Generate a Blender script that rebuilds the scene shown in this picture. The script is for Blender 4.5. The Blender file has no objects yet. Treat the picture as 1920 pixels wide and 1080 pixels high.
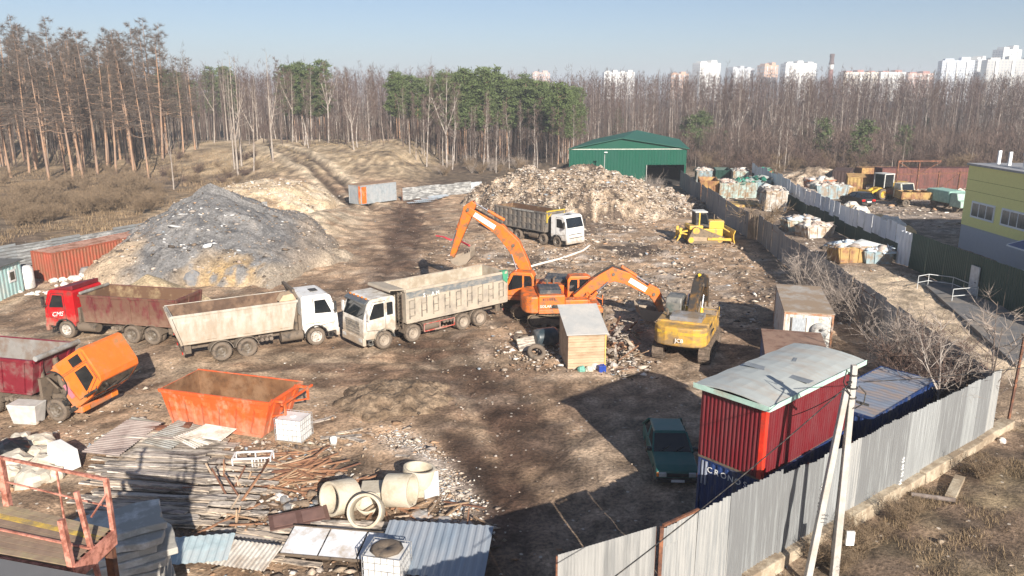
import bpy, bmesh, math, random
import numpy as np
from mathutils import Vector, Matrix

# ------------------------------------------------------------------ camera, sky, sun, exposure
S = bpy.context.scene
COL = S.collection
FPX, PITCH, CAMH = 1450.0, math.radians(14.3), 14.6
cd = bpy.data.cameras.new('camera'); cam = bpy.data.objects.new('camera', cd); COL.objects.link(cam)
cd.sensor_width = 36.0; cd.lens = 36.0 * FPX / 1920.0
cd.clip_start = 0.3; cd.clip_end = 9000
cam.location = (0, 0, CAMH); cam.rotation_euler = (math.pi / 2 - PITCH, 0, 0)
S.camera = cam
SUN_AZ = math.atan2(0.322, -0.947)          # where the sun stands, clockwise from +Y
SUN_EL = math.radians(24.1)
w = bpy.data.worlds.new('World'); S.world = w; w.use_nodes = True
nt = w.node_tree; bg = nt.nodes['Background']
sky = nt.nodes.new('ShaderNodeTexSky'); sky.sky_type = 'NISHITA'; sky.sun_disc = False
sky.sun_elevation = SUN_EL; sky.sun_rotation = SUN_AZ
sky.altitude = 150; sky.air_density = 0.75; sky.dust_density = 1.0; sky.ozone_density = 2.5
nt.links.new(sky.outputs[0], bg.inputs[0]); bg.inputs[1].default_value = 0.058
ld = bpy.data.lights.new('sun', 'SUN'); lo = bpy.data.objects.new('sun', ld); COL.objects.link(lo)
ld.energy = 5.0; ld.angle = math.radians(0.5); ld.color = (1.0, 0.92, 0.81)
sdir = Vector((math.sin(SUN_AZ) * math.cos(SUN_EL), math.cos(SUN_AZ) * math.cos(SUN_EL), math.sin(SUN_EL)))
lo.rotation_euler = sdir.to_track_quat('Z', 'Y').to_euler(); lo.location = (30, -40, 60)
S.view_settings.view_transform = 'Standard'; S.view_settings.look = 'None'
S.view_settings.exposure = 0.92; S.view_settings.gamma = 1.0
S.cycles.max_bounces = 4; S.cycles.volume_bounces = 0; S.cycles.transparent_max_bounces = 6

# ------------------------------------------------------------------ helpers
RNG = random.Random(7)
def U(a, b): return RNG.uniform(a, b)
def sm(a, b, x):
    t = np.clip((x - a) / (b - a), 0, 1); return t * t * (3 - 2 * t)
def _hash(ix, iy, seed):
    h = (ix.astype(np.int64) * 374761393 + iy.astype(np.int64) * 668265263 + seed * 974634777) & 0xffffffff
    h = ((h ^ (h >> 13)) * 1274126177) & 0xffffffff
    return ((h ^ (h >> 16)) & 0xffff) / 65535.0
def vnoise(x, y, seed=0):
    x = np.asarray(x, float); y = np.asarray(y, float)
    xi = np.floor(x); yi = np.floor(y); fx = x - xi; fy = y - yi
    fx = fx * fx * (3 - 2 * fx); fy = fy * fy * (3 - 2 * fy)
    a = _hash(xi, yi, seed); b = _hash(xi + 1, yi, seed); c = _hash(xi, yi + 1, seed); d = _hash(xi + 1, yi + 1, seed)
    return (a * (1 - fx) + b * fx) * (1 - fy) + (c * (1 - fx) + d * fx) * fy
def fbm(x, y, o=4, seed=0, g=0.5):
    r = 0; a = 1; t = 0
    for i in range(o):
        r = r + a * vnoise(np.asarray(x) * 2 ** i + 17.3 * i, np.asarray(y) * 2 ** i + 5.7 * i, seed + i); t += a; a *= g
    return r / t
def dpoly(X, Y, pts):
    best = np.full(np.shape(X), 1e9)
    for (x0, y0), (x1, y1) in zip(pts[:-1], pts[1:]):
        dx, dy = x1 - x0, y1 - y0; L = dx * dx + dy * dy + 1e-9
        t = np.clip(((X - x0) * dx + (Y - y0) * dy) / L, 0, 1)
        best = np.minimum(best, np.hypot(X - x0 - t * dx, Y - y0 - t * dy))
    return best
def hill(X, Y):
    y0 = np.interp(X, [-130, -75, -45, -34, -20], [150, 142, 116, 108, 108])
    wob = (fbm(X / 9, Y / 9, 3, 5) - .5)
    t = sm(0, 34, Y - y0 + wob * 8) * sm(-11, -24, X + wob * 7)
    back = 1 - .75 * sm(172, 215, Y)
    return t * (3.9 + wob * 1.6) * back
PILE = (-22.6, 70.5)
def height(X, Y):
    X = np.asarray(X, float); Y = np.asarray(Y, float)
    h = (fbm(X / 14, Y / 14, 3, 1) - .5) * .35
    h = h + hill(X, Y)
    # tan spoil between the heap and the track
    h = h + 1.7 * np.exp(-(((X + 21.5) / 3.2) ** 2 + ((Y - 84) / 9) ** 2))
    # churned soil left of the track, by the tank
    h = h + .3 * np.exp(-(((X + 2.2) / 1.6) ** 2 + ((Y - 44) / 2.2) ** 2))
    # bank outside the right fence
    return h
def ray(px, py):
    x = (px - 960) / FPX; y = -(py - 540) / FPX
    return np.array([x, math.cos(PITCH) + y * math.sin(PITCH), -math.sin(PITCH) + y * math.cos(PITCH)])
def G(px, py, z=None):
    """point of the ground (or of the level z) seen at a pixel of the photograph"""
    d = ray(px, py)
    if z is not None:
        t = (z - CAMH) / d[2]; return Vector((d[0] * t, d[1] * t, z))
    t = np.linspace(12, 420, 6000)
    zz = CAMH + d[2] * t; hh = height(d[0] * t, d[1] * t)
    i = int(np.argmax(zz <= hh)) if (zz <= hh).any() else 5999
    return Vector((d[0] * t[i], d[1] * t[i], float(hh[i])))
def gz(x, y): return float(height(np.array([x]), np.array([y]))[0])

class MB:
    def __init__(s): s.v = []; s.f = []; s.m = []; s.s = []
    def add(s, vs, fs, mi=0, smooth=False):
        b = len(s.v); s.v += [tuple(p) for p in vs]
        for f in fs: s.f.append([b + i for i in f]); s.m.append(mi); s.s.append(smooth)
        return s
    def box(s, x0, x1, y0, y1, z0, z1, mi=0):
        v = [(x, y, z) for z in (z0, z1) for y in (y0, y1) for x in (x0, x1)]
        return s.add(v, [(0, 2, 3, 1), (4, 5, 7, 6), (0, 1, 5, 4), (2, 6, 7, 3), (0, 4, 6, 2), (1, 3, 7, 5)], mi)
    def hexa(s, b, t, mi=0):                       # 4 bottom, 4 top corners, same order
        return s.add(list(b) + list(t), [(3, 2, 1, 0), (4, 5, 6, 7), (0, 1, 5, 4), (1, 2, 6, 5), (2, 3, 7, 6), (3, 0, 4, 7)], mi)
    def slab(s, a, b, c, d, t, mi=0):              # quad a b c d thickened by t along its normal
        a, b, c, d = map(Vector, (a, b, c, d)); n = (b - a).cross(d - a)
        if n.length < 1e-9: n = (c - b).cross(a - b)
        n = n.normalized() * t
        return s.hexa([a, b, c, d], [a + n, b + n, c + n, d + n], mi)
    def prism(s, poly, ax, a, b, mi=0):            # polygon in the plane across axis ax, extruded from a to b
        def P(p, h): return {'y': (p[0], h, p[1]), 'x': (h, p[0], p[1]), 'z': (p[0], p[1], h)}[ax]
        n = len(poly); v = [P(p, a) for p in poly] + [P(p, b) for p in poly]
        return s.add(v, [tuple(range(n))[::-1], tuple(range(n, 2 * n))] + [(i, (i + 1) % n, n + (i + 1) % n, n + i) for i in range(n)], mi)
    def bar(s, p, q, wx, wy=None, mi=0, up=(0, 0, 1)):
        p = Vector(p); q = Vector(q); wy = wy or wx; d = (q - p).normalized(); u = Vector(up)
        if abs(d.dot(u)) > .98: u = Vector((1, 0, 0))
        a = d.cross(u).normalized() * wx / 2; b = a.cross(d).normalized() * wy / 2
        return s.hexa([p - a - b, p + a - b, p + a + b, p - a + b], [q - a - b, q + a - b, q + a + b, q - a + b], mi)
    def tube(s, pts, r, n=6, mi=0, cap=True, smooth=True):
        pts = [Vector(p) for p in pts]; rr = r if isinstance(r, (list, tuple)) else [r] * len(pts)
        v = []; prev = None
        for i, p in enumerate(pts):
            d = (pts[min(i + 1, len(pts) - 1)] - pts[max(i - 1, 0)]).normalized()
            u = prev if prev is not None else (Vector((0, 0, 1)) if abs(d.z) < .9 else Vector((1, 0, 0)))
            a = (u - d * u.dot(d)).normalized(); prev = a; b = d.cross(a)
            for k in range(n):
                t = 2 * math.pi * k / n; v.append(p + (a * math.cos(t) + b * math.sin(t)) * rr[i])
        f = [(i * n + k, i * n + (k + 1) % n, (i + 1) * n + (k + 1) % n, (i + 1) * n + k) for i in range(len(pts) - 1) for k in range(n)]
        s.add(v, f, mi, smooth)
        if cap: s.add(v[:n], [tuple(range(n))[::-1]], mi); s.add(v[-n:], [tuple(range(n))], mi)
        return s
    def cyl(s, p, q, r, n=12, mi=0): return s.tube([p, q], r, n, mi)
    def lathe(s, prof, c, ax='y', n=24, mi=0, closed=True):
        v = []; c = Vector(c)
        for r, h in prof:
            for k in range(n):
                t = 2 * math.pi * k / n; a, b = r * math.cos(t), r * math.sin(t)
                v.append(c + Vector({'y': (a, h, b), 'z': (a, b, h), 'x': (h, a, b)}[ax]))
        m = len(prof); rng = range(m) if closed else range(m - 1)
        return s.add(v, [(i * n + k, i * n + (k + 1) % n, ((i + 1) % m) * n + (k + 1) % n, ((i + 1) % m) * n + k) for i in rng for k in range(n)], mi, True)
    def corr(s, o, u, W, v, Hh, pitch, depth, nrm, mi=0, jag=0.0, rnd=None, wob=0.0):
        o = Vector(o); u = Vector(u); v = Vector(v); nn = Vector(nrm); pts = []; x = 0.0; q = pitch / 4
        while x < W - 1e-6:
            for dx, d in ((0, 0), (q * 1.2, 0), (q * 2, 1), (q * 3.2, 1)):
                if x + dx < W: pts.append((x + dx, d))
            x += pitch
        pts.append((W, 0)); n = len(pts); rows = 3; vs = []
        j = [(rnd.uniform(-jag, jag) if rnd else 0) for _ in pts]
        for r in range(rows):
            t = r / (rows - 1)
            for i, (a, d) in enumerate(pts):
                vs.append(o + u * a + v * (Hh * t + (j[i // 4 * 4 % n] if r == rows - 1 else 0)) + nn * (depth * d + wob * math.sin(a * 1.7 + t * 2.3 + o.x)))
        th = nn * -.006; vs2 = [p + th for p in vs]; N = rows * n
        f = [(r * n + i, r * n + i + 1, (r + 1) * n + i + 1, (r + 1) * n + i) for r in range(rows - 1) for i in range(n - 1)]
        g = [tuple(N + k for k in q_[::-1]) for q_ in f]
        e = [((rows - 1) * n + i, (rows - 1) * n + i + 1, N + (rows - 1) * n + i + 1, N + (rows - 1) * n + i) for i in range(n - 1)]
        return s.add(vs + vs2, f + g + e, mi)
    def mesh(s, name, mats):
        me = bpy.data.meshes.new(name); me.from_pydata([tuple(p) for p in s.v], [], s.f)
        for m in (mats if isinstance(mats, (list, tuple)) else [mats]): me.materials.append(m)
        me.polygons.foreach_set('material_index', s.m); me.polygons.foreach_set('use_smooth', s.s)
        bm = bmesh.new(); bm.from_mesh(me); bmesh.ops.recalc_face_normals(bm, faces=bm.faces); bm.to_mesh(me); bm.free()
        me.update(); return me
    def build(s, name, mats, parent=None, loc=None, rot=None, bevel=0):
        return link(name, s.mesh(name, mats), parent, loc, rot, bevel)
def link(name, me, parent=None, loc=None, rot=None, bevel=0):
    o = bpy.data.objects.new(name, me); COL.objects.link(o)
    if parent is not None: o.parent = parent
    if loc is not None: o.location = loc
    if rot is not None: o.rotation_euler = rot
    if bevel:
        b = o.modifiers.new('bevel', 'BEVEL'); b.width = bevel; b.segments = 2; b.limit_method = 'ANGLE'; b.angle_limit = math.radians(35)
    return o
def tag(o, label=None, cat=None, group=None, kind=None):
    if label: o['label'] = label
    if cat: o['category'] = cat
    if group: o['group'] = group
    if kind: o['kind'] = kind
    return o
def thing(name, label, cat, loc=(0, 0, 0), rz=0, group=None, rx=0, ry=0):
    o = bpy.data.objects.new(name, None); COL.objects.link(o); o.empty_display_size = .3
    o.location = loc; o.rotation_euler = (rx, ry, rz); return tag(o, label, cat, group)
def copy_tree(o, loc=None, rz=None, sc=None, label=None, group=None, parent=None):
    c = o.copy(); COL.objects.link(c)
    if parent is not None: c.parent = parent
    if loc is not None: c.location = loc
    if rz is not None: c.rotation_euler = (o.rotation_euler.x, o.rotation_euler.y, rz)
    if sc is not None: c.scale = (sc, sc, sc) if not isinstance(sc, (tuple, list)) else sc
    if label: c['label'] = label
    if group: c['group'] = group
    for ch in list(o.children): copy_tree(ch, parent=c)
    return c
def np_mesh(name, V, F, mats, cols=None, smooth=False, mi=None):
    me = bpy.data.meshes.new(name); k = F.shape[1]
    me.vertices.add(len(V)); me.vertices.foreach_set('co', np.ascontiguousarray(V, np.float32).ravel())
    me.loops.add(F.size); me.loops.foreach_set('vertex_index', np.ascontiguousarray(F, np.int32).ravel())
    me.polygons.add(len(F)); me.polygons.foreach_set('loop_start', np.arange(0, F.size, k, dtype=np.int32))
    me.polygons.foreach_set('loop_total', np.full(len(F), k, np.int32))
    if mi is not None: me.polygons.foreach_set('material_index', np.asarray(mi, np.int32))
    if smooth: me.polygons.foreach_set('use_smooth', np.ones(len(F), bool))
    for m in (mats if isinstance(mats, (list, tuple)) else [mats]): me.materials.append(m)
    if cols is not None:
        a = me.color_attributes.new('Col', 'FLOAT_COLOR', 'POINT')
        a.data.foreach_set('color', np.c_[cols, np.ones(len(V))].astype(np.float32).ravel())
    me.update(calc_edges=True); me.validate(); return me
def text_part(txt, size, mat_, parent, M, ext=0.006, name='lettering'):
    cu = bpy.data.curves.new(name, 'FONT'); cu.body = txt; cu.size = size; cu.extrude = ext
    cu.align_x = 'CENTER'; cu.align_y = 'CENTER'; cu.resolution_u = 2
    t = bpy.data.objects.new('tmp', cu); COL.objects.link(t)
    dg = bpy.context.evaluated_depsgraph_get(); me = bpy.data.meshes.new_from_object(t.evaluated_get(dg))
    bpy.data.objects.remove(t); me.materials.clear(); me.materials.append(mat_)
    me.transform(M); return link(name, me, parent)
def frame(o, x, y):                              # matrix: text lies in the plane of x,y
    x = Vector(x).normalized(); y = Vector(y).normalized(); z = x.cross(y)
    m = Matrix((x, y, z)).transposed().to_4x4(); m.translation = Vector(o); return m

# ------------------------------------------------------------------ materials
def lin(c):
    if isinstance(c, str):
        c = c.lstrip('#'); c = [int(c[i:i + 2], 16) / 255 for i in (0, 2, 4)]
        c = [x / 12.92 if x <= .04045 else ((x + .055) / 1.055) ** 2.4 for x in c]
    return tuple(c[:3]) + (1,)
MATS = {}
def mat(name, col, rough=.7, metal=0.0, var=.18, vs=3.0, dirt=None, da=.35, ds=1.2, stretch=(1, 1, 1), bump=.0, bs=20.0, spec=.5, splash=None):
    """painted or raw surface: two-tone noise, an optional layer of dirt or rust with its own patches, optional fine bump"""
    if name in MATS: return MATS[name]
    m = bpy.data.materials.new(name); m.use_nodes = True; n = m.node_tree; L = n.links.new
    b = n.nodes['Principled BSDF']; b.inputs['Roughness'].default_value = rough; b.inputs['Metallic'].default_value = metal
    b.inputs['Specular IOR Level'].default_value = spec
    tc = n.nodes.new('ShaderNodeTexCoord'); mp = n.nodes.new('ShaderNodeMapping'); mp.inputs['Scale'].default_value = stretch
    L(tc.outputs['Object'], mp.inputs[0])
    c = lin(col); no = n.nodes.new('ShaderNodeTexNoise'); no.inputs['Scale'].default_value = vs; no.inputs['Detail'].default_value = 6
    L(mp.outputs[0], no.inputs[0])
    r = n.nodes.new('ShaderNodeValToRGB'); e = r.color_ramp.elements
    e[0].position = .3; e[1].position = .7
    e[0].color = tuple(max(0, x * (1 - var)) for x in c[:3]) + (1,); e[1].color = tuple(min(1, x * (1 + var)) for x in c[:3]) + (1,)
    L(no.outputs[0], r.inputs[0]); out = r.outputs[0]
    if dirt is not None:
        n2 = n.nodes.new('ShaderNodeTexNoise'); n2.inputs['Scale'].default_value = ds; n2.inputs['Detail'].default_value = 9; n2.inputs['Roughness'].default_value = .68
        L(mp.outputs[0], n2.inputs[0]); r2 = n.nodes.new('ShaderNodeValToRGB'); e2 = r2.color_ramp.elements
        lo_ = .62 - da * .55; e2[0].position = lo_; e2[1].position = min(.99, lo_ + .16); e2[0].color = (0, 0, 0, 1); e2[1].color = (1, 1, 1, 1)
        L(n2.outputs[0], r2.inputs[0]); mx = n.nodes.new('ShaderNodeMix'); mx.data_type = 'RGBA'
        mx.inputs[7].default_value = lin(dirt); L(r2.outputs[0], mx.inputs[0]); L(out, mx.inputs[6]); out = mx.outputs[2]
    if splash:                                   # dried mud thrown up from the ground: thick low down, ragged upper edge
        sp = n.nodes.new('ShaderNodeSeparateXYZ'); L(tc.outputs['Object'], sp.inputs[0]); n4 = n.nodes.new('ShaderNodeTexNoise'); n4.inputs['Scale'].default_value = 3.5; n4.inputs['Detail'].default_value = 7; L(tc.outputs['Object'], n4.inputs[0])
        ma = n.nodes.new('ShaderNodeMath'); ma.operation = 'MULTIPLY_ADD'; ma.inputs[1].default_value = -2.2; L(n4.outputs[0], ma.inputs[0]); L(sp.outputs[2], ma.inputs[2])
        m2 = n.nodes.new('ShaderNodeMapRange'); m2.inputs[1].default_value = splash[0] - 1.1; m2.inputs[2].default_value = splash[1] - 1.1; m2.inputs[3].default_value = splash[3]; m2.inputs[4].default_value = 0; L(ma.outputs[0], m2.inputs[0])
        mx4 = n.nodes.new('ShaderNodeMix'); mx4.data_type = 'RGBA'; mx4.inputs[7].default_value = lin(splash[2]); L(m2.outputs[0], mx4.inputs[0]); L(out, mx4.inputs[6]); out = mx4.outputs[2]
    L(out, b.inputs['Base Color'])
    if bump:
        n3 = n.nodes.new('ShaderNodeTexNoise'); n3.inputs['Scale'].default_value = bs; n3.inputs['Detail'].default_value = 4
        L(tc.outputs['Object'], n3.inputs[0]); bp = n.nodes.new('ShaderNodeBump'); bp.inputs['Strength'].default_value = bump; bp.inputs['Distance'].default_value = .05
        L(n3.outputs[0], bp.inputs['Height']); L(bp.outputs[0], b.inputs['Normal'])
    MATS[name] = m; return m
def mat_vc(name, rough=.95, n1=(1.3, .35), n2=(9, .45), bump=.6, bd=.08, speck=None):
    """soil and rubble: zone colours of the mesh broken up by two noises and by small pale fragments"""
    if name in MATS: return MATS[name]
    m = bpy.data.materials.new(name); m.use_nodes = True; n = m.node_tree; L = n.links.new
    b = n.nodes['Principled BSDF']; b.inputs['Roughness'].default_value = rough; b.inputs['Specular IOR Level'].default_value = .25
    at_ = n.nodes.new('ShaderNodeVertexColor'); at_.layer_name = 'Col'; out = at_.outputs[0]
    tc = n.nodes.new('ShaderNodeTexCoord'); hts = []
    for sc_, am in (n1, n2):
        no = n.nodes.new('ShaderNodeTexNoise'); no.inputs['Scale'].default_value = sc_; no.inputs['Detail'].default_value = 8; no.inputs['Roughness'].default_value = .65
        L(tc.outputs['Object'], no.inputs[0]); mr = n.nodes.new('ShaderNodeMapRange')
        mr.inputs[1].default_value = .36; mr.inputs[2].default_value = .64; mr.inputs[3].default_value = 1 - am; mr.inputs[4].default_value = 1 + am
        L(no.outputs[0], mr.inputs[0]); mu = n.nodes.new('ShaderNodeMix'); mu.data_type = 'RGBA'; mu.blend_type = 'MULTIPLY'; mu.inputs[0].default_value = 1
        L(out, mu.inputs[6]); L(mr.outputs[0], mu.inputs[7]); out = mu.outputs[2]; hts.append(no)
    if speck:
        vo = n.nodes.new('ShaderNodeTexVoronoi'); vo.inputs['Scale'].default_value = speck[0]; L(tc.outputs['Object'], vo.inputs[0])
        r = n.nodes.new('ShaderNodeValToRGB'); r.color_ramp.elements[0].position = speck[1]; r.color_ramp.elements[0].color = (1, 1, 1, 1)
        r.color_ramp.elements[1].position = speck[1] + .06; r.color_ramp.elements[1].color = (0, 0, 0, 1); L(vo.outputs['Distance'], r.inputs[0])
        sx = n.nodes.new('ShaderNodeSeparateColor'); L(vo.outputs['Color'], sx.inputs[0])
        gt = n.nodes.new('ShaderNodeMath'); gt.operation = 'GREATER_THAN'; gt.inputs[1].default_value = speck[2]; L(sx.outputs[0], gt.inputs[0])
        ml = n.nodes.new('ShaderNodeMath'); ml.operation = 'MULTIPLY'; L(gt.outputs[0], ml.inputs[0]); L(r.outputs[0], ml.inputs[1])
        mx = n.nodes.new('ShaderNodeMix'); mx.data_type = 'RGBA'; mx.inputs[7].default_value = lin(speck[3]); L(ml.outputs[0], mx.inputs[0]); L(out, mx.inputs[6]); out = mx.outputs[2]
    L(out, b.inputs['Base Color'])
    ad = n.nodes.new('ShaderNodeMath'); ad.operation = 'ADD'; L(hts[0].outputs[0], ad.inputs[0]); L(hts[1].outputs[0], ad.inputs[1])
    bp = n.nodes.new('ShaderNodeBump'); bp.inputs['Strength'].default_value = bump; bp.inputs['Distance'].default_value = bd
    L(ad.outputs[0], bp.inputs['Height']); L(bp.outputs[0], b.inputs['Normal'])
    MATS[name] = m; return m
GLASS = mat('dark_glass', (.012, .015, .018), .08, var=.3, vs=1.0, spec=.8)
RUBBER = mat('tyre_rubber', (.045, .042, .04), .85, dirt=(.16, .125, .095), da=.55, ds=4, bump=.3)
RIM = mat('steel_rim', (.22, .2, .18), .55, dirt=(.12, .095, .07), da=.5, ds=7)
RIMW = mat('pale_rim', (.5, .47, .43), .5, dirt=(.2, .15, .11), da=.3, ds=7)
FRAME = mat('chassis_dark', (.04, .037, .034), .8, dirt=(.15, .115, .085), da=.55, ds=3)
BLACK = mat('black_plastic', (.018, .018, .019), .6, dirt=(.1, .085, .07), da=.25, ds=4)
CHROME = mat('steel_rod', (.6, .6, .62), .25, metal=.9)
WHITE = mat('white_paint', (.78, .77, .75), .4, var=.04, dirt=(.38, .32, .26), da=.18, ds=1.6)
LETTER = mat('white_lettering', (.8, .8, .78), .6, var=.08)
LAMP = mat('lamp_glass', (.55, .55, .53), .12, var=.2)
AMBER = mat('amber_lens', (.75, .22, .03), .25)
RED = mat('red_lens', (.5, .02, .015), .25)
# ------------------------------------------------------------------ the ground, one sheet to the horizon
def axis(lo_, hi, a, b, fine, grow=1.13):
    g = [a]; 
    while g[-1] < b: g.append(g[-1] + fine)
    s_ = fine
    while g[-1] < hi: s_ *= grow; g.append(g[-1] + s_)
    s_ = fine; l = [a]
    while l[-1] > lo_: s_ *= grow; l.append(l[-1] - s_)
    return np.array(l[:0:-1] + g)
gx = axis(-3200, 3200, -46, 46, .36); gy = axis(-300, 5200, 12, 116, .36, 1.06)
X, Y = np.meshgrid(gx, gy)
H = height(X, Y)
near = sm(150, 105, Y) * sm(75, 50, np.abs(X))
TRACK = [(-12.8, 118), (-13.6, 100), (-11.5, 84), (-10.4, 70), (-9.2, 57), (-6.5, 47), (-3, 41), (-.2, 35), (1.0, 29), (1.8, 22), (2.5, 12)]
TR2 = [(-40, 36), (-24, 37.5), (-12, 38.5), (-3, 40)]
TR3 = [tuple(G(*q).xy) for q in ((400, 258), (470, 266), (520, 275), (560, 290), (590, 308), (618, 335), (650, 365), (690, 395))]
yard = sm(26, 23, X + .045 * (Y - 50)) * sm(-44, -38, X) * sm(128, 112, Y)
rough = (fbm(X / 1.1, Y / 1.1, 4, 21) - .5)
H = H + near * rough * .34 + near * yard * (fbm(X / .5, Y / .5, 2, 33) - .5) * .1
dT = dpoly(X + 1.3 * (vnoise(Y / 9, X / 9, 3) - .5), Y, TRACK)
rut = np.exp(-((dT - 1.1) / .32) ** 2); d2 = dpoly(X, Y, TR2); rut2 = np.exp(-((np.abs(d2 - 1.4)) / .4) ** 2)
d3 = dpoly(X, Y, TR3); rut3 = np.exp(-((d3 - 1.25) / .6) ** 2)
H = H - near * (.16 * rut + .1 * rut2 * (vnoise(X / 3, Y, 9))) - .4 * rut3 + .25 * np.exp(-((d3 - 2.4) / .6) ** 2) + np.clip(hill(X, Y), 0, 1) * (fbm(X / 1.3, Y / 1.3, 4, 77, .6) - .5) * .5
# zone colours: what the soil is made of there
def cmix(C, c, t): return C * (1 - t[..., None]) + np.array(c) * t[..., None]
n1 = fbm(X / 6, Y / 6, 5, 40); n2 = fbm(X / 1.6, Y / 1.6, 4, 50); n3 = fbm(X / 22, Y / 22, 4, 60)
# streaky noise drawn out along the driving directions
st = fbm((X * .8 + Y * .25) / 1.0, (Y * .9 - X * .3) / 6.0, 4, 70); st2 = fbm(X / 7, Y / .8, 4, 80)
TAN = (.40, .275, .18); MUD = (.115, .07, .047); PALE = (.52, .40, .285); DRY = (.25, .175, .105); FOR = (.13, .092, .065)
C = np.zeros(X.shape + (3,)) + np.array(FOR)
C = cmix(C, (.15, .11, .075), sm(.45, .65, n3))
left = sm(-36, -40, X) * sm(190, 150, Y)
C = cmix(C, DRY, left * sm(.38, .6, n1) * .9)
C = cmix(C, (.26, .2, .14), left * sm(.55, .7, n2) * .5)
hl = np.clip(hill(X, Y) / 2.0, 0, 1)
C = cmix(C, (.46, .355, .235), hl * sm(.3, .55, n1 * .5 + n2 * .5)); C = cmix(C, (.29, .205, .125), hl * sm(.52, .66, n2) * .7)
C = cmix(C, TAN, yard); C = cmix(C, (.27, .18, .118), yard * sm(.48, .66, n1)); C = cmix(C, PALE, yard * sm(.54, .7, n2) * .55)
spoil = np.clip(1.6 * np.exp(-(((X + 33) / 9) ** 2 + ((Y - 100) / 11) ** 2)) + 1.5 * np.exp(-(((X + 21.5) / 3.6) ** 2 + ((Y - 84) / 14) ** 2)), 0, 1)
C = cmix(C, (.56, .45, .32), spoil * sm(.3, .55, n2))
mud = np.maximum(np.exp(-(dT / 3.0) ** 2) * sm(.30, .54, n2 * .15 + st * .85), .9 * rut * np.exp(-(dT / 4) ** 2))
C = cmix(C, MUD, near * np.clip(mud * 1.15, 0, 1))
C = cmix(C, MUD, yard * np.exp(-(d2 / 4.2) ** 2) * sm(.47, .58, st2) * .85)
C = cmix(C, (.36, .28, .2), yard * np.exp(-(d2 / 5.2) ** 2) * sm(.53, .44, st2) * .5)
C = cmix(C, (.075, .05, .036), np.clip(1.6 * rut3, 0, 1) * sm(95, 105, Y)); C = cmix(C, (.56, .45, .32), np.exp(-((d3 - 2.6) / .9) ** 2) * .9 * sm(95, 105, Y))
# dark mud of the lower track and the pale strip along its left edge
C = cmix(C, (.085, .05, .034), near * sm(5.0, 3.0, np.abs(X - 1.2 + .12 * (Y - 24))) * sm(38, 31, Y) * sm(.26, .5, n2 * .2 + st * .8))
STRIP = [(-5.4, 31.5), (-4.4, 30.4), (-3.2, 28.6), (-2.3, 26.6), (-1.6, 25.2)]
dS = dpoly(X, Y, STRIP); C = cmix(C, (.58, .49, .41), np.exp(-(dS / .6) ** 2) * sm(.42, .55, n2) * .9)
C = cmix(C, (.15, .11, .08), sm(1.0, 3.2, dS) * sm(-2, -4, X) * sm(33, 30, Y) * sm(14, 16, Y) * sm(-9, -6, X) * .8)
C = cmix(C, (.42, .34, .25), sm(-20, -26, X) * sm(48, 44, Y) * sm(37, 41, Y) * sm(.35, .55, n2) * .8)
# churned rubbish-covered ground before the big mound
gar = np.exp(-(((X - 9) / 13) ** 2 + ((Y - 68) / 24) ** 2)); C = cmix(C, (.35, .25, .17), np.clip(gar * 1.3, 0, 1) * sm(.35, .55, n2) * yard)
C = cmix(C, (.45, .38, .32), np.clip(gar * 1.3, 0, 1) * yard * sm(.56, .7, n2) * .8)
C = cmix(C, (.085, .063, .05), yard * gar * sm(.54, .64, n1))
# grey gravel by the stacked containers
grv = sm(1.0, 4.5, X - .25 * (Y - 30)) * sm(44, 38, Y) * sm(14, 17, Y) * yard; C = cmix(C, (.33, .25, .18), grv * .7)
# beyond the grey fence: loading lane, sandy verge, far yard
lane = sm(23.4, 24.6, X + .045 * (Y - 78)); 
C = cmix(C, (.25, .19, .145), lane * sm(20, 40, Y) * sm(150, 140, Y) * sm(90, 70, X))
C = cmix(C, (.52, .41, .29), lane * sm(34, 36, Y) * sm(66, 60, Y) * sm(34.2, 33.0, X + .02 * Y) * sm(.2, .45, n2 * .6 + .2))
C = cmix(C, (.34, .28, .23), sm(44, 47, X) * sm(72, 84, Y) * sm(136, 128, Y) * sm(78, 70, X) * sm(.35, .6, st2))
# bank and lane outside the silver fence: brown soil with dry grass
FENCE = [(3.9, 17.9), (9.44, 22.2), (13.14, 25.2), (16.44, 27.61), (20.99, 30.99)]
side = (X - 9.44) * (30.99 - 22.2) - (Y - 22.2) * (20.99 - 9.44)
outm = sm(0, 12, side) * sm(34, 31, Y)
C = cmix(C, (.16, .112, .078), outm); C = cmix(C, (.23, .175, .11), outm * sm(.5, .64, n2) * sm(8, 4, dpoly(X, Y, FENCE)))
C = cmix(C, (.085, .065, .05), outm * sm(.5, .62, st2) * .6)
C = C * (0.62 + .76 * sm(.3, .7, fbm(X / .8, Y / .8, 4, 90, .7)))[..., None]
V = np.stack([X, Y, H], -1).reshape(-1, 3); ny, nx = X.shape
i = np.arange(ny - 1)[:, None] * nx + np.arange(nx - 1)[None]
F = np.stack([i, i + 1, i + nx + 1, i + nx], -1).reshape(-1, 4)
SOIL = mat_vc('soil', n1=(.9, .25), n2=(7, .42), bump=.75, bd=.1, speck=(3.2, .16, .87, (.55, .48, .4)))
tag(link('ground', np_mesh('ground', V, F, SOIL, C.reshape(-1, 3), True)), kind='structure')

# asphalt apron by the dark green fence, laid on the ground
mb = MB(); a = [G(1735, 540), G(1905, 690), G(1960, 640), G(1800, 520)]
mb.hexa([(p.x, p.y, -.3) for p in (a[0], a[1], a[2], a[3])], [(p.x, p.y, .26) for p in (a[0], a[1], a[2], a[3])])
ap = mb.build('road', mat('worn_asphalt', (.14, .14, .145), .9, dirt=(.23, .2, .17), da=.35, ds=.6, bump=.3)); tag(ap, kind='structure')

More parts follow.
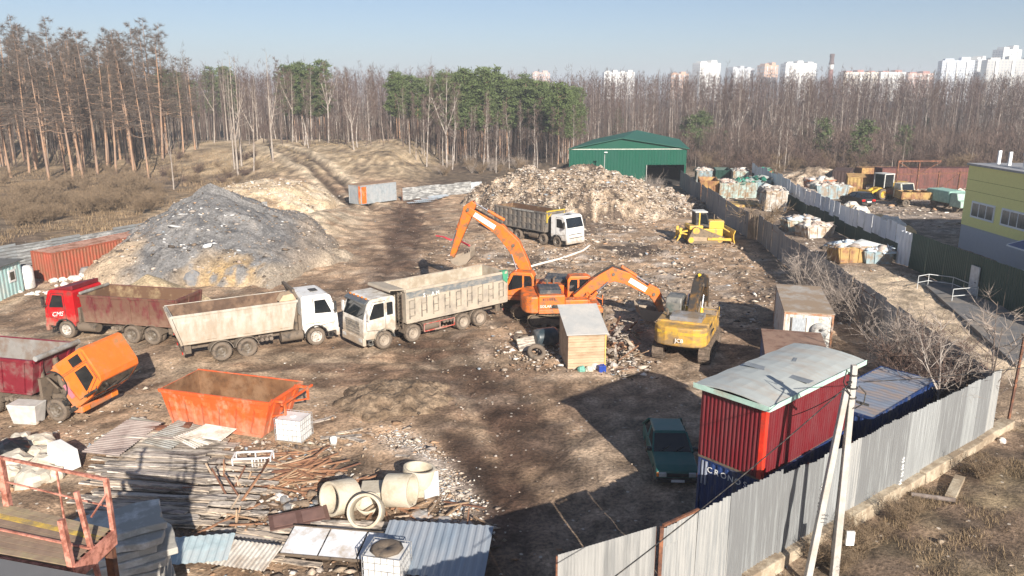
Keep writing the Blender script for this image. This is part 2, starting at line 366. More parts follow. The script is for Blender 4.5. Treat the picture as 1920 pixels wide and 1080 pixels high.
# ------------------------------------------------------------------ loose fragments
def shards(name, P, size, cols, matl, flat=.45, label=None, kind='stuff', cat=None, smooth=False, lift=.35):
    """irregular five-sided lumps at points P with one colour each"""
    n = len(P); r = np.random.default_rng(len(P) + 3)
    base = np.array([[1, 0, 0], [.2, .9, 0], [-.95, .3, 0], [-.5, -.85, 0], [.15, -.1, 1.0], [.0, 0.1, -.7]])
    T = np.array([[0, 1, 4], [1, 2, 4], [2, 3, 4], [3, 0, 4], [1, 0, 5], [2, 1, 5], [3, 2, 5], [0, 3, 5]])
    q = base[None] * (1 + r.uniform(-.45, .45, (n, 6, 3))); q[..., 2] *= flat
    ax = r.uniform(0, 2 * math.pi, n); ti = r.normal(0, .45, n)
    c, s_ = np.cos(ti)[:, None], np.sin(ti)[:, None]; y_, z_ = q[..., 1] * c - q[..., 2] * s_, q[..., 1] * s_ + q[..., 2] * c
    q[..., 1], q[..., 2] = y_, z_; c, s_ = np.cos(ax)[:, None], np.sin(ax)[:, None]
    x_, y_ = q[..., 0] * c - q[..., 1] * s_, q[..., 0] * s_ + q[..., 1] * c; q[..., 0], q[..., 1] = x_, y_
    el = r.uniform(.6, 1.9, (n, 1)); q[..., 0] *= el
    q = q * size[:, None, None] + P[:, None, :]; q[..., 2] += (size * lift * flat)[:, None]
    F_ = (T[None] + (np.arange(n) * 6)[:, None, None]).reshape(-1, 3)
    o = link(name, np_mesh(name, q.reshape(-1, 3), F_, matl, np.repeat(cols, 6, 0), smooth))
    return tag(o, label, cat, None, kind)
FRAG = mat_vc('fragments', n1=(3, .2), n2=(20, .25), bump=.2, bd=.02)
R = np.random.default_rng(11)
PAL = np.array([(.5, .43, .36), (.42, .34, .27), (.33, .26, .19), (.2, .15, .11), (.1, .08, .065), (.62, .58, .53), (.38, .24, .15), (.3, .34, .38), (.44, .38, .33), (.27, .21, .165)])
def pick(n, p): return PAL[R.choice(len(PAL), n, p=np.array(p) / sum(p))] * R.uniform(.75, 1.2, (n, 1))
def ground_pts(x, y): return np.stack([x, y, height(x, y)], -1)
def zone(n, cx, cy, sx, sy): return R.normal(cx, sx, n), R.normal(cy, sy, n)
x, y = zone(9000, 9, 66, 9, 17); k = (x < 22.5) & (y > 46) & (x > -9); x, y = x[k], y[k]
tag(shards('waste_litter', ground_pts(x, y), np.minimum(R.gamma(1.5, .045, len(x)) + .02, .32), pick(len(x), [3, 4, 5, 4, 4, 2, 1.2, .6, 3, 5]), FRAG), 'pale shredded rubbish strewn over the churned soil before the big mound', 'litter')
x = R.uniform(-40, 22, 8000); y = R.uniform(17, 112, 8000); k = (x < 21 - .02 * y); x, y = x[k], y[k]
tag(shards('yard_stones', ground_pts(x, y), R.gamma(1.3, .018, len(x)) + .012, pick(len(x), [3, 4, 5, 4, 3, 1.2, .6, .3, 3, 5]), FRAG), 'small stones and chips scattered all over the yard', 'stones')
t = R.uniform(0, 1, 2200); sx_ = np.interp(t * 4, range(5), [p[0] for p in STRIP]); sy_ = np.interp(t * 4, range(5), [p[1] for p in STRIP])
x = sx_ + R.normal(0, .42, 2200); y = sy_ + R.normal(0, .42, 2200)
tag(shards('brick_rubble', ground_pts(x, y), R.gamma(1.6, .02, 2200) + .012, pick(2200, [5, 3, 1, .5, .3, 4, 1.8, .7, 4, 1]), FRAG), 'strip of white and pink broken brick rubble along the dark track', 'rubble')
# ------------------------------------------------------------------ heaps
def heap(name, cx, cy, rx, ry, hgt, rot, res, prof, rough_, seed, colf, matl, label, cat='heap', ridge=None):
    u = np.linspace(-1.15, 1.15, res); A, B = np.meshgrid(u, u)
    ang = math.radians(rot); xx = A * rx; yy = B * ry
    Xw = cx + xx * math.cos(ang) - yy * math.sin(ang); Yw = cy + xx * math.sin(ang) + yy * math.cos(ang)
    wob = (fbm(Xw / (rx * .35), Yw / (ry * .35), 3, seed) - .5); r = np.hypot(A, B) * (1 + wob * .45)
    hh = prof(np.clip(1 - r, 0, 1), A, B) * hgt
    ed = sm(0, .22, 1 - r); hh = hh + ed * (fbm(Xw / rough_[1], Yw / rough_[1], 5, seed + 9, .62) - .5) * rough_[0]
    Z = height(Xw, Yw) + np.maximum(hh, 0) - .5 * (1 - sm(0, .1, 1 - r))
    Cc = colf(Xw, Yw, hh, A, B)
    ii = np.arange(res - 1)[:, None] * res + np.arange(res - 1)[None]
    Fq = np.stack([ii, ii + 1, ii + res + 1, ii + res], -1).reshape(-1, 4)
    keep = (r < 1.02).reshape(-1)[Fq].any(1); Fq = Fq[keep]
    o = link(name, np_mesh(name, np.stack([Xw, Yw, Z], -1).reshape(-1, 3), Fq, matl, Cc.reshape(-1, 3), True)); tag(o, label, cat)
    return Xw, Yw, Z, r
def c_grey(Xw, Yw, hh, A, B):
    n_ = fbm(Xw / 2.2, Yw / 2.2, 4, 3); n2_ = fbm(Xw / .7, Yw / .7, 3, 4)
    c = np.zeros(Xw.shape + (3,)) + np.array((.185, .18, .178)); c = cmix(c, (.245, .235, .228), sm(.4, .62, n_)); c = cmix(c, (.1, .1, .105), sm(.58, .7, n2_) * .7)
    c = cmix(c, (.46, .355, .25), sm(-.28, -.5, A + .3 * (n_ - .5)) * sm(-.1, -.4, B + .3 * (n2_ - .5)))       # sandy lower left flank
    c = cmix(c, (.42, .29, .15), np.clip(1.1 * np.exp(-(((A - .3) / .3) ** 2 + ((B + .84) / .16) ** 2)), 0, 1) * sm(.44, .54, n_ * .5 + n2_ * .5))
    c = cmix(c, (.31, .245, .185), sm(.45, .8, A + .5 * (n_ - .5)) * .7); c = cmix(c, (.42, .34, .25), sm(.9, 1.0, np.hypot(A, B)) * .6)
    c = cmix(c, (.3, .25, .2), sm(.55, .68, n_) * sm(.1, .5, B) * .6)
    return c
HEAP = mat_vc('heap_soil', n1=(1.2, .18), n2=(6, .35), bump=.9, bd=.14)
hx, hy, hz_, hr = heap('rubble_heap', -26.9, 69.0, 11.2, 13.6, 6.0, 8, 170, lambda t, A, B: np.power(t, .92) * (1 + .12 * (B > 0)), (.75, 1.5), 4, c_grey, HEAP, 'tall grey asphalt and clay heap flecked with white lumps behind the dump trucks', 'heap')
def on_heap(hX, hY, hZ, hR, n, cond, rs):
    k = np.argwhere(cond(hX, hY, hZ, hR)); j = k[rs.choice(len(k), n)]
    return np.stack([hX[j[:, 0], j[:, 1]], hY[j[:, 0], j[:, 1]], hZ[j[:, 0], j[:, 1]]], -1) + np.c_[rs.uniform(-.1, .1, (n, 2)), np.zeros(n)]
P = on_heap(hx, hy, hz_, hr, 80, lambda a, b, c, r: (r < .75) & (np.abs(a + 24.6) < 4.6) & (np.abs(b - 64) < 5) & (fbm(a / 2, b / 2, 2, 8) > .52), R)
tag(shards('plaster_lumps', P, R.gamma(2.0, .06, 80) + .03, np.full((80, 3), .58) * R.uniform(.8, 1.1, (80, 1)), FRAG, .35), 'white plaster lumps strewn over the grey heap face', 'rubble')
P = on_heap(hx, hy, hz_, hr, 2600, lambda a, b, c, r: (r < 1.0), R)
tag(shards('heap_clods', P, R.gamma(1.4, .035, 2600) + .02, pick(2600, [.4, 1, 3, 3, 3, .3, .2, .8, 3, 3]), FRAG, .6), 'small grey and brown clods lying on the grey heap', 'rubble')
sandc = lambda Xw, Yw, hh, A, B: cmix(np.zeros(Xw.shape + (3,)) + np.array((.46, .36, .23)), (.36, .28, .18), sm(.45, .6, fbm(Xw / .8, Yw / .8, 3, 6)))
heap('sand_heap', -24.8, 51.2, 4.0, 3.4, 2.5, 0, 70, lambda t, A, B: t ** .9, (.25, .8), 14, sandc, HEAP, 'small pale sand heap behind the burgundy dump body', 'heap')
def c_gar(Xw, Yw, hh, A, B):
    n_ = fbm(Xw / 1.1, Yw / 1.1, 4, 3, .7); n2_ = fbm(Xw / 3, Yw / 3, 3, 4)
    c = np.zeros(Xw.shape + (3,)) + np.array((.37, .28, .2)); c = cmix(c, (.54, .44, .34), sm(.5, .66, n_)); c = cmix(c, (.12, .09, .07), sm(.48, .36, n_))
    c = cmix(c, (.17, .125, .09), np.exp(-(((A + .12) / .13) ** 2 + ((B + .1) / .5) ** 2)) * .85); c = cmix(c, (.5, .47, .45), sm(.5, .9, A) * sm(.45, .6, n_))
    return c
mx_, my_, mz_, mr_ = heap('garbage_mound', 10.2, 101, 15.2, 12, 4.3, -8, 190, lambda t, A, B: np.minimum(1, t * 2.3) ** .85 * (1 - .62 * sm(.0, .8, A)), (2.9, 2.3), 24, c_gar, mat_vc('garbage', n1=(1.6, .4), n2=(6, .5), bump=1.0, bd=.25), 'long high mound of pale shredded garbage before the green hangar', 'heap')
P = on_heap(mx_, my_, mz_, mr_, 17000, lambda a, b, c, r: (r < 1.02) & (b < 106), R)
tag(shards('shredded_waste', P, np.minimum(R.gamma(1.5, .05, 17000) + .02, .42), pick(17000, [6, 7, 5, 3, 2, 2.2, 1.2, .4, 4, 4]), FRAG, .5), 'shredded paper, film and wood covering the garbage mound', 'litter')
def c_sp(Xw, Yw, hh, A, B):
    n_ = fbm(Xw / 1.6, Yw / 1.6, 4, 3, .65); c = np.zeros(Xw.shape + (3,)) + np.array((.54, .42, .28)); c = cmix(c, (.62, .52, .39), sm(.52, .66, n_)); return cmix(c, (.27, .185, .12), sm(.44, .3, n_) * .8)
sx2, sy2, sz2, sr2 = heap('spoil_heap', -31.5, 99.5, 9.5, 11.5, 3.0, -12, 110, lambda t, A, B: np.minimum(1, t * 1.7) ** .8, (1.0, 1.6), 71, c_sp, HEAP, 'pale tan clay and rubble bank between the grey heap and the dirt road', 'heap')
P = on_heap(sx2, sy2, sz2, sr2, 1500, lambda a, b, c, r: (r < 1.0), R)
tag(shards('bank_stones', P, R.gamma(1.4, .05, 1500) + .03, pick(1500, [5, 4, 3, 1, .5, 3, .6, .3, 4, 2]), FRAG), 'pale stones on the tan clay bank', 'stones')
heap('soil_heap', -5.8, 35.2, 3.0, 2.4, .55, 20, 70, lambda t, A, B: np.minimum(1, t * 1.8), (.55, .45), 44, lambda Xw, Yw, hh, A, B: cmix(np.zeros(Xw.shape + (3,)) + np.array((.17, .12, .08)), (.26, .19, .13), sm(.45, .6, fbm(Xw / .6, Yw / .6, 3, 6))), HEAP, 'low heap of dark brown clods beside the muddy track', 'heap')
# ------------------------------------------------------------------ wheels and trucks
_WH = {}
def wheel(root, x, y, r=.53, wd=.34, rim=RIM, dual=False):
    k = (r, wd, rim.name, dual)
    if k not in _WH:
        w2 = wd / 2; t = MB(); n = 28
        t.lathe([(.6 * r, -w2 * .9), (.88 * r, -w2), (.97 * r, -w2 * .86), (r, -w2 * .6), (r, w2 * .6), (.97 * r, w2 * .86), (.88 * r, w2), (.6 * r, w2 * .9)], (0, 0, 0), 'y', n)
        for i in range(n):
            a = 2 * math.pi * i / n; c, s_ = math.cos(a), math.sin(a)
            t.bar((c * r * .995, -w2 * .7, s_ * r * .995), (c * r * .995, w2 * .7, s_ * r * .995), .05, .03, 0, (c, 0, s_))
        m = MB(); o = w2 * (.95 if not dual else .75)
        m.lathe([(.002, o * .15 + .02), (.2 * r, o * .15), (.24 * r, o * -.1), (.4 * r, o * -.2), (.5 * r, o * .5), (.57 * r, o * .95), (.63 * r, o * .98), (.62 * r, -w2 * .8)] if not dual else
                [(.002, o * .5), (.17 * r, o * .5), (.2 * r, o * .1), (.36 * r, -.02), (.48 * r, o * .4), (.57 * r, o * 1.1), (.63 * r, o * 1.2), (.62 * r, -w2 * .8)], (0, 0, 0), 'y', 24, 0, False)
        for i in range(8):
            a = 2 * math.pi * i / 8; m.cyl((math.cos(a) * r * .33, o * -.2, math.sin(a) * r * .33), (math.cos(a) * r * .33, o * .15, math.sin(a) * r * .33), .018, 6)
        h = MB(); h.cyl((0, -w2, 0), (0, o * .2 + .05, 0), r * .17, 12)
        _WH[k] = (h.mesh('wheel', rim), t.mesh('tyre', RUBBER), m.mesh('rim', rim))
    h, t, m = _WH[k]
    wo = link('wheel', h, root, (x, y, r), (0, U(0, 2), 0) if y > 0 else (0, U(0, 2), math.pi)); link('tyre', t, wo); link('rim', m, wo); return wo
def quadp(A, B, C_, D, u, v):
    A, B, C_, D = map(Vector, (A, B, C_, D)); return (A * (1 - u) + B * u) * (1 - v) + (D * (1 - u) + C_ * u) * v
def qbox(mb, q, u0, u1, v0, v1, t, mi=0, off=0.0):
    A, B, C_, D = map(Vector, q); n = (B - A).cross(D - A).normalized()
    p = [quadp(A, B, C_, D, u, v) + n * off for u, v in ((u0, v0), (u1, v0), (u1, v1), (u0, v1))]
    mb.hexa(p, [k + n * t for k in p])
def bed(root, xf, xr, zf, h, wt, wb, outer, inner, ribs='plain', fs=0.0, rs=0.0, nr=7, thick=.07, canopy=0.0, part='dump_body', rail=None, tail=True, deep=.05):
    zt = zf + h; mb = MB(); KM = MB()
    ob = [(xf, wb, zf), (xr, wb, zf), (xr, -wb, zf), (xf, -wb, zf)]; ot = [(xf + fs, wt, zt), (xr + rs, wt, zt), (xr + rs, -wt, zt), (xf + fs, -wt, zt)]
    k = thick
    ib = [(xf - k, wb - k, zf + k), (xr + k, wb - k, zf + k), (xr + k, -wb + k, zf + k), (xf - k, -wb + k, zf + k)]
    it = [(xf + fs - k, wt - k, zt), (xr + rs + k, wt - k, zt), (xr + rs + k, -wt + k, zt), (xf + fs - k, -wt + k, zt)]
    v = ob + ot + ib + it
    f = [(3, 2, 1, 0)] + [(i, (i + 1) % 4, 4 + (i + 1) % 4, 4 + i) for i in range(4)] + [(4 + i, 4 + (i + 1) % 4, 12 + (i + 1) % 4, 12 + i) for i in range(4)]
    mb.add(v, f, 0); mb.add(v, [(8, 9, 10, 11)] + [(12 + i, 12 + (i + 1) % 4, 8 + (i + 1) % 4, 8 + i) for i in range(4)], 1)
    L_ = (ob[0], ob[1], ot[1], ot[0]); Rr = (ob[2], ob[3], ot[3], ot[2]); Fr = (ob[3], ob[0], ot[0], ot[3]); Re = (ob[1], ob[2], ot[2], ot[1])
    for q in (L_, Rr):
        qbox(mb, q, -.005, 1.005, .93, 1.012, deep + .03); qbox(mb, q, 0, 1, 0, .06, deep)
        if ribs == 'grid':
            for i in range(nr): u = (i + .5) / nr; qbox(mb, q, u - .022, u + .022, .06, .93, deep)
            for v_ in (.33, .62): qbox(mb, q, 0, 1, v_ - .025, v_ + .025, deep - .005)
        elif ribs == 'vert':
            for i in range(nr): u = (i + .5) / nr; qbox(mb, q, u - .035, u + .035, .06, .93, deep)
        elif ribs == 'pane':          # raised trapezoid panels
            A, B, C_, D = map(Vector, q); n = (B - A).cross(D - A).normalized()
            for i in range(nr):
                u0, u1 = (i + .14) / nr, (i + .86) / nr
                p = [quadp(A, B, C_, D, a, b) for a, b in ((u0, .07), (u1, .07), (u1 - .1 / nr, .78), (u0 + .1 / nr, .78))]
                t_ = [quadp(A, B, C_, D, a, b) + n * deep for a, b in ((u0 + .16 / nr, .1), (u1 - .16 / nr, .1), (u1 - .24 / nr, .7), (u0 + .24 / nr, .7))]
                mb.hexa(p, t_)
        elif ribs == 'key':           # pressed meander on the side wall
            for i in range(nr):
                u = (i + .3) / nr; d = .42 / nr
                qbox(KM, q, u - .005, u + .005, .12, .66, .02); qbox(KM, q, u + d - .005, u + d + .005, .2, .74, .02)
                for v_ in ((.3, .52, .74) if i % 2 else (.2, .42, .66)): qbox(KM, q, u + .006, u + d - .006, v_ - .01, v_ + .01, .02)
    for u in (.18, .5, .82): qbox(mb, Fr, u - .03, u + .03, .05, .95, deep)
    qbox(mb, Fr, 0, 1, .93, 1.0, deep + .02)
    if canopy:
        a, b = Vector(ot[0]), Vector(ot[3]); c = Vector((canopy, 0, .12)); mb.hexa([a, b, b + c, a + c], [p + Vector((0, 0, .06)) for p in (a, b, b + c, a + c)])
        mb.hexa([a + c, b + c, b + c + Vector((.05, 0, -.12)), a + c + Vector((.05, 0, -.12))], [p + Vector((0.02, 0, .06)) for p in (a + c, b + c, b + c + Vector((.05, 0, -.12)), a + c + Vector((.05, 0, -.12)))])
    o = mb.build(part, [outer, inner], root, bevel=.012)
    if KM.v: KM.build('rib', mat('rib_dark', (.15, .13, .11), .8, dirt=(.3, .26, .2), da=.35, ds=3), o)
    if tail:
        t = MB(); off = .02
        A, B, C_, D = map(Vector, Re); n = (B - A).cross(D - A).normalized()
        t.hexa([p + n * off for p in (A, B, C_, D)], [p + n * (off + .06) for p in (A, B, C_, D)])
        for u in (.03, .5, .97): qbox(t, Re, u - .03, u + .03, 0, 1, .05, 0, off + .062)
        for v_ in (.06, .94): qbox(t, Re, .061, .469, v_ - .04, v_ + .04, .045, 0, off + .062); qbox(t, Re, .531, .939, v_ - .04, v_ + .04, .045, 0, off + .062)
        t.build('tailgate', outer, root, bevel=.01)
    return o
def cab(root, paint, trim=BLACK, z1=3.0, xr=-.78, style=0, lampm=LAMP, roofm=None):
    W = 1.22; arch = [(.66 * math.cos(math.radians(a)) + 0.0, .56 + .66 * math.sin(math.radians(a))) for a in range(15, 176, 20)]
    prof = [(xr, 1.05), (xr, z1 - .12), (xr + .14, z1), (.72, z1), (.95, z1 - .12), (1.3, 1.92), (1.36, 1.1), (1.34, .78), (.66, .73)] + arch[0:] + [(-.69, 1.0)]
    mb = MB(); mb.prism(prof, 'y', -W, W)
    c = mb.build('cab', paint, root, bevel=.05)
    a = Vector((.985, 0, z1 - .22)); b = Vector((1.285, 0, 1.97)); d = (b - a)
    n = Vector((-d.z, 0, d.x)).normalized(); n = n if n.x > 0 else -n
    m = MB(); A = [b + Vector((0, -W + .1, 0)), b + Vector((0, W - .1, 0)), a + Vector((0, W - .16, 0)), a + Vector((0, -W + .16, 0))]
    m.hexa([p - n * .02 for p in A], [p + n * .012 for p in A]); m.build('windscreen', GLASS, c)
    m = MB()
    for k in (-.45, .35): m.bar(b + Vector((0, k, 0)) + n * .03, b + Vector((0, k + .6, .32)) - Vector((.1, 0, 0)) + n * .03, .025)
    m.build('wiper', BLACK, c)
    for s_ in (-1, 1):
        m = MB(); m.prism([(-.125, 1.07), (-.125, z1 - .19), (.715, z1 - .19), (1.145, 1.955), (1.145, 1.28), (.73, 1.23)], 'y', s_ * (W - .01), s_ * (W + .008)); m.build('door_seam', BLACK, c)
        m = MB(); m.prism([(-.1, 1.1), (-.1, z1 - .22), (.7, z1 - .22), (1.12, 1.95), (1.12, 1.3), (.72, 1.26)], 'y', s_ * (W - .01), s_ * (W + .014)); m.bar((-.02, s_ * (W + .02), 1.5), (.14, s_ * (W + .02), 1.5), .03, .035)
        m.build('door', paint, c, bevel=.006)
        m = MB(); m.prism([(-.02, 1.95), (-.02, z1 - .32), (.62, z1 - .32), (.95, 2.0), (.95, 1.9)], 'y', s_ * (W + .005), s_ * (W + .022)); m.build('side_window', GLASS, c)
        if style in (2, 3):
            m = MB(); m.prism([(-.62, 2.0), (-.62, z1 - .35), (-.22, z1 - .35), (-.22, 2.0)], 'y', s_ * (W - .01), s_ * (W + .012)); m.build('side_window', GLASS, c)
        m = MB(); m.bar((1.0, s_ * W, 2.55), (1.16, s_ * (W + .2), 2.5), .03); m.bar((1.0, s_ * W, 2.0), (1.16, s_ * (W + .2), 2.05), .03); m.box(1.1, 1.2, s_ * (W + .12), s_ * (W + .34), 1.95, 2.6)
        m.build('mirror', trim if style != 3 else WHITE, c, bevel=.03)
        m = MB(); m.box(1.33, 1.43, s_ * .72, s_ * 1.14, .62, .84); m.build('headlight', lampm, c, bevel=.03)
        m = MB(); m.box(.72, 1.0, s_ * (W - .3), s_ * (W + .01), .38, .44); m.box(.7, 1.05, s_ * (W - .3), s_ * (W + .02), .66, .72); m.bar((.75, s_ * (W - .08), .4), (.75, s_ * (W - .08), .7), .04); m.bar((1.0, s_ * (W - .08), .4), (1.0, s_ * (W - .08), .7), .04)
        m.build('step', trim, c)
        m = MB()
        for i in range(len(arch) - 1):
            (x0, z0), (x1, z1_) = arch[i], arch[i + 1]
            m.hexa([(x0, s_ * (W - .35), z0 - .03), (x1, s_ * (W - .35), z1_ - .03), (x1, s_ * (W + .04), z1_ - .03), (x0, s_ * (W + .04), z0 - .03)], [(x0 * 1.08, s_ * (W - .35), z0 + .03), (x1 * 1.08, s_ * (W - .35), z1_ + .03), (x1 * 1.08, s_ * (W + .04), z1_ + .03), (x0 * 1.08, s_ * (W + .04), z0 + .03)])
        m.build('wheel_arch', trim, c)
    m = MB(); m.box(1.2, 1.42, -W - .02, W + .02, .42, .9); m.build('bumper', paint if style != 2 else trim, c, bevel=.05)
    m = MB()
    for i in range(5): m.box(1.335, 1.372 + .004 * (i % 2), -.8, .8, 1.0 + i * .16, 1.11 + i * .16)
    if style in (0, 2, 3): m.build('grille', trim if style != 3 else mat('grey_plastic', (.16, .15, .14), .6, dirt=(.3, .26, .21), da=.4, ds=3), c)
    if style in (0, 1): m = MB(); m.box(.05, .5, -.3, .3, z1 - .01, z1 + .05); m.build('roof_hatch', BLACK, c, bevel=.02)
    return c
def visor(c, z1, m_):
    m = MB(); m.hexa([(.9, -1.2, z1 - .14), (1.17, -1.17, z1 - .3), (1.17, 1.17, z1 - .3), (.9, 1.2, z1 - .14)], [(.86, -1.2, z1 - .02), (1.2, -1.17, z1 - .2), (1.2, 1.17, z1 - .2), (.86, 1.2, z1 - .02)]); m.build('sun_visor', m_, c, bevel=.02)
def chassis(root, axles, xr, tank=True, side=1, guards=True, rim=RIM, rimf=None):
    m = MB()
    for s_ in (-1, 1): m.box(xr, 1.2, s_ * .36, s_ * .46, .72, 1.0)
    for x in axles: m.cyl((x, -1.05, .53), (x, 1.05, .53), .1, 8); m.box(x - .15, x + .15, -.2, .2, .4, .75)
    for x in np.arange(xr + .1, 0, 1.1): m.box(x, x + .1, -.4, .4, .75, .95)
    m.box(-.95, -.8, -1.0, 1.0, .9, 1.9); m.cyl((-1.0, .7 * side, 1.0), (-1.0, .7 * side, 2.4), .13, 8); m.box(-1.25, -.85, -.6, .5, 1.0, 1.8)
    m.build('chassis', FRAME, root)
    for x in axles:
        d = x < -2.6
        for s_ in (-1, 1):
            wheel(root, x, s_ * (1.06 if not d else 1.1), .53, .33, (rimf or rim) if x == 0 else rim, d)
            if d: wheel(root, x, s_ * .73, .53, .3, rim, d)
    mid = axles[-2] if len(axles) > 2 else axles[-1]; lo_ = axles[1] if len(axles) == 4 else 0
    x1 = lo_ - .75; x0 = mid + .7
    for s_ in (-1, 1):
        m = MB(); m.cyl((x1, s_ * .88, .72), (max(x0, x1 - 1.25), s_ * .88, .72), .3, 14); m.build('fuel_tank', FRAME if s_ == side else RIM, root)
        m = MB()
        for i in range(3): m.cyl((x0 + .15 + i * .26, s_ * .7, .8), (x0 + .15 + i * .26, s_ * 1.1, .8), .11, 10)
        m.box(x0 + .05, x0 + .85, s_ * .5, s_ * .68, .6, 1.0); m.build('air_tank', mat('dusty_tanks', (.23, .19, .15), .7, dirt=(.12, .09, .07), da=.4, ds=4), root)
    return m
def mudguard(root, x, s_, r=.66, matl=FRAME):
    m = MB(); a = [math.radians(t) for t in range(10, 171, 20)]
    for t0, t1 in zip(a[:-1], a[1:]):
        p = lambda t, rr, y: (x + rr * math.cos(t), y, .53 + rr * math.sin(t))
        m.hexa([p(t0, r, s_ * .6), p(t1, r, s_ * .6), p(t1, r, s_ * 1.25), p(t0, r, s_ * 1.25)], [p(t0, r + .03, s_ * .6), p(t1, r + .03, s_ * .6), p(t1, r + .03, s_ * 1.25), p(t0, r + .03, s_ * 1.25)])
    m.build('mudguard', matl, root)
def place(fx, fy, rz, off):                     # truck root from the near front wheel's contact point
    return (fx + off * -math.sin(rz), fy + off * math.cos(rz), gz(fx, fy) + .02)
def rear_bits(root, xr, mt=FRAME):
    m = MB(); m.box(xr - .1, xr, -1.1, 1.1, .62, .78); m.box(xr, xr + .35, -.9, -.8, .6, 1.1); m.box(xr, xr + .35, .8, .9, .6, 1.1); m.build('rear_bumper', mt, root)
    for s_ in (-1, 1): m = MB(); m.box(xr - .14, xr - .1, s_ * .85, s_ * 1.08, .64, .76); m.build('tail_light', RED, root)

RUST = (.20, .085, .04); DUST = (.36, .29, .22)
# truck with the red cab
red = mat('red_cab_paint', '#b4141c', .38, var=.08, dirt=(.2, .05, .04), da=.2, ds=1.5, splash=(.6, 1.5, (.3, .22, .16), .75))
burg = mat('burgundy_steel', (.135, .024, .026), .65, dirt=(.15, .075, .05), da=.45, splash=(1.0, 2.0, (.26, .17, .12), .6), ds=2.2, stretch=(1.2, 1.2, .55), vs=2)
inn = mat('sandy_bed_inside', (.30, .215, .12), .9, var=.25, dirt=(.13, .07, .04), da=.5, ds=1.2)
rz = math.radians(168); t = thing('dump_truck', 'red cab dump truck with an empty rust stained burgundy tipper body', 'dump truck', place(-26.92, 44.81, rz, -1.1), rz)
c = cab(t, red, style=0); chassis(t, [0, -4.5, -5.87], -7.0, side=1, rimf=RIMW)
for s_ in (-1, 1):
    for x in (-4.5, -5.87): mudguard(t, x, s_, .64)
bed(t, -1.35, -7.4, 1.12, 1.7, 1.28, 1.16, burg, inn, 'vert', fs=.1, rs=-.25, nr=5)
m = MB(); m.hexa([(-.7, -1.1, 3.0), (.6, -1.1, 3.0), (.6, 1.1, 3.0), (-.7, 1.1, 3.0)], [(-.72, -1.1, 3.28), (-.1, -1.1, 3.16), (-.1, 1.1, 3.16), (-.72, 1.1, 3.28)]); m.build('roof_deflector', mat('dark_red_paint', (.16, .015, .02), .5), c, bevel=.03)
m = MB(); m.cyl((-1.3, -1.2, 2.88), (-1.3, 1.2, 2.88), .1, 8); m.build('tarp_roll', mat('grey_tarp', (.3, .3, .29), .8, dirt=(.18, .15, .12)), t)
text_part('CMS', .42, LETTER, c, frame((.42, 1.24, 1.5), (-1, 0, .12), (-.3, 0, 1)))
rear_bits(t, -7.1)
# truck with the white cab and cream body
cream = mat('cream_steel', (.47, .44, .385), .55, var=.07, dirt=(.36, .3, .235), da=.33, ds=1.5, stretch=(1.4, 1.4, .4), splash=(1.1, 2.3, (.34, .265, .19), .7))
inb = mat('brown_bed_inside', (.105, .064, .043), .9, var=.3, dirt=(.22, .14, .09), da=.25, ds=1.1)
rz = math.radians(30.5); t = thing('dump_truck', 'white cab dump truck with a dirty cream tipper body, nose to nose with another', 'dump truck', place(-11.55, 43.48, rz, 1.1), rz)
wc = mat('white_cab_paint', (.74, .73, .71), .4, var=.04, dirt=(.45, .39, .32), da=.15, ds=1.6, splash=(.5, 1.5, (.33, .25, .18), .8)); c = cab(t, wc, style=1, z1=3.05); chassis(t, [0, -3.94, -5.31], -6.9, side=-1, rimf=RIMW)
m = MB(); m.box(1.335, 1.38, -.85, .85, 1.2, 1.65); m.build('grille', BLACK, c); m = MB(); m.box(-.6, .6, -1.235, 1.235, 1.36, 1.4); m.build('yellow_stripe', mat('yellow_stripe', (.72, .6, .12), .5), c)
for s_ in (-1, 1):
    for x in (-3.94, -5.31): mudguard(t, x, s_, .64, mat('dusty_guard', (.2, .165, .13), .8))
bed(t, -1.35, -7.25, 1.2, 1.7, 1.26, 1.2, cream, inb, 'pane', fs=.35, rs=-.45, nr=6, deep=.025)
m = MB(); m.prism([(-1.0, 2.9), (-2.0, 2.9), (-1.75, 3.25), (-1.2, 3.3)], 'y', -1.2, -.4); m.build('bed_hood', mat('tan_hood', (.5, .37, .24), .8), t, bevel=.04)
m = MB(); m.bar((-.95, -1.0, 3.0), (-1.15, -1.0, 3.45), .14); m.bar((-.95, 1.0, 3.0), (-1.15, 1.0, 3.45), .14); m.bar((-1.15, -1.15, 3.45), (-1.15, 1.15, 3.45), .16); m.build('tarp_frame', FRAME, t)
rear_bits(t, -7.2)
# truck with the long grey body
greyb = mat('dusty_grey_steel', (.30, .26, .215), .8, var=.1, dirt=(.42, .36, .285), da=.45, ds=.9)
gtop = mat('blue_grey_band', (.14, .155, .165), .7, dirt=(.3, .27, .23), da=.3, ds=2.2, stretch=(1, 1, 2))
ing = mat('pale_sandy_inside', (.46, .4, .32), .9, var=.12, dirt=(.33, .27, .2), da=.35)
rz = math.radians(180 + 40.3); t = thing('dump_truck', 'white cab dump truck with a long dusty grey box body, longest of the four', 'dump truck', place(-7.46, 42.8, rz, -1.1), rz)
cw = mat('dusty_white_paint', (.7, .68, .64), .45, var=.05, dirt=(.4, .34, .27), da=.33, ds=1.2, splash=(.8, 2.2, (.36, .28, .2), .8))
c = cab(t, cw, mat('dark_grey_trim', (.07, .075, .08), .5, dirt=(.3, .26, .2), da=.25), z1=3.1, style=3); visor(c, 3.1, mat('smoky_visor', (.1, .11, .12), .25))
chassis(t, [0, -2.0, -5.7, -7.0], -8.6, side=1, rim=mat('dusty_rim', (.3, .25, .2), .8))
m = MB()
for y in (-.9, -.45, 0, .45, .9): m.box(.88, .97, y - .05, y + .05, 3.07, 3.15)
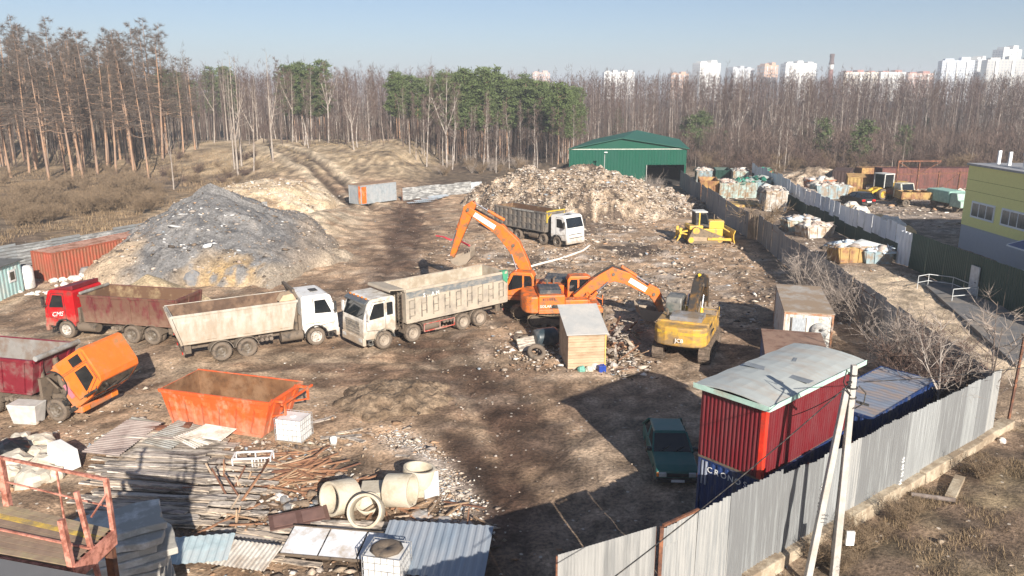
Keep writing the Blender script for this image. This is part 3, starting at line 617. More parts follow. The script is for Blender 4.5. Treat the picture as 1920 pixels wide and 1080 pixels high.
m.build('roof_lamp', AMBER, c)
bb = bed(t, -1.5, -9.15, 1.22, 2.05, 1.25, 1.25, greyb, ing, 'key', nr=9, canopy=1.0, fs=0, rs=0)
for s_ in (-1, 1): m = MB(); m.box(-9.1, -1.55, s_ * 1.252, s_ * 1.262, 2.72, 3.12); m.build('top_band', gtop, bb)
text_part('S . . A M', .34, LETTER, bb, frame((-3.3, 1.275, 2.75), (-1, 0, 0), (0, 0, 1)))
m = MB()
for y in (.75, 1.2):
    m.bar((-1.28, y, 1.0), (-1.28, y, 3.1), .05)
for i in range(9): m.bar((-1.28, .75, 1.15 + i * .22), (-1.28, 1.2, 1.15 + i * .22), .035)
m.build('ladder', FRAME, t)
m = MB(); m.bar((-2.75, 1.22, .95), (-5.0, 1.22, .95), .05); m.bar((-2.75, 1.22, .5), (-5.0, 1.22, .5), .06); 
for x in (-2.75, -3.9, -5.0): m.bar((x, 1.22, .5), (x, 1.22, .95), .05)
m.build('side_guard', mat('red_white_rail', (.42, .3, .25), .6, dirt=(.4, .06, .04), da=.35, ds=3), t)
m = MB(); m.add([(-9.25, 1.32, 3.3), (-8.75, 1.34, 3.3), (-8.85, 1.33, 2.75), (-9.2, 1.33, 2.5)], [(0, 1, 2, 3)]); m.add([(-9.25, 1.0, 3.32), (-8.75, 1.0, 3.32), (-8.75, 1.34, 3.3), (-9.25, 1.32, 3.3)], [(0, 1, 2, 3)]); m.build('green_tarp', mat('green_tarp', (.06, .3, .17), .7), t)
rear_bits(t, -8.9); mudguard(t, -2.0, 1); mudguard(t, -2.0, -1)
# truck by the mound
dgrey = mat('dark_grey_steel', (.105, .1, .095), .7, var=.12, dirt=(.2, .17, .14), da=.4, ds=1)
rz = math.radians(-47.5); t = thing('dump_truck', 'white cab dump truck with a ribbed dark grey body before the garbage mound', 'dump truck', place(4.38, 73.33, rz, 1.1), rz)
c = cab(t, wc, style=1, z1=3.1); chassis(t, [0, -1.95, -5.5, -6.9], -8.3, side=-1)
m = MB(); m.box(1.35, 1.375, -.95, .95, 1.3, 1.36); m.box(1.35, 1.375, -.95, .95, .95, 1.0); m.build('grille', BLACK, c)
bb = bed(t, -1.5, -8.9, 1.25, 1.95, 1.27, 1.27, dgrey, inn, 'grid', nr=11, canopy=.0, fs=.1, rs=0, deep=.09)
m = MB(); m.box(-6.2, -3.0, -1.42, -1.41, 3.06, 3.2); m.build('side_plate', mat('pale_sign', (.55, .54, .5), .6, dirt=(.1, .1, .1), da=.4, ds=12), bb)
m = MB()
for s_ in (-1, 1): m.bar((-1.36, s_ * 1.2, 2.2), (-1.36, s_ * 1.2, 3.35), .12)
m.bar((-1.36, -1.25, 3.3), (-1.36, 1.25, 3.3), .12); m.bar((-1.36, -1.2, 2.5), (-1.36, -.5, 3.2), .1); m.build('tarp_frame', mat('yellow_bracket', (.5, .36, .05), .6), t)
rear_bits(t, -8.6)
# truck with its cab tipped forward
orng = mat('orange_cab_paint', '#e8742a', .45, var=.07, dirt=(.42, .2, .08), da=.22, ds=1.4, splash=(.6, 1.3, (.34, .22, .14), .6))
burg2 = mat('deep_red_steel', (.19, .014, .026), .5, var=.1, dirt=(.2, .11, .1), da=.25, ds=1.5)
ing2 = mat('grey_bed_inside', (.24, .225, .21), .9, var=.1, dirt=(.19, .14, .11), da=.3)
p = G(112, 790); rz = math.radians(-13); t = thing('dump_truck', 'dump truck with an orange cab tipped forward and a deep red tipper body', 'dump truck', place(p.x, p.y, rz, 1.1), rz)
c = cab(t, orng, style=2); chassis(t, [0, -3.6, -5.0], -6.6, side=-1)
a_ = math.radians(58); hx_, hz0 = 1.05, .95
c.matrix_local = Matrix.Translation((hx_, 0, hz0 + .12)) @ Matrix.Rotation(a_, 4, 'Y') @ Matrix.Translation((-hx_, 0, -hz0))
m = MB(); m.box(.75, 1.35, -1.15, 1.15, .5, .82); m.build('front_step', orng, t, bevel=.05)
for s_ in (-1, 1): m = MB(); m.box(1.35, 1.4, s_ * .7, s_ * 1.08, .56, .76); m.build('front_lamp', AMBER, t)
m = MB()
for q in (((-.785, -.6, 1.85), (-.785, .6, 1.85)), ((-.785, .6, 1.85), (-.785, .6, 2.5)), ((-.785, .6, 2.5), (-.785, -.6, 2.5)), ((-.785, -.6, 2.5), (-.785, -.6, 1.85))): m.bar(*q, .05, .04)
m.bar((-.785, -1.15, 1.5), (-.785, 1.15, 1.5), .03); m.build('rear_panel', mat('orange_shadow_gap', (.45, .18, .05), .6), c)
m = MB(); m.box(-.6, .9, -1.236, -1.228, 2.86, 2.88); m.box(-.2, -.18, -1.236, -1.228, 1.15, 2.85); m.build('seam', BLACK, c)
m = MB(); m.box(.2, .9, -1.24, -1.23, .95, 1.2); m.build('step_panel', mat('purple_scuff', (.45, .16, .2), .6), c)
bed(t, -1.25, -7.1, 1.15, 1.75, 1.3, 1.1, burg2, ing2, 'vert', fs=.5, nr=5, deep=.07)
m = MB(); m.cyl((-.62, -1.28, 2.98), (-.62, 1.28, 2.98), .13, 8); m.build('tarp_roll', mat('grey_tarp', (.3, .3, .29), .8), t)
m = MB(); m.cyl((-.6, 0, .95), (-.85, 0, 2.6), .13, 10); m.box(-.3, .75, -.42, .42, .75, 1.25); m.cyl((-.3, .3, 1.3), (.5, .3, 1.3), .15, 8); m.cyl((-.9, -.5, 1.0), (-.9, -.5, 1.75), .09, 8); m.tube([(-.9, -.5, 1.75), (-.6, -.8, 1.9), (-.2, -.7, 1.4)], .05, 6); m.build('engine', FRAME, t)
m = MB(); m.box(-4.6, -3.2, -1.19, -1.17, 1.3, 1.36); m.build('reflector', mat('orange_reflector', (.8, .3, .03), .4), t)
mudguard(t, -3.6, -1); mudguard(t, -5.0, -1)
# loose orange body on the ground
obd = mat('orange_steel', '#d65c28', .55, var=.09, dirt=(.46, .24, .14), da=.22, ds=2.0, stretch=(1, 1, .6), splash=(-.1, 1.2, (.44, .33, .24), .65))
obi = mat('rusty_inside', (.15, .07, .03), .9, var=.35, dirt=(.23, .13, .07), da=.3)
rz = math.atan2(-1.61, 5.34); d_ = Vector((math.cos(rz), math.sin(rz))); l_ = Vector((-d_.y, d_.x))
ce = Vector((-12.45, 32.25)); t = thing('tipper_body', 'empty orange tipper body standing on the ground by the scrap boards', 'dump body', (ce.x, ce.y, .02), rz)
bb = bed(t, 2.1, -2.55, .12, 1.78, 1.27, 1.0, obd, obi, 'pane', fs=.65, rs=-.25, nr=6, tail=False, deep=.06)
m = MB()
for y in (-.9, .9): m.bar((2.6, y, 1.84), (3.3, y, 1.84), .1); m.bar((3.25, y, 1.84), (3.25, y, 1.25), .08); m.bar((3.25, y, 1.3), (2.55, y, 1.1), .06)
m.bar((3.3, -1.2, 1.84), (3.3, 1.2, 1.84), .09); m.box(2.12, 2.7, -.2, .2, .3, .6); m.build('front_bracket', obd, t)
m = MB()
for y in (-.6, .6): m.box(-2.5, 2.0, y - .1, y + .1, 0, .12)
m.build('runner', FRAME, t)

# ------------------------------------------------------------------ excavators
def rot2(p, a): return (p[0] * math.cos(a) - p[1] * math.sin(a), p[0] * math.sin(a) + p[1] * math.cos(a))
def tracks(root, L, wd, gauge, h, matl, pads=True):
    for s_ in (-1, 1):
        y = s_ * gauge / 2; m = MB(); r = h / 2; P = []
        for a in range(-90, 91, 22): P.append((L / 2 - r + r * math.cos(math.radians(a)), r + r * math.sin(math.radians(a))))
        for a in range(90, 271, 22): P.append((-L / 2 + r + r * math.cos(math.radians(a)), r + r * math.sin(math.radians(a))))
        inner = [(p[0] * .985 if abs(p[0]) < L / 2 - r else p[0] - math.copysign(.07, p[0]), r + (p[1] - r) * .84) for p in P]
        n = len(P); v = [(a, y - wd / 2, b) for a, b in P] + [(a, y + wd / 2, b) for a, b in P] + [(a, y - wd / 2, b) for a, b in inner] + [(a, y + wd / 2, b) for a, b in inner]
        f = []
        for i in range(n):
            j = (i + 1) % n; f += [(i, j, n + j, n + i), (2 * n + j, 2 * n + i, 3 * n + i, 3 * n + j), (i, 2 * n + i, 2 * n + j, j), (n + j, 3 * n + j, 3 * n + i, n + i)]
        m.add(v, f)
        per = [Vector((P[i][0], 0, P[i][1])) for i in range(n)] + [Vector((P[0][0], 0, P[0][1]))]; acc = 0; step = .19
        for a, b in zip(per[:-1], per[1:]):
            d = (b - a); l = d.length
            if l < 1e-6: continue
            d /= l; q = (-acc) % step
            while q < l:
                c_ = a + d * q; nn = Vector((d.z, 0, -d.x)); c_ += nn * .015
                m.bar(c_ + Vector((0, y - wd / 2 + .01, 0)), c_ + Vector((0, y + wd / 2 - .01, 0)), .045, .05, 0, tuple(nn)); q += step
            acc += l
        t_ = m.build('track', matl, root)
        g = MB(); yo = y
        for x in np.linspace(-L / 2 + r, L / 2 - r, 7): g.cyl((x, yo - wd * .3, r * (1.0 if abs(x) > L / 2 - r - .1 else .45)), (x, yo + wd * .3, r * (1.0 if abs(x) > L / 2 - r - .1 else .45)), r * (.72 if abs(x) > L / 2 - r - .1 else .34), 12)
        g.box(-L / 2 + r, L / 2 - r, yo - wd * .2, yo + wd * .2, r * .6, r * 1.4); g.build('roller_frame', FRAME, t_)
def ram(mb, p, q, r0, r1, k=.55):
    p, q = Vector(p), Vector(q); c_ = p.lerp(q, k); mb.cyl(p, c_, r0, 10, 0); mb.cyl(c_, q, r1, 8, 1)
def excavator(root, paint, dark, pose, cabm, cwm=None, decal=None, side_txt=None, cabglass=True, top=None, trk=None, house_rz=0.0, jcb=None, mast=None):
    tm = trk or mat('track_steel', (.09, .075, .06), .85, dirt=(.2, .15, .1), da=.5, ds=4)
    un = thing('undercarriage', None, None); un.parent = root; un.rotation_euler = (0, 0, pose.get('under', 0))
    tracks(un, 4.5, .62, 2.55, .95, tm); m = MB(); m.box(-1.1, 1.1, -1.0, 1.0, .45, .85); m.cyl((0, 0, .85), (0, 0, 1.08), .75, 20); m.build('car_body', FRAME, un)
    m = MB(); m.box(-2.0, 2.05, -1.42, 1.42, 1.1, 1.38)
    h = m.build('upper_deck', paint, root, bevel=.03)
    m = MB(); P = [(-2.0, -1.43)] + [(-2.0 - 1.05 * math.sin(math.radians(a)) ** .8 if a else -2.0, -1.43 * math.cos(math.radians(a))) for a in range(15, 180, 15)] + [(-2.0, 1.43)]
    P = [(-2.0, -1.43), (-2.45, -1.42), (-2.78, -1.2), (-2.95, -.75), (-3.0, 0), (-2.95, .75), (-2.78, 1.2), (-2.45, 1.42), (-2.0, 1.43)]
    m.prism(P, 'z', 1.12, 2.2); cwt = m.build('counterweight', cwm or paint, root, bevel=.1)
    m = MB(); m.box(-2.0, -.35, -1.42, 1.42, 1.38, 2.28); hood = m.build('engine_house', paint, root, bevel=.06)
    m = MB(); m.box(-1.9, -.55, -1.0, .75, 2.275, 2.5); 
    for i in range(6): m.box(-1.85 + i * .21, -1.75 + i * .21, -.9, .65, 2.5, 2.52)
    m.build('engine_cover', top or mat('dark_grey_cover', (.05, .055, .06), .5, dirt=(.2, .17, .14), da=.2), hood, bevel=.05)
    m = MB(); m.cyl((-1.2, 1.0, 2.25), (-1.2, 1.0, 2.62), .07, 10); m.tube([(-1.2, 1.0, 2.6), (-1.25, 1.02, 2.7), (-1.35, 1.05, 2.72)], .06, 8); m.build('exhaust', FRAME, hood)
    for s_ in (-1, 1):
        m = MB()
        for i in range(7): m.box(-1.75 + i * .12, -1.69 + i * .12, s_ * 1.415, s_ * 1.43, 1.95, 2.12)
        m.build('vent', BLACK, hood)
        m = MB(); m.prism([(-1.3, 1.45), (.2, 1.45), (-.3, 1.62), (-1.1, 1.7)], 'y', s_ * 1.415, s_ * 1.428); m.build('side_decal', BLACK, hood)
    m = MB(); m.box(-.35, 1.1, -1.42, -.55, 1.38, 1.95); m.box(1.1, 1.9, -1.42, -.75, 1.38, 1.62); m.build('tool_box', paint, root, bevel=.05)
    m = MB()
    for x, y in ((1.2, -1.38), (1.2, -.6), (2.0, -1.38)): m.bar((x, y, 1.6), (x, y, 2.25), .04)
    m.bar((1.2, -1.38, 2.25), (1.2, -.6, 2.25), .04); m.bar((1.2, -1.38, 2.25), (2.0, -1.38, 1.95), .04)
    m.build('handrail', paint, root)
    # cab, on the left
    prof = [(.05, 1.38), (.05, 2.75), (.2, 3.02), (1.35, 3.02), (1.62, 2.9), (1.95, 2.1), (1.95, 1.4)]
    m = MB(); m.prism(prof, 'y', .5, 1.42); c = m.build('cab', cabm, root, bevel=.07)
    for s_, y in ((-1, .5), (1, 1.42)):
        m = MB(); m.prism([(.82, 2.0), (.82, 2.82), (1.42, 2.82), (1.76, 2.1), (1.76, 1.75)], 'y', y - .012, y + .012); m.build('side_window', GLASS, c)
        m = MB(); m.prism([(.18, 2.02), (.18, 2.6), (.28, 2.8), (.7, 2.8), (.7, 2.02)], 'y', y - .012, y + .012); m.build('side_window', GLASS, c)
    m = MB(); m.slab((1.97, .6, 1.75), (1.97, 1.32, 1.75), (1.97, 1.32, 2.1), (1.97, .6, 2.1), .01); m.slab((1.965, .6, 2.12), (1.965, 1.32, 2.12), (1.66, 1.3, 2.84), (1.66, .62, 2.84), .012); m.build('windscreen', GLASS, c)
    m = MB(); m.slab((.048, 1.3, 2.1), (.048, .62, 2.1), (.048, .62, 2.72), (.048, 1.3, 2.72), .01); m.build('rear_window', GLASS if cabglass else mat('dusty_glass', (.1, .12, .11), .3, dirt=(.2, .19, .17), da=.4, ds=2), c)
    # arm, in the plane y = yb
    yb = -.05; bp, st, bk = pose['boom'], pose['stick'], pose['bucket']
    def limb(pts, wds, name, t):
        m = MB(); n = len(pts); up = []; dn = []
        for i, p in enumerate(pts):
            a = Vector(pts[max(i - 1, 0)]); b = Vector(pts[min(i + 1, n - 1)]); d = (b - a).normalized(); q = Vector((-d.y, d.x)) * wds[i] / 2
            up.append(Vector(p) + q); dn.append(Vector(p) - q)
        m.prism([tuple(p) for p in up] + [tuple(p) for p in dn[::-1]], 'y', yb - t, yb + t); return m.build(name, pose.get('armm', paint), root, bevel=.035)
    bo = limb(bp, pose['bw'], 'boom', .27); sk = limb(st, pose['sw'], 'stick', .22)
    m = MB()
    for y in (yb - .42, yb + .42): ram(m, (bp[0][0] + .55, y, bp[0][1] - .35), (pose['lift'][0], y, pose['lift'][1]), .095, .055)
    m.build('boom_ram', [pose.get('ramm', paint), CHROME], root)
    m = MB(); ram(m, (pose['r1'][0], yb, pose['r1'][1]), (pose['r2'][0], yb, pose['r2'][1]), .1, .055); m.build('stick_ram', [pose.get('ramm', paint), CHROME], root)
    m = MB(); ram(m, (pose['r3'][0], yb, pose['r3'][1]), (pose['r4'][0], yb, pose['r4'][1]), .085, .05); m.build('bucket_ram', [pose.get('ramm', paint), CHROME], root)
    m = MB()
    for p in (bp[0], bp[-1], st[-1], bp[len(bp) // 2]): m.cyl((p[0], yb - .34, p[1]), (p[0], yb + .34, p[1]), .11, 12)
    m.build('pin', FRAME, bo)
    m = MB()
    for y in (yb - .12, yb + .08, yb + .18): m.tube([(p[0] - .02, y, p[1] + w_ / 2 + .06) for p, w_ in zip(bp, pose['bw'])] + [(st[0][0], y, st[0][1] + .1)], .03, 6)
    m.build('hydraulic_hose', BLACK, bo)
    bx, bz, ba = bk; m = MB()
    Q = [(0, 0), (.28, .22), (.75, .18), (1.15, -.15), (1.3, -.62), (1.15, -1.05), (1.05, -1.0), (1.15, -.62), (1.02, -.22), (.7, .06), (.3, .1)]
    Rr = lambda p: (bx + rot2(p, ba)[0], bz + rot2(p, ba)[1]); W_ = .62
    m.prism([Rr(p) for p in Q], 'y', yb - W_, yb + W_)
    S_ = [(0, 0), (.28, .22), (.75, .18), (1.15, -.15), (1.3, -.62), (1.15, -1.05), (.55, -.5)]
    for s_ in (-1, 1): m.prism([Rr(p) for p in S_], 'y', yb + s_ * W_, yb + s_ * (W_ + .05))
    for i in range(5): y = yb - W_ + .06 + i * (2 * W_ - .12) / 4; a = Rr((1.17, -.98)); b = Rr((1.02, -1.32)); m.bar((a[0], y, a[1]), (b[0], y, b[1]), .1, .06)
    m.build('bucket', pose.get('bm', mat('worn_bucket', (.24, .2, .16), .6, metal=.2, dirt=(.36, .29, .22), da=.5, ds=2)), root)
    if decal:
        a, b = decal; d = (Vector(b) - Vector(a)); l = d.length; mid = Vector(a).lerp(Vector(b), .5); d.normalize(); q = Vector((-d.y, d.x))
        for s_ in ((1,) if d.x * 0 + 1 else (1, -1)):
            for sd in (-1, 1):
                y = yb + sd * .278
                m = MB(); P_ = [mid - d * l / 2 - q * .16, mid + d * l / 2 - q * .16, mid + d * l / 2 + q * .16, mid - d * l / 2 + q * .16]
                m.prism([tuple(p) for p in P_], 'y', y - .004, y + .004); m.build('decal', LETTER, bo)
                e = d if sd < 0 else -d; f_ = Vector((-e.y, e.x)) if sd < 0 else Vector((e.y, -e.x))
                qq = q if q.y > 0 else -q; ee = e
                if (Vector((ee.x, 0, ee.y)).cross(Vector((qq.x, 0, qq.y)))).y * sd < 0: ee = -ee
                text_part('DOOSAN', .27, mat('decal_orange', (.75, .2, .04), .6), bo, frame((mid.x, y + sd * .008, mid.y), (ee.x, 0, ee.y), (qq.x, 0, qq.y)), .003)
    if side_txt:
        text_part(side_txt, .24, LETTER, hood, frame((-1.55, -1.435, 1.58), (1, 0, 0), (0, 0, 1)), .003); text_part(side_txt, .24, LETTER, hood, frame((-1.55, 1.435, 1.58), (-1, 0, 0), (0, 0, 1)), .003)
    if jcb: text_part(jcb, .3, LETTER, cwt, frame((-3.1, -.05, 1.5), (0, -1, 0), (0, 0, 1)), .01)
    return cwt
orx = mat('excavator_orange', '#e8701c', .5, var=.08, dirt=(.24, .12, .055), da=.3, ds=2.2, splash=(.8, 1.7, (.3, .19, .11), .75))
rz = math.radians(169); t = thing('excavator', 'orange crawler excavator with its arm raised high behind the long grey truck', 'excavator', (1.75, 50.6, .05), rz)
excavator(t, orx, BLACK, dict(under=.5, boom=[(.35, 1.75), (1.0, 3.3), (1.65, 4.55), (2.6, 5.55), (4.75, 6.85)], bw=[.45, .78, .95, .8, .42], lift=(1.75, 4.0),
    stick=[(4.35, 7.35), (4.7, 6.9), (5.35, 5.2), (5.95, 3.55)], sw=[.35, .75, .5, .3], r1=(2.3, 6.2), r2=(4.35, 7.3), r3=(5.1, 6.7), r4=(6.0, 4.4),
    bucket=(5.95, 3.5, math.radians(200))), orx, decal=((2.9, 5.72), (4.3, 6.57)), side_txt='DX')
rz = math.radians(4); t = thing('excavator', 'orange crawler excavator with its arm stretched low toward the yellow one', 'excavator', (3.55, 47.75, .05), rz)
excavator(t, orx, BLACK, dict(under=-.35, boom=[(.45, 1.75), (1.8, 2.75), (2.85, 3.3), (3.75, 3.0), (5.5, 1.95)], bw=[.45, .75, .92, .75, .42], lift=(2.5, 2.85),
    stick=[(5.1, 2.45), (5.55, 2.05), (5.9, 1.3), (6.1, .75)], sw=[.4, .75, .5, .35], r1=(3.4, 3.75), r2=(5.2, 2.6), r3=(5.65, 2.35), r4=(6.4, 1.3),
    bucket=(6.05, .85, math.radians(215))), orx, decal=((3.9, 2.92), (5.0, 2.25)), side_txt='SOLAR')
yel = mat('worn_yellow', (.56, .32, .05), .6, var=.15, dirt=(.27, .18, .09), da=.38, ds=1.3, stretch=(1, 1, 1.5))
yarm = mat('oily_yellow_arm', (.2, .1, .02), .6, var=.3, dirt=(.035, .03, .026), da=.5, ds=1.6)
p = (10.15, 42.5); rz = math.radians(67); t = thing('excavator', 'worn yellow crawler excavator seen from behind, its arm folded ahead', 'excavator', (p[0], p[1], .05), rz)
cwt = excavator(t, yel, BLACK, dict(under=0, boom=[(.35, 1.75), (1.3, 2.75), (2.2, 3.4), (3.0, 3.5), (4.5, 2.95)], bw=[.45, .75, .9, .75, .42], lift=(1.7, 2.95), armm=yarm, ramm=mat('bright_yellow_ram', (.75, .5, .03), .5),
    stick=[(4.1, 3.45), (4.55, 3.0), (4.9, 2.1), (5.1, 1.3)], sw=[.35, .7, .45, .3], r1=(2.4, 3.95), r2=(4.1, 3.4), r3=(4.8, 3.05), r4=(5.4, 1.9), bucket=(5.1, 1.25, math.radians(205))),
    mat('dusty_dark_cab', (.075, .08, .08), .5, dirt=(.2, .19, .17), da=.4, ds=1.5), jcb='JCB', cabglass=False, top=mat('grey_panel', (.22, .22, .23), .55, dirt=(.2, .15, .1), da=.35), trk=mat('dusty_track', (.2, .15, .115), .9, dirt=(.1, .075, .055), da=.4, ds=5))
m = MB(); P = [(-2.2, -1.44), (-2.47, -1.43), (-2.8, -1.21), (-2.97, -.76), (-3.02, 0), (-2.97, .76), (-2.8, 1.21), (-2.47, 1.43), (-2.2, 1.44)]
m.prism(P, 'z', 1.78, 1.95); m.build('yellow_band', mat('band_yellow', (.62, .4, .04), .5, dirt=(.3, .2, .1), da=.3, ds=3), cwt)

# ------------------------------------------------------------------ bulldozer
by = mat('dozer_yellow', (.66, .42, .05), .45, var=.08, dirt=(.3, .2, .1), da=.25, ds=1.5)
t = thing('bulldozer', 'yellow crawler bulldozer with a rear ripper pushing into the garbage', 'bulldozer', (18.9, 75.9, .05), math.radians(3))
for s_ in (-1, 1):
    y = s_ * .95; m = MB(); P = [(-1.75, .35), (-1.6, .08), (-1.4, 0), (1.5, 0), (1.72, .1), (1.85, .38), (1.72, .66), (1.5, .75), (-.75, 1.62), (-1.0, 1.66), (-1.25, 1.5)]
    m.prism(P, 'y', y - .28, y + .28); tr = m.build('track', mat('track_steel', (.09, .075, .06), .85), t)
    m = MB(); m.prism([(-1.4, .3), (1.4, .22), (1.5, .55), (-1.2, .72)], 'y', y - .295, y + .295); m.build('roller_frame', mat('dusty_frame', (.36, .27, .18), .9), tr)
    m = MB(); m.cyl((-.95, y - .3, 1.28), (-.95, y + .32, 1.28), .33, 16); m.cyl((-1.4, y - .3, .38), (-1.4, y + .32, .38), .28, 14); m.cyl((1.48, y - .3, .38), (1.48, y + .32, .38), .28, 14); m.build('sprocket', by, tr)
m = MB(); m.box(-1.2, 1.9, -.62, .62, .6, 1.35); m.box(.5, 2.0, -.55, .55, 1.35, 2.15); m.build('body', by, t, bevel=.05)
m = MB(); m.box(-1.55, -.2, -.95, .95, 1.35, 1.75); m.build('fender', by, t, bevel=.06)
m = MB(); m.prism([(-.9, 1.7), (-.95, 3.0), (.15, 3.0), (.45, 2.1), (.45, 1.5)], 'y', -.7, .7); c = m.build('cab', BLACK, t, bevel=.05)
m = MB(); m.box(-1.0, .25, -.75, .75, 3.0, 3.1); m.build('roof', mat('white_roof', (.6, .6, .57), .5), c, bevel=.03)
for s_ in (-1, 1):
    m = MB(); m.prism([(-.45, 1.9), (-.45, 2.85), (.08, 2.85), (.33, 2.1), (.33, 1.8)], 'y', s_ * .69, s_ * .715); m.build('side_window', GLASS, c)
    m = MB(); m.bar((-.55, s_ * .72, 1.75), (-.55, s_ * .72, 3.0), .12); m.build('cab_post', by, c)
m = MB(); m.cyl((1.2, .2, 2.15), (1.2, .2, 2.7), .06, 8); m.build('exhaust', FRAME, t)
m = MB(); Pb = [(2.75, .1), (2.62, .5), (2.6, .95), (2.75, 1.35), (2.83, 1.35), (2.68, .95), (2.7, .5), (2.84, .1)]; m.prism(Pb, 'y', -1.7, 1.7); m.build('blade', by, t)
m = MB()
for s_ in (-1, 1): m.bar((.2, s_ * 1.3, .5), (2.65, s_ * 1.3, .4), .2, .25); m.bar((1.7, s_ * .4, 1.6), (2.65, s_ * .7, 1.0), .1)
m.build('push_arm', by, t)
m = MB(); m.bar((-1.6, -.5, 1.2), (-2.3, -.5, 1.05), .16); m.bar((-1.6, .5, 1.2), (-2.3, .5, 1.05), .16); m.box(-2.45, -2.2, -.8, .8, .9, 1.15)
for y in (-.6, .6): m.prism([(-2.45, 1.5), (-2.2, 1.5), (-2.3, .6), (-2.6, .2), (-2.75, .15), (-2.5, .6)], 'y', y - .06, y + .06)
m.bar((-1.6, -.4, .8), (-2.35, -.4, 1.0), .12); m.bar((-1.6, .4, .8), (-2.35, .4, 1.0), .12); m.build('ripper', by, t)
# ------------------------------------------------------------------ containers and cabins
def container(name, label, cat, cx, cy, z, rz, L, W, Hh, m_, roofm=None, pitch=.28, depth=.04, postm=None, roof='corr', doors=0, group=None):
    t = thing(name, label, cat, (cx, cy, z), rz, group); a, b = L / 2, W / 2; pm = postm or m_
    k = MB(); e = .07
    k.corr((-a + e, -b + .05, .12), (1, 0, 0), L - 2 * e, (0, 0, 1), Hh - .24, pitch, depth, (0, -1, 0)); k.corr((a - e, b - .05, .12), (-1, 0, 0), L - 2 * e, (0, 0, 1), Hh - .24, pitch, depth, (0, 1, 0))
    k.corr((-a + .05, b - e, .12), (0, -1, 0), W - 2 * e, (0, 0, 1), Hh - .24, pitch, depth, (-1, 0, 0)); k.corr((a - .05, -b + e, .12), (0, 1, 0), W - 2 * e, (0, 0, 1), Hh - .24, pitch, depth, (1, 0, 0))
    k.build('wall', m_, t)
    f = MB()
    for x in (-a, a):
        for y in (-b, b): f.box(x - (.1 if x > 0 else 0), x + (.1 if x < 0 else 0), y - (.1 if y > 0 else 0), y + (.1 if y < 0 else 0), 0, Hh)
    for z_ in (0, Hh - .12):
        for y in (-b + .001, b - .071): f.box(-a + .1, a - .1, y, y + .07, z_, z_ + .12)
        for x in (-a + .001, a - .071): f.box(x, x + .07, -b + .1, b - .1, z_, z_ + .12)
    f.build('frame', pm, t, bevel=.008)
    r = MB()
    if roof == 'corr': r.corr((-a + .08, -b + .07, Hh - .03), (1, 0, 0), L - .16, (0, 1, 0), W - .14, .3, .025, (0, 0, 1))
    else: r.box(-a - .03, a + .03, -b - .03, b + .03, Hh + .002, Hh + .05)
    r.build('roof', roofm or m_, t)
    return t
blue = mat('container_blue', (.012, .035, .13), .5, var=.15, dirt=(.12, .12, .14), da=.22, ds=2, stretch=(1, 1, .3))
cred = mat('cabin_red', '#66111b', .5, var=.1, dirt=(.13, .02, .025), da=.35, ds=2.5, stretch=(1, 1, .2))
rzS = math.radians(41.4); ux, uy = math.cos(rzS), math.sin(rzS)
sc = (9.42, 25.2)
t = container('shipping_container', 'dark blue shipping container lettered CRONOS under a red cabin', 'container', sc[0], sc[1], 0.02, rzS, 6.06, 2.42, 2.59, blue, doors=0)
for i, ch in enumerate('CRONOS'):
    text_part(ch, .3, LETTER, t, frame((-3.055, 0.72 - i * .27, 2.2), (0, -1, 0), (0, 0, 1)), .004)
m = MB()
for y in (.86, 1.0): m.box(-3.05, -2.99, y, y + .05, 1.6, 2.45)
m.build('pale_stripe', mat('pale_blue_stripe', (.3, .33, .4), .6), t)
rfm = mat('pale_grey_sheet', (.43, .455, .44), .6, var=.07, dirt=(.40, .35, .3), da=.2, ds=.9, stretch=(1, .35, 1))
t = thing('site_cabin', 'red corrugated cabin with a pale sheet roof stacked on the blue container', 'cabin', (sc[0] - .05, sc[1] + .02, 2.62), rzS)
L_, W_, H_ = 6.0, 2.36, 2.5; a, b = L_ / 2, W_ / 2; k = MB()
k.corr((-a + .16, -b, .02), (1, 0, 0), L_ - .16, (0, 0, 1), H_, .15, .025, (0, -1, 0)); k.corr((a, b, .02), (-1, 0, 0), L_, (0, 0, 1), H_, .15, .025, (0, 1, 0))
k.corr((-a, b, .02), (0, -1, 0), W_ - .02, (0, 0, 1), H_, .15, .025, (-1, 0, 0)); k.corr((a, -b, .02), (0, 1, 0), W_, (0, 0, 1), H_, .15, .025, (1, 0, 0)); k.build('wall', cred, t)
k = MB(); k.box(-a - .03, -a + .15, -b - .035, -b + .02, 0.0, H_ + .02); k.box(-a - .035, -a + .01, -b - .03, -b + .13, 0.0, H_ + .02); k.build('corner_trim', mat('bright_red_trim', '#e03a26', .45, dirt=(.4, .05, .03)), t)
k = MB(); k.box(-a - .02, a + .02, -b + .0, b, -.06, .015); k.build('floor_frame', FRAME, t)
k = MB(); n = 10
for i in range(n):
    x0, x1 = -a - .2 + (L_ + .5) * i / n, -a - .2 + (L_ + .5) * (i + 1) / n; zz = lambda x, y: H_ + .06 + .1 * (1 - (y / b) ** 2) + .015 * math.sin(x * 5 + y)
    for j in range(6):
        y0, y1 = -b - .22 + (W_ + .44) * j / 6, -b - .22 + (W_ + .44) * (j + 1) / 6
        k.hexa([(x0, y0, zz(x0, y0)), (x1, y0, zz(x1, y0)), (x1, y1, zz(x1, y1)), (x0, y1, zz(x0, y1))], [(x0, y0, zz(x0, y0) + .03), (x1, y0, zz(x1, y0) + .03), (x1, y1, zz(x1, y1) + .03), (x0, y1, zz(x0, y1) + .03)])
k.build('roof', rfm, t)
mint = mat('mint_edge', (.42, .6, .52), .6, dirt=(.4, .35, .28), da=.2)
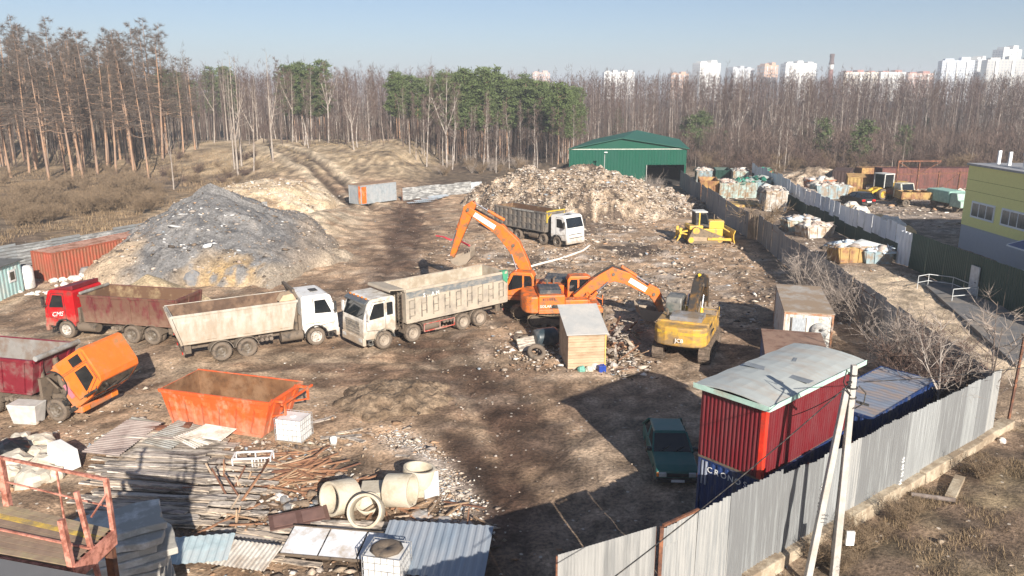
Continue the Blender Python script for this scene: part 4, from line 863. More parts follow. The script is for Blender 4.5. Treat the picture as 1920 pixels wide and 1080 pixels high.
k = MB(); k.box(-a - .22, -a - .2, -b - .22, b + .22, H_ - .08, H_ + .09); k.box(-a - .2, a + .3, -b - .24, -b - .22, H_ - .08, H_ + .09); k.build('roof_edge', mint, t)
k = MB(); k.bar((-.45, -b - .1, H_ + .165), (-.45, b, H_ + .165), .35, .012); k.bar((.9, .1, H_ + .2), (1.3, .25, H_ + .2), .12, .01); k.build('roof_patch', mat('dark_patch', (.2, .22, .24), .6), t)
blr = mat('blue_grey_roof', (.20, .23, .29), .45, var=.1, dirt=(.34, .24, .17), da=.25, ds=.9, stretch=(1, .4, 1))
container('shipping_container', 'dark blue shipping container with a ribbed blue grey roof behind the red cabin', 'container', 15.2, 30.1, 0.02, rzS, 6.06, 2.42, 2.55, blue, blr, depth=.035)
container('storage_box', 'low container with a flat rusty brown roof between two cabins', 'container', 13.9, 36.1, 0.02, math.radians(75), 5.2, 2.9, 2.38, mat('blue_violet_wall', (.12, .15, .26), .7, dirt=(.14, .1, .09)), mat('brown_roof', (.30, .19, .135), .8, var=.12, dirt=(.17, .09, .06), da=.25, ds=1.5), roof='flat')
t = container('site_cabin', 'whitewashed metal cabin with a round grey vent on its end wall', 'cabin', 17.2, 44.1, 0.02, math.radians(75.7), 6.4, 2.6, 2.68, mat('whitewashed', (.66, .63, .58), .7, var=.08, dirt=(.4, .32, .25), da=.2, ds=3.0, stretch=(1, 1, .4)), mat('stained_roof', (.44, .42, .39), .8, var=.1, dirt=(.32, .235, .16), da=.5, ds=.6), pitch=.4, depth=.02, postm=mat('rusty_post', (.4, .2, .11), .8, dirt=(.5, .45, .4), da=.3), roof='flat')
k = MB(); k.lathe([(.001, .0), (.12, .01), (.3, .0), (.46, .02), (.47, -.05), (.001, -.05)], (-3.26, -.62, 1.75), 'x', 24); k.build('round_vent', mat('grey_vent', (.3, .32, .33), .6, dirt=(.5, .48, .45), da=.4, ds=4), t)
k = MB(); k.cyl((-3.33, -.62, 1.78), (-3.3, -.62, 1.78), .07, 10); k.build('vent_hole', BLACK, t)
k = MB(); k.box(-3.255, -3.23, .15, .85, 1.1, 2.4); k.build('window_panel', mat('frosted_sheet', (.4, .43, .46), .4, var=.3, vs=8, stretch=(1, 4, .6)), t)
k = MB(); k.box(-3.275, -3.245, .1, .14, 1.0, 2.45); k.box(-3.275, -3.245, .86, .9, 1.0, 2.45); k.build('window_frame', FRAME, t)
cor = mat('faded_container_red', '#984c37', .7, var=.1, dirt=(.22, .085, .045), da=.35, ds=2, stretch=(1, 1, .35))
rz = math.radians(68); container('shipping_container', 'long faded red shipping container half buried by the grey heap', 'container', -36.0 + 6.1 * math.cos(rz) - 1.22 * math.sin(rz), 59.3 + 6.1 * math.sin(rz) + 1.22 * math.cos(rz), -.3, rz, 12.19, 2.44, 2.59, cor, mat('pinkish_roof', (.42, .24, .18), .8, dirt=(.2, .09, .05), da=.3), pitch=.3, depth=.06)
t = container('site_cabin', 'pale grey metal cabin with an orange door on the slope above the track', 'cabin', -18.8, 104.5, gz(-19, 104) + .05, math.radians(50), 6.2, 2.5, 2.5, mat('pale_grey_cabin', (.27, .30, .32), .6, dirt=(.33, .34, .35), da=.3), mat('rust_tan_roof', (.3, .19, .12), .8), pitch=.5, depth=.01, roof='flat')
k = MB(); k.box(-2.95, -2.2, -1.29, -1.24, .1, 2.3); k.bar((-2.9, -1.33, 2.1), (-2.25, -1.33, 1.3), .14, .04); k.build('door', mat('orange_door', '#d9641e', .5, dirt=(.5, .3, .15)), t)
k = MB(); k.box(-3.14, -3.1, -1.2, -.8, .1, 2.4); k.build('corner_panel', MATS['orange_door'], t)
turq = mat('turquoise_sheet', (.36, .55, .54), .6, var=.08, dirt=(.5, .55, .52), da=.3, ds=2.5, stretch=(1, 1, .3))
t = thing('shed', 'pale turquoise sheet metal shed with a small white window by the red container', 'shed', (-37.8, 53.9, 0.0), 0)
k = MB(); k.corr((1.2, -2.3, 0), (0, 1, 0), 4.6, (0, 0, 1), 2.4, .42, .03, (1, 0, 0)); k.corr((1.2, 2.3, 0), (-1, 0, 0), 2.4, (0, 0, 1), 2.3, .42, .03, (0, 1, 0)); k.corr((-1.2, -2.3, 0), (1, 0, 0), 2.4, (0, 0, 1), 2.3, .42, .03, (0, -1, 0)); k.build('wall', turq, t)
k = MB(); k.hexa([(-1.5, -2.6, 2.5), (1.42, -2.6, 2.42), (1.42, 2.5, 2.42), (-1.5, 2.5, 2.5)], [(-1.5, -2.6, 2.56), (1.42, -2.6, 2.48), (1.42, 2.5, 2.48), (-1.5, 2.5, 2.56)]); k.build('roof', mat('dark_felt', (.12, .12, .115), .9), t)
k = MB(); k.box(1.22, 1.27, .72, 1.5, 1.05, 1.95); wf = k.build('window', WHITE, t); k = MB(); k.box(1.262, 1.278, .86, 1.36, 1.2, 1.8); k.build('pane', GLASS, wf)
t = thing('water_tank', 'dirty white plastic tank leaning beside the turquoise shed', 'tank', (-36.9, 57.0, 0.05), .2); k = MB(); k.lathe([(.002, 0), (.55, 0), (.6, .1), (.6, 1.5), (.45, 1.75), (.15, 1.8), (.002, 1.8)], (0, 0, 0), 'z', 18); k.build('tank_body', WHITE, t); k = MB(); k.cyl((0, 0, 1.78), (0, 0, 1.86), .17, 12); k.build('cap', BLACK, t)
# little board shed with a grey sheet roof
wood = mat('pale_boards', (.5, .36, .24), .8, var=.2, vs=6, dirt=(.3, .2, .12), da=.25, ds=3, stretch=(.3, 1, 1))
t = thing('shed', 'small shed of pale horizontal boards under a tilted grey sheet roof', 'shed', (3.0, 39.35, 0.02), math.radians(7))
k = MB()
for i in range(13): z0 = .05 + i * .15; k.box(0, 2.0, -.03 - .012 * (i % 2), .0, z0, z0 + .14)
k.build('front_wall', wood, t, bevel=.008)
k = MB()
for i in range(13): z0 = .05 + i * .15; k.box(0.0, .03, .03, 2.5, z0, z0 + .14)
k.build('side_wall', wood, t); k = MB()
for i in range(13): z0 = .05 + i * .15; k.box(1.97, 2.0, .03, 2.5, z0, z0 + .14)
k.build('side_wall', wood, t)
k = MB(); k.prism([(0.03, 1.98), (2.5, 1.98), (2.5, 2.72)], 'x', .0, .03); k.prism([(0.03, 1.98), (2.5, 1.98), (2.5, 2.72)], 'x', 1.97, 2.0); k.build('gable', wood, t)
k = MB(); k.box(2.0, 2.07, -.08, .02, 0, 2.0); k.build('corner_post', mat('yellow_post', (.6, .4, .12), .7), t)
k = MB(); k.hexa([(-.12, -.25, 2.0), (2.15, -.25, 2.0), (2.15, 2.75, 2.85), (-.12, 2.75, 2.85)], [(-.12, -.25, 2.04), (2.15, -.25, 2.04), (2.15, 2.75, 2.89), (-.12, 2.75, 2.89)]); k.build('roof', mat('grey_roof_sheet', (.42, .42, .41), .6, var=.05, dirt=(.5, .48, .45), da=.3), t)

# ------------------------------------------------------------------ hangar
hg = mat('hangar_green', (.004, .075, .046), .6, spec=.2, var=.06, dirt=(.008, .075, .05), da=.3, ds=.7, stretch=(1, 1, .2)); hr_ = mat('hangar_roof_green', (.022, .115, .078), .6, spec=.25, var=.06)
t = thing('hangar', 'big green sheet metal hangar with a dark open gate behind the garbage mound', 'hangar', (0, 0, 0))
FL, FR_, BR, BL = Vector((9.1, 124.5, 0)), Vector((28, 125.4, 0)), Vector((31.6, 150, 0)), Vector((15.8, 149.5, 0)); ev, rg = 5.6, 7.3
RF, RB = Vector((17.4, 124.9, rg)), Vector((23.8, 150, rg)); up = Vector((0, 0, 1))
u_ = (FR_ - FL).normalized(); nf = Vector((u_.y, -u_.x, 0)); WL = (FR_ - FL).length
k = MB(); d0, d1, dh = WL * .665, WL * .985, 3.1
k.corr(FL, u_, d0, up, ev, .5, .03, nf); k.corr(FL + u_ * d0 + up * dh, u_, d1 - d0, up, ev - dh, .5, .03, nf); k.corr(FL + u_ * d1, u_, WL - d1, up, ev, .5, .03, nf)
for p, q in ((FR_, BR), (BR, BL), (BL, FL)): d = (q - p); k.corr(p, d.normalized(), d.length, up, ev, .6, .03, Vector((d.y, -d.x, 0)).normalized())
k.slab(BL + up * ev, BR + up * ev, RB, RB + Vector((.01, 0, 0)), .05)
k.build('wall', hg, t); k = MB(); k.add([FL + up * ev - nf * .0, FR_ + up * ev, RF], [(0, 1, 2)]); k.add([FL + up * ev - nf * .05, FR_ + up * ev - nf * .05, RF - nf * .05], [(0, 2, 1)]); k.build('gable', hg, t)
k = MB(); o_ = nf * .5
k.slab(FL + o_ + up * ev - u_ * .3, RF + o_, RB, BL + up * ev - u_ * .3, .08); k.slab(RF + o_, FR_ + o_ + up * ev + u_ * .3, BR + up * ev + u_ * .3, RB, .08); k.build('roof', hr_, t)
k = MB(); k.hexa([p + up * -.1 for p in (FL, FR_, BR, BL)], [p + up * .35 for p in (FL - nf * .2, FR_ - nf * .2, BR, BL)]); k.build('floor', mat('shade_dark_floor', (.02, .018, .016), .95), t)  # floor coloured near-black: painted shade for the inside of the open gate
k = MB(); k.bar(FL + up * ev + nf * .06, FR_ + up * ev + nf * .06, .04, .12); k.build('eave_trim', mat('pale_trim', (.5, .5, .45), .6), t)
k = MB(); k.bar(FL + u_ * (d0 - .1) + nf * .05, FL + u_ * (d0 - .1) + nf * .05 + up * dh, .5, .08); k.build('gate_jamb', mat('grey_jamb', (.42, .42, .4), .7), t)
k = MB(); k.box(-.06, .06, -.06, .06, 0, 5.0); k.tube([(0, 0, 5.0), (.1, -.5, 5.3)], .04, 6); lp = thing('street_lamp', 'thin lamp post with a white head in front of the green hangar', 'street lamp', (14.4, 121.5, gz(14.4, 121.5))); k.build('post', mat('grey_post', (.25, .26, .25), .6), lp)
k = MB(); k.box(-.15, .35, -.75, -.4, 5.25, 5.4); k.build('lamp_head', WHITE, lp, bevel=.04)

# ------------------------------------------------------------------ fences
zinc = mat('zinc_sheet', (.285, .3, .305), .5, metal=.15, var=.16, vs=2.2, dirt=(.19, .195, .2), da=.5, ds=1.6, stretch=(5, 5, .22))
zinc2 = mat('zinc_sheet_worn', (.255, .265, .27), .5, metal=.15, var=.16, vs=2.5, dirt=(.38, .38, .37), da=.4, ds=1.8, stretch=(5, 5, .2)); zinc3 = mat('zinc_sheet_bright', (.33, .345, .35), .48, metal=.15, var=.1, dirt=(.26, .27, .275), da=.35, ds=1.7, stretch=(5, 5, .22))
rust = mat('rusty_steel', (.22, .09, .045), .8, var=.3, dirt=(.1, .045, .03), da=.4, ds=4)
conc = mat('beige_concrete', (.46, .39, .29), .95, var=.15, dirt=(.26, .2, .14), da=.4, ds=1.3, bump=.5, bs=9)
A_ = Vector((5.2, 19.35, 0)); B_ = Vector((20.82, 31.0, 0)); fd = (B_ - A_).normalized(); fn = Vector((fd.y, -fd.x, 0)); FLn = (B_ - A_).length
t = thing('metal_fence', 'tall silver corrugated sheet fence on a concrete footing at the right edge', 'fence', (0, 0, 0)); x = 0; i = 0; rr = random.Random(3)
def gfz(p): return 0.0
while x < FLn - .2:
    wd = min(1.13 if x > 2.5 else 1.4, FLn - x); k = MB(); p = A_ + fd * x; top = 3.12 + .1 * rr.uniform(-1, 1) * (1 if x < 6 else .25) + max(0, .2 - .04 * x); z0 = .3
    k.corr(p + fn * (.02 * (i % 2)) + up * z0, fd, wd + .03, up, top - z0, .15, .028, fn, 0, .03, rr, .012); k.build('panel', [zinc, zinc2, zinc3][rr.choice([0, 0, 0, 1, 2])], t); x += wd; i += 1
k = MB(); x = .3
while x < FLn: p = A_ + fd * x - fn * .08; k.bar(p - up * .4, p + up * 3.0, .08); x += 2.6
k.build('post', rust, t); k = MB(); k.bar(A_ - fn * .05 + up * 2.6, B_ - fn * .05 + up * 2.6, .05); k.bar(A_ - fn * .05 + up * 1.0, B_ - fn * .05 + up * 1.0, .05); k.build('rail', rust, t)
x = 2.2
while x < FLn + .4:
    wd = rr.uniform(1.3, 2.3); k = MB(); p = A_ + fd * x + fn * rr.uniform(-.02, .06); z1_ = .42 + rr.uniform(-.07, .09)
    k.hexa([p - fn * .25 - up * .4, p + fd * wd - fn * .25 - up * .4, p + fd * wd + fn * .35 - up * .4, p + fn * .35 - up * .4], [p - fn * .25 + up * z1_, p + fd * wd - fn * .25 + up * z1_, p + fd * wd + fn * .3 + up * z1_, p + fn * .3 + up * (z1_ - .03)])
    k.build('footing', conc, t, bevel=.03); x += wd + .02
gm = mat('graffiti_white', (.75, .75, .73), .7)
for x0, z0, s_ in ((6.1, 1.9, .36), (11.5, 1.25, .34)):
    k = MB(); r0 = random.Random(int(x0))
    for j in range(4):
        p = A_ + fd * (x0 + .06 * r0.uniform(-1, 1)) + fn * .055 + up * (z0 - j * .3)
        k.bar(p, p + fd * .16 + up * .02, .03, .05, 0, tuple(fn)); k.bar(p + fd * .08, p + fd * .1 + up * .2, .03, .05, 0, tuple(fn)); k.bar(p + fd * .16 + up * .16, p + fd * .02 + up * .1, .03, .04, 0, tuple(fn))
    k.build('paint_marks', gm, t)
# two more lengths left of it: a narrow patched length and a gate leaf
t = thing('fence_section', 'narrow patched length of rusty framed grey sheet fence beside the gate', 'fence', (0, 0, 0)); g0 = Vector((4.05, 18.48, 0)); gd = (A_ - g0).normalized()
k = MB(); k.corr(g0 + up * .1, gd, .6, up, 2.7, .13, .022, fn, 0, .02, rr); k.corr(g0 + fn * .03 + up * 2.7, gd, .6, up, .57, .13, .022, fn, 0, .03, rr); k.corr(g0 + gd * .62 + up * .1, gd, (A_ - g0).length - .64, up, 3.2, .13, .022, fn, 0, .02, rr); k.build('panel', zinc2, t)
k = MB(); k.bar(g0 - gd * .06, g0 - gd * .06 + up * 3.3, .1); k.bar(g0 + gd * .6 - fn * .06, g0 + gd * .6 - fn * .06 + up * 3.3, .07); k.bar(g0 + up * 3.33, A_ + up * 3.3, .07); k.build('frame', rust, t)
t = thing('gate', 'dull grey sheet metal gate leaf at the bottom edge of the yard', 'gate', (0, 0, 0)); g1 = Vector((1.15, 17.1, 0)); gd = (Vector((3.85, 18.42, 0)) - g1); gl = gd.length; gd.normalize(); gn = Vector((gd.y, -gd.x, 0))
k = MB(); k.corr(g1 + up * .1, gd, gl, up, 3.25, .1, .008, gn); k.build('panel', mat('dull_zinc', (.27, .275, .275), .42, metal=.3, var=.18, dirt=(.42, .42, .41), da=.4, ds=1.8, stretch=(1.7, 1.7, .12)), t)
k = MB(); k.bar(g1 - gn * .04, g1 - gn * .04 + up * 3.3, .06); k.bar(g1 + gd * gl - gn * .04, g1 + gd * gl - gn * .04 + up * 3.3, .06); k.bar(g1 - gn * .04 + up * 3.2, g1 + gd * gl - gn * .04 + up * 3.2, .06); k.build('frame', rust, t)
t = thing('fence_section', 'low end of ribbed pale sheet fence left of the gate leaf', 'fence', (0, 0, 0)); k = MB(); g2 = Vector((-1.6, 15.7, 0)); k.corr(g2, (g1 - g2).normalized(), (g1 - g2).length - .05, up, 2.75, .15, .028, gn, 0, .03, rr); k.build('panel', zinc3, t); k = MB(); k.bar(g2 - gn * .05, g2 - gn * .05 + up * 2.8, .07); k.build('post', rust, t)

def sheet_fence(name, label, pts, z0, z1, mats, wd=2.0, pitch=.2, seed=1, posts=None, jag=.06, tilt=.03, side=1, cat='fence', rail=None):
    t = thing(name, label, cat, (0, 0, 0)); r_ = random.Random(seed)
    for (x0, y0), (x1, y1) in zip(pts[:-1], pts[1:]):
        a = Vector((x0, y0, 0)); b = Vector((x1, y1, 0)); d = (b - a); l = d.length; d.normalize(); n_ = Vector((d.y, -d.x, 0)) * side; x = 0; pp = MB(); any_ = False
        while x < l - .1:
            w_ = min(wd * r_.uniform(.8, 1.15), l - x); p = a + d * x; g = gz(p.x, p.y); k = MB(); tl = r_.uniform(-tilt, tilt)
            k.corr(p + up * (g + z0), d, w_ * .99, (up + n_ * tl).normalized(), (z1 - z0) + r_.uniform(-jag, jag), pitch, .025, n_, 0, .02, r_); k.build('panel', r_.choice(mats), t)
            if posts: pp.bar(p + up * (g - .2) - n_ * .06, p + up * (g + z1 - .1) - n_ * .06, .07)
            x += w_
        if posts: 
            for zz in (.5, 1.4, 2.2): pp.bar(a + up * zz - n_ * .04, b + up * zz - n_ * .04, .05)
            pp.build('post', posts, t)
    return t
gs = [mat('grey_fence_%d' % i, c, .6, metal=.1, var=.14, dirt=(.3, .29, .28), da=.3, ds=1.5, stretch=(1.5, 1.5, .15)) for i, c in enumerate([(.24, .25, .27), (.2, .21, .23), (.28, .285, .29), (.17, .18, .2)])]
FR1 = [(26.6, 123), (25.2, 108), (24.5, 90), (24.05, 77.9)]; FR2 = [(24.6, 76.3), (23.6, 66), (22.7, 50), (21.9, 40), (21.0, 31.4)]
sheet_fence('metal_fence', 'weathered grey sheet fence running from the hangar gate past the bulldozer', FR1, 0, 2.6, gs, 2.1, .24, 4, rust, .1, side=1)
sheet_fence('metal_fence', 'weathered grey sheet fence behind the cabins, from the gap to the silver corner', FR2, 0, 2.6, gs, 2.1, .24, 5, rust, .1, side=1)
k = MB(); t = thing('standing_sheet', 'single tan sheet standing across the gap in the grey fence', 'fence panel', (0, 0, 0)); k.corr((23.95, 77.6, 0), Vector((.55, -.83, 0)).normalized(), 1.4, up, 2.5, .24, .025, Vector((-.83, -.55, 0))); k.build('sheet', mat('tan_sheet', (.33, .25, .18), .8, dirt=(.2, .15, .1)), t); k = MB(); k.bar((24.8, 76.4, 0), (24.8, 76.4, 2.5), .07); k.build('post', rust, t)
dg = mat('dark_green_sheet', (.012, .05, .038), .55, var=.1); wh = [mat('white_sheet_%d' % i, c, .55, var=.06, dirt=(.4, .4, .4), da=.2, ds=1, stretch=(1, 1, .2)) for i, c in enumerate([(.84, .85, .87), (.8, .81, .83), (.7, .73, .77)])]
WG = [(39.2, 127), (37.4, 108), (35.3, 94.5), (34.4, 76), (33.9, 65.6)]
t = sheet_fence('metal_fence', 'dark green sheet fence topped with white sheets between the two yards', WG, 0, 2.05, [dg], 3.0, .25, 6, None, .0, .0)
r_ = random.Random(2)
for (x0, y0), (x1, y1) in zip(WG[:-1], WG[1:]):
    a = Vector((x0 - .07, y0, 0)); b = Vector((x1 - .07, y1, 0)); d = b - a; l = d.length; d.normalize(); x = 0
    while x < l - .1:
        w_ = min(r_.uniform(1.3, 2.2), l - x); k = MB(); z_ = r_.uniform(1.35, 1.75); k.corr(a + d * x + up * z_, d, w_ * .97, up, r_.uniform(1.45, 1.65) + .1, .25, .02, (-1, 0, 0)); k.build('upper_sheet', r_.choice(wh), t); x += w_
k = MB(); k.corr((33.45, 65.9, .1), (.2, -.98, 0), 1.7, up, 2.9, .5, .12, (-.98, -.2, 0), 0, .05, r_, .05); k.build('loose_sheet', wh[2], t)
t = sheet_fence('metal_fence', 'tall dark green sheet fence with a white door beside the yellow building', [(33.8, 64.4), (33.6, 54), (33.9, 47), (34.6, 36)], 0, 3.05, [dg], 3.0, .25, 7, None, .02, .0)
k = MB(); k.box(33.4, 33.5, 53.9, 54.9, .15, 2.35); dr = k.build('door', mat('pale_grey_door', (.52, .54, .56), .5), t, bevel=.02); k = MB(); k.bar((33.38, 54.05, 1.2), (33.38, 54.2, 1.2), .04); k.build('handle', BLACK, dr)
t = thing('handrail', 'low white pipe railing on the ramp before the green fence door', 'railing', (0, 0, 0)); k = MB(); q = [Vector((30.6, 56.6, .1)), Vector((31.7, 57.2, .1)), Vector((33.0, 56.2, .1)), Vector((33.1, 53.2, .1)), Vector((31.0, 52.6, .1))]
for z_ in (.5, 1.0): k.tube([p + up * z_ for p in q], .03, 6)
for p in q: k.cyl(p, p + up * 1.0, .03, 6)
k.build('rail', mat('pale_pipe', (.55, .57, .58), .4), t)
lz = [mat('old_zinc_%d' % i, c, .6, metal=.1, var=.2, dirt=(.2, .2, .2), da=.4, ds=1.3, stretch=(1, 1, 2.5)) for i, c in enumerate([(.36, .37, .37), (.25, .27, .28), (.46, .46, .45)])]
def hfence(name, label, p0, p1, zt, seed, mats=lz, lean=.0, rows=4):
    t = thing(name, label, 'fence', (0, 0, 0)); a = Vector(p0); b = Vector(p1); d = b - a; d.z = 0; l = d.length; d.normalize(); n_ = Vector((d.y, -d.x, 0)); r_ = random.Random(seed); x = 0
    while x < l - .2:
        w_ = min(r_.uniform(2.4, 3.6), l - x); p = a + d * x; z0 = gz(p.x, p.y)
        k = MB(); k.corr(p + up * (z0 + r_.uniform(0, .08)) , (up + n_ * lean).normalized(), zt + r_.uniform(-.12, .12), d, w_ * 1.0, zt / 7, .07, n_); k.build('panel', r_.choice(mats), t)
        k = MB(); k.bar(p - n_ * .1 + up * (z0 - .3), p - n_ * .1 + up * (z0 + zt * .95), .08); k.build('post', rust, t); x += w_
    return t
hfence('metal_fence', 'old grey horizontally ribbed sheet fence behind the half buried container', (-46, 57, 0), (-34.5, 78.5, 0), 1.9, 3)
hfence('metal_fence', 'short bright ribbed sheet fence left of the grey heap top', (-35.2, 82.5, 0), (-27.5, 86.5, 0), 2.6, 5, [lz[2], lz[0]])
hfence('metal_fence', 'pale low sheet fence between the grey cabin and the garbage mound', (-15.0, 105.8, 0), (-4.5, 114.5, 0), 1.7, 7, [lz[2], mat('pale_blue_sheet', (.45, .5, .54), .6, dirt=(.35, .2, .12), da=.2)])
t = thing('sheet_stack', 'fallen pale blue sheets lying in front of the low pale fence', 'sheets', (-11.5, 104.5, gz(-11.5, 104.5) + .05), .5)
k = MB()
for i in range(4): k.corr((-3 + i * 1.2, -1 + .5 * i, .05 + .08 * i), (1, .1 * i, 0), 3.4, (0, 1, .05 * i), 1.0, .3, .04, (0, 0, 1))
k.build('sheets', MATS['pale_blue_sheet'], t)

# ------------------------------------------------------------------ pole, wires, car
cpole = mat('pale_pole_concrete', (.46, .44, .41), .9, var=.1, dirt=(.4, .36, .32), da=.3, ds=2, bump=.3)
t = thing('utility_pole', 'pale concrete utility pole with a slanting strut in front of the silver fence', 'utility pole', (0, 0, 0)); pb = Vector((9.95, 20.95, -.2)); pt = Vector((9.82, 20.95, 6.98))
k = MB(); n_ = 8; v = []
def taper(mb, p, q, w0, w1, mi=0):
    d = (q - p).normalized(); a = d.cross(Vector((0, 1, 0))).normalized(); b = d.cross(a); mb.hexa([p + (a * i + b * j) * w0 / 2 for i, j in ((-1, -1), (1, -1), (1, 1), (-1, 1))], [q + (a * i + b * j) * w1 / 2 for i, j in ((-1, -1), (1, -1), (1, 1), (-1, 1))], mi)
taper(k, pb, pt, .22, .16); k.build('post', cpole, t, bevel=.02)
k = MB(); taper(k, Vector((8.95, 20.6, -.2)), pt + Vector((-.17, -.05, -.7)), .2, .16); k.build('strut', cpole, t, bevel=.02)
k = MB()
for z_ in (6.7, 6.3, 6.0): k.lathe([(.13, -.02), (.15, -.02), (.15, .02), (.13, .02)], (9.83, 20.95, z_), 'z', 12)
k.bar((9.75, 20.85, 6.5), (9.60, 20.8, 6.5), .06); k.bar((9.95, 20.85, 5.9), (10.30, 20.8, 5.8), .06); k.tube([(9.70, 20.8, 6.7), (9.53, 20.75, 6.9), (9.45, 20.7, 6.55), (9.60, 20.75, 6.3), (9.75, 20.8, 6.1)], .02, 6); k.tube([(9.95, 20.8, 6.4), (10.15, 20.75, 6.2), (10.10, 20.7, 5.9), (9.90, 20.8, 5.7)], .02, 6); k.tube([(9.71, 20.82, 6.2), (9.71, 20.82, 1.0)], .02, 6)
k.build('bracket', BLACK, t)
k = MB(); k.box(10.08, 10.32, 20.7, 20.78, 1.3, 1.75); k.build('plate', LETTER, t)
text_part('1 3 5', .16, BLACK, t, frame((9.3, 20.52, 2.3), (.12, 0, 1), (-1, 0, .12)), .003)
def wire(label, p, q, sag, r=.014):
    k = MB(); p, q = Vector(p), Vector(q); k.tube([p.lerp(q, s_ / 16) - up * sag * 4 * (s_ / 16) * (1 - s_ / 16) for s_ in range(17)], r, 5); return tag(k.build('cable', BLACK), label, 'cable')
wire('dark cable sagging from the pole top down past the gate leaf', (9.75, 20.85, 6.5), tuple(G(1085, 1132, 4.2)), .15, .016)
wire('thin dark cable from the pole top across the red cabin wall', (9.75, 20.85, 6.4), (8.9, 22.8, 4.6), .1)
wire('thin wire leaving the pole top toward the right', (10.1, 20.85, 6.5), (34, 30, 7.2), .8)

def car(name, label, loc, rz, paint, tail=False):
    t = thing(name, label, 'car', loc, rz); W_ = .8
    side = [(-1.95, .35), (-2.0, .62), (-1.93, .9), (-1.75, .98), (.62, .93), (1.55, .8), (1.9, .7), (1.97, .45), (1.9, .28)] + [(1.25 + .34 * math.cos(math.radians(a)), .28 + .34 * math.sin(math.radians(a))) for a in range(0, 181, 30)] + [(-1.2 + .34 * math.cos(math.radians(a)), .28 + .34 * math.sin(math.radians(a))) for a in range(0, 181, 30)]
    k = MB(); k.prism(side, 'y', -W_, W_); k.build('body', paint, t, bevel=.06)
    b_ = [(-1.85, -.77, .96), (.72, -.77, .92), (.72, .77, .92), (-1.85, .77, .96)]; r_ = [(-1.35, -.62, 1.39), (-.1, -.63, 1.4), (-.1, .63, 1.4), (-1.35, .62, 1.39)]
    k = MB(); k.hexa(b_, r_); g = k.build('cabin', GLASS, t, bevel=.03)
    k = MB(); k.hexa([(-1.42, -.645, 1.36), (-.02, -.655, 1.36), (-.02, .655, 1.36), (-1.42, .645, 1.36)], [(-1.33, -.59, 1.43), (-.12, -.6, 1.44), (-.12, .6, 1.44), (-1.33, .59, 1.43)]); k.build('roof', paint, t, bevel=.03)
    for s_ in (-1, 1):
        k = MB(); k.bar((.74, s_ * .775, .92), (-.08, s_ * .64, 1.4), .07, .05); k.bar((-.62, s_ * .775, .94), (-.72, s_ * .64, 1.4), .08, .04); k.bar((-1.88, s_ * .775, .95), (-1.38, s_ * .63, 1.4), .16, .05); k.build('window_pillars', paint, t)
    for s_ in (-1, 1):
        k = MB(); k.box(1.86, 1.99, s_ * .42, s_ * .7, .5, .66); k.build('headlight', LAMP, t, bevel=.02)
        k = MB(); k.box(1.82, 1.98, s_ * .7, s_ * .79, .5, .66); k.build('turn_signal', AMBER, t, bevel=.02)
        k = MB(); k.box(.5, .68, s_ * .8, s_ * 1.0, .92, 1.06); k.build('mirror', BLACK, t, bevel=.03)
        k = MB(); k.box(-2.02, -1.94, s_ * .4, s_ * .76, .62, .82); k.build('tail_light', RED, t, bevel=.01)
        for x in (1.25, -1.2): wheel(t, x, s_ * .7, .28, .17, RIM)
    k = MB(); k.box(1.9, 1.985, -.4, .4, .5, .62); k.build('grille', BLACK, t); 
    k = MB(); k.box(1.85, 2.06, -.8, .8, .3, .46); k.box(-2.1, -1.9, -.8, .8, .32, .52); k.build('bumper', BLACK, t, bevel=.04)
    k = MB(); k.box(-2.115, -2.1, -.26, .26, .54, .64) if tail else k.box(2.06, 2.07, -.25, .25, .33, .43); k.build('number_plate', LETTER, t)
    k = MB(); k.bar((.74, .1, .95), (.5, .5, 1.08), .02); k.bar((.74, -.5, .95), (.5, -.1, 1.08), .02); k.build('wiper', BLACK, t)
    return t
gcar = mat('dark_green_paint', (.018, .13, .11), .35, var=.08, dirt=(.04, .13, .11), da=.3, ds=1.5)
car('parked_car', 'dark green hatchback parked in the shade beside the stacked containers', (6.3, 28.4, .02), math.radians(-92), gcar)
p = G(1606, 384); car('parked_car', 'black car seen from behind in the far scrap yard', (p.x, p.y, p.z), math.radians(100), mat('black_paint', (.012, .012, .014), .3), True).scale = (1.25, 1.25, 1.25)

# ------------------------------------------------------------------ yellow building
t = thing('commercial_building', 'yellow and grey panel building with white windows at the right edge', 'building', (42.7, 0, 0))
yw = mat('yellow_panels', (.80, .76, .29), .6, var=.03); gw = mat('grey_panels', (.36, .39, .46), .6, var=.03)
k = MB(); k.box(0, 26, 20, 72.8, 2.35, 7.9); k.build('upper_wall', yw, t); k = MB(); k.box(.03, 26, 20, 72.77, -.2, 2.35); k.build('lower_wall', gw, t)
k = MB()
for z_ in (5.6, 6.6): k.box(-.012, 0, 20, 72.8, z_, z_ + .03)
k.build('panel_joint', mat('joint', (.3, .29, .06), .7), t); k = MB(); k.box(-.15, 26.1, 19.9, 72.95, 7.9, 8.08); k.build('roof_edge', mat('grey_coping', (.3, .3, .31), .6), t)
for i, y0 in enumerate((67.9, 63.4, 58.9, 54.4)):
    k = MB(); k.box(-.09, 0, y0, y0 + 3.5, 3.25, 4.75); f = k.build('window', mat('white_frame', (.74, .76, .8), .4, var=.02), t)
    for j in range(3): k = MB(); k.box(-.1, -.092, y0 + .15 + j * 1.1, y0 + 1.13 + j * 1.1, 3.42, 4.58); k.build('pane', mat('curtain_glass', (.12, .11, .11), .15, var=.5, vs=1.5, stretch=(1, 6, 1)), f)
k = MB()
for y in (71.8, 70.2, 68.0, 64, 60): k.box(2.0, 2.25, y, y + .18, 8.05, 9.3)
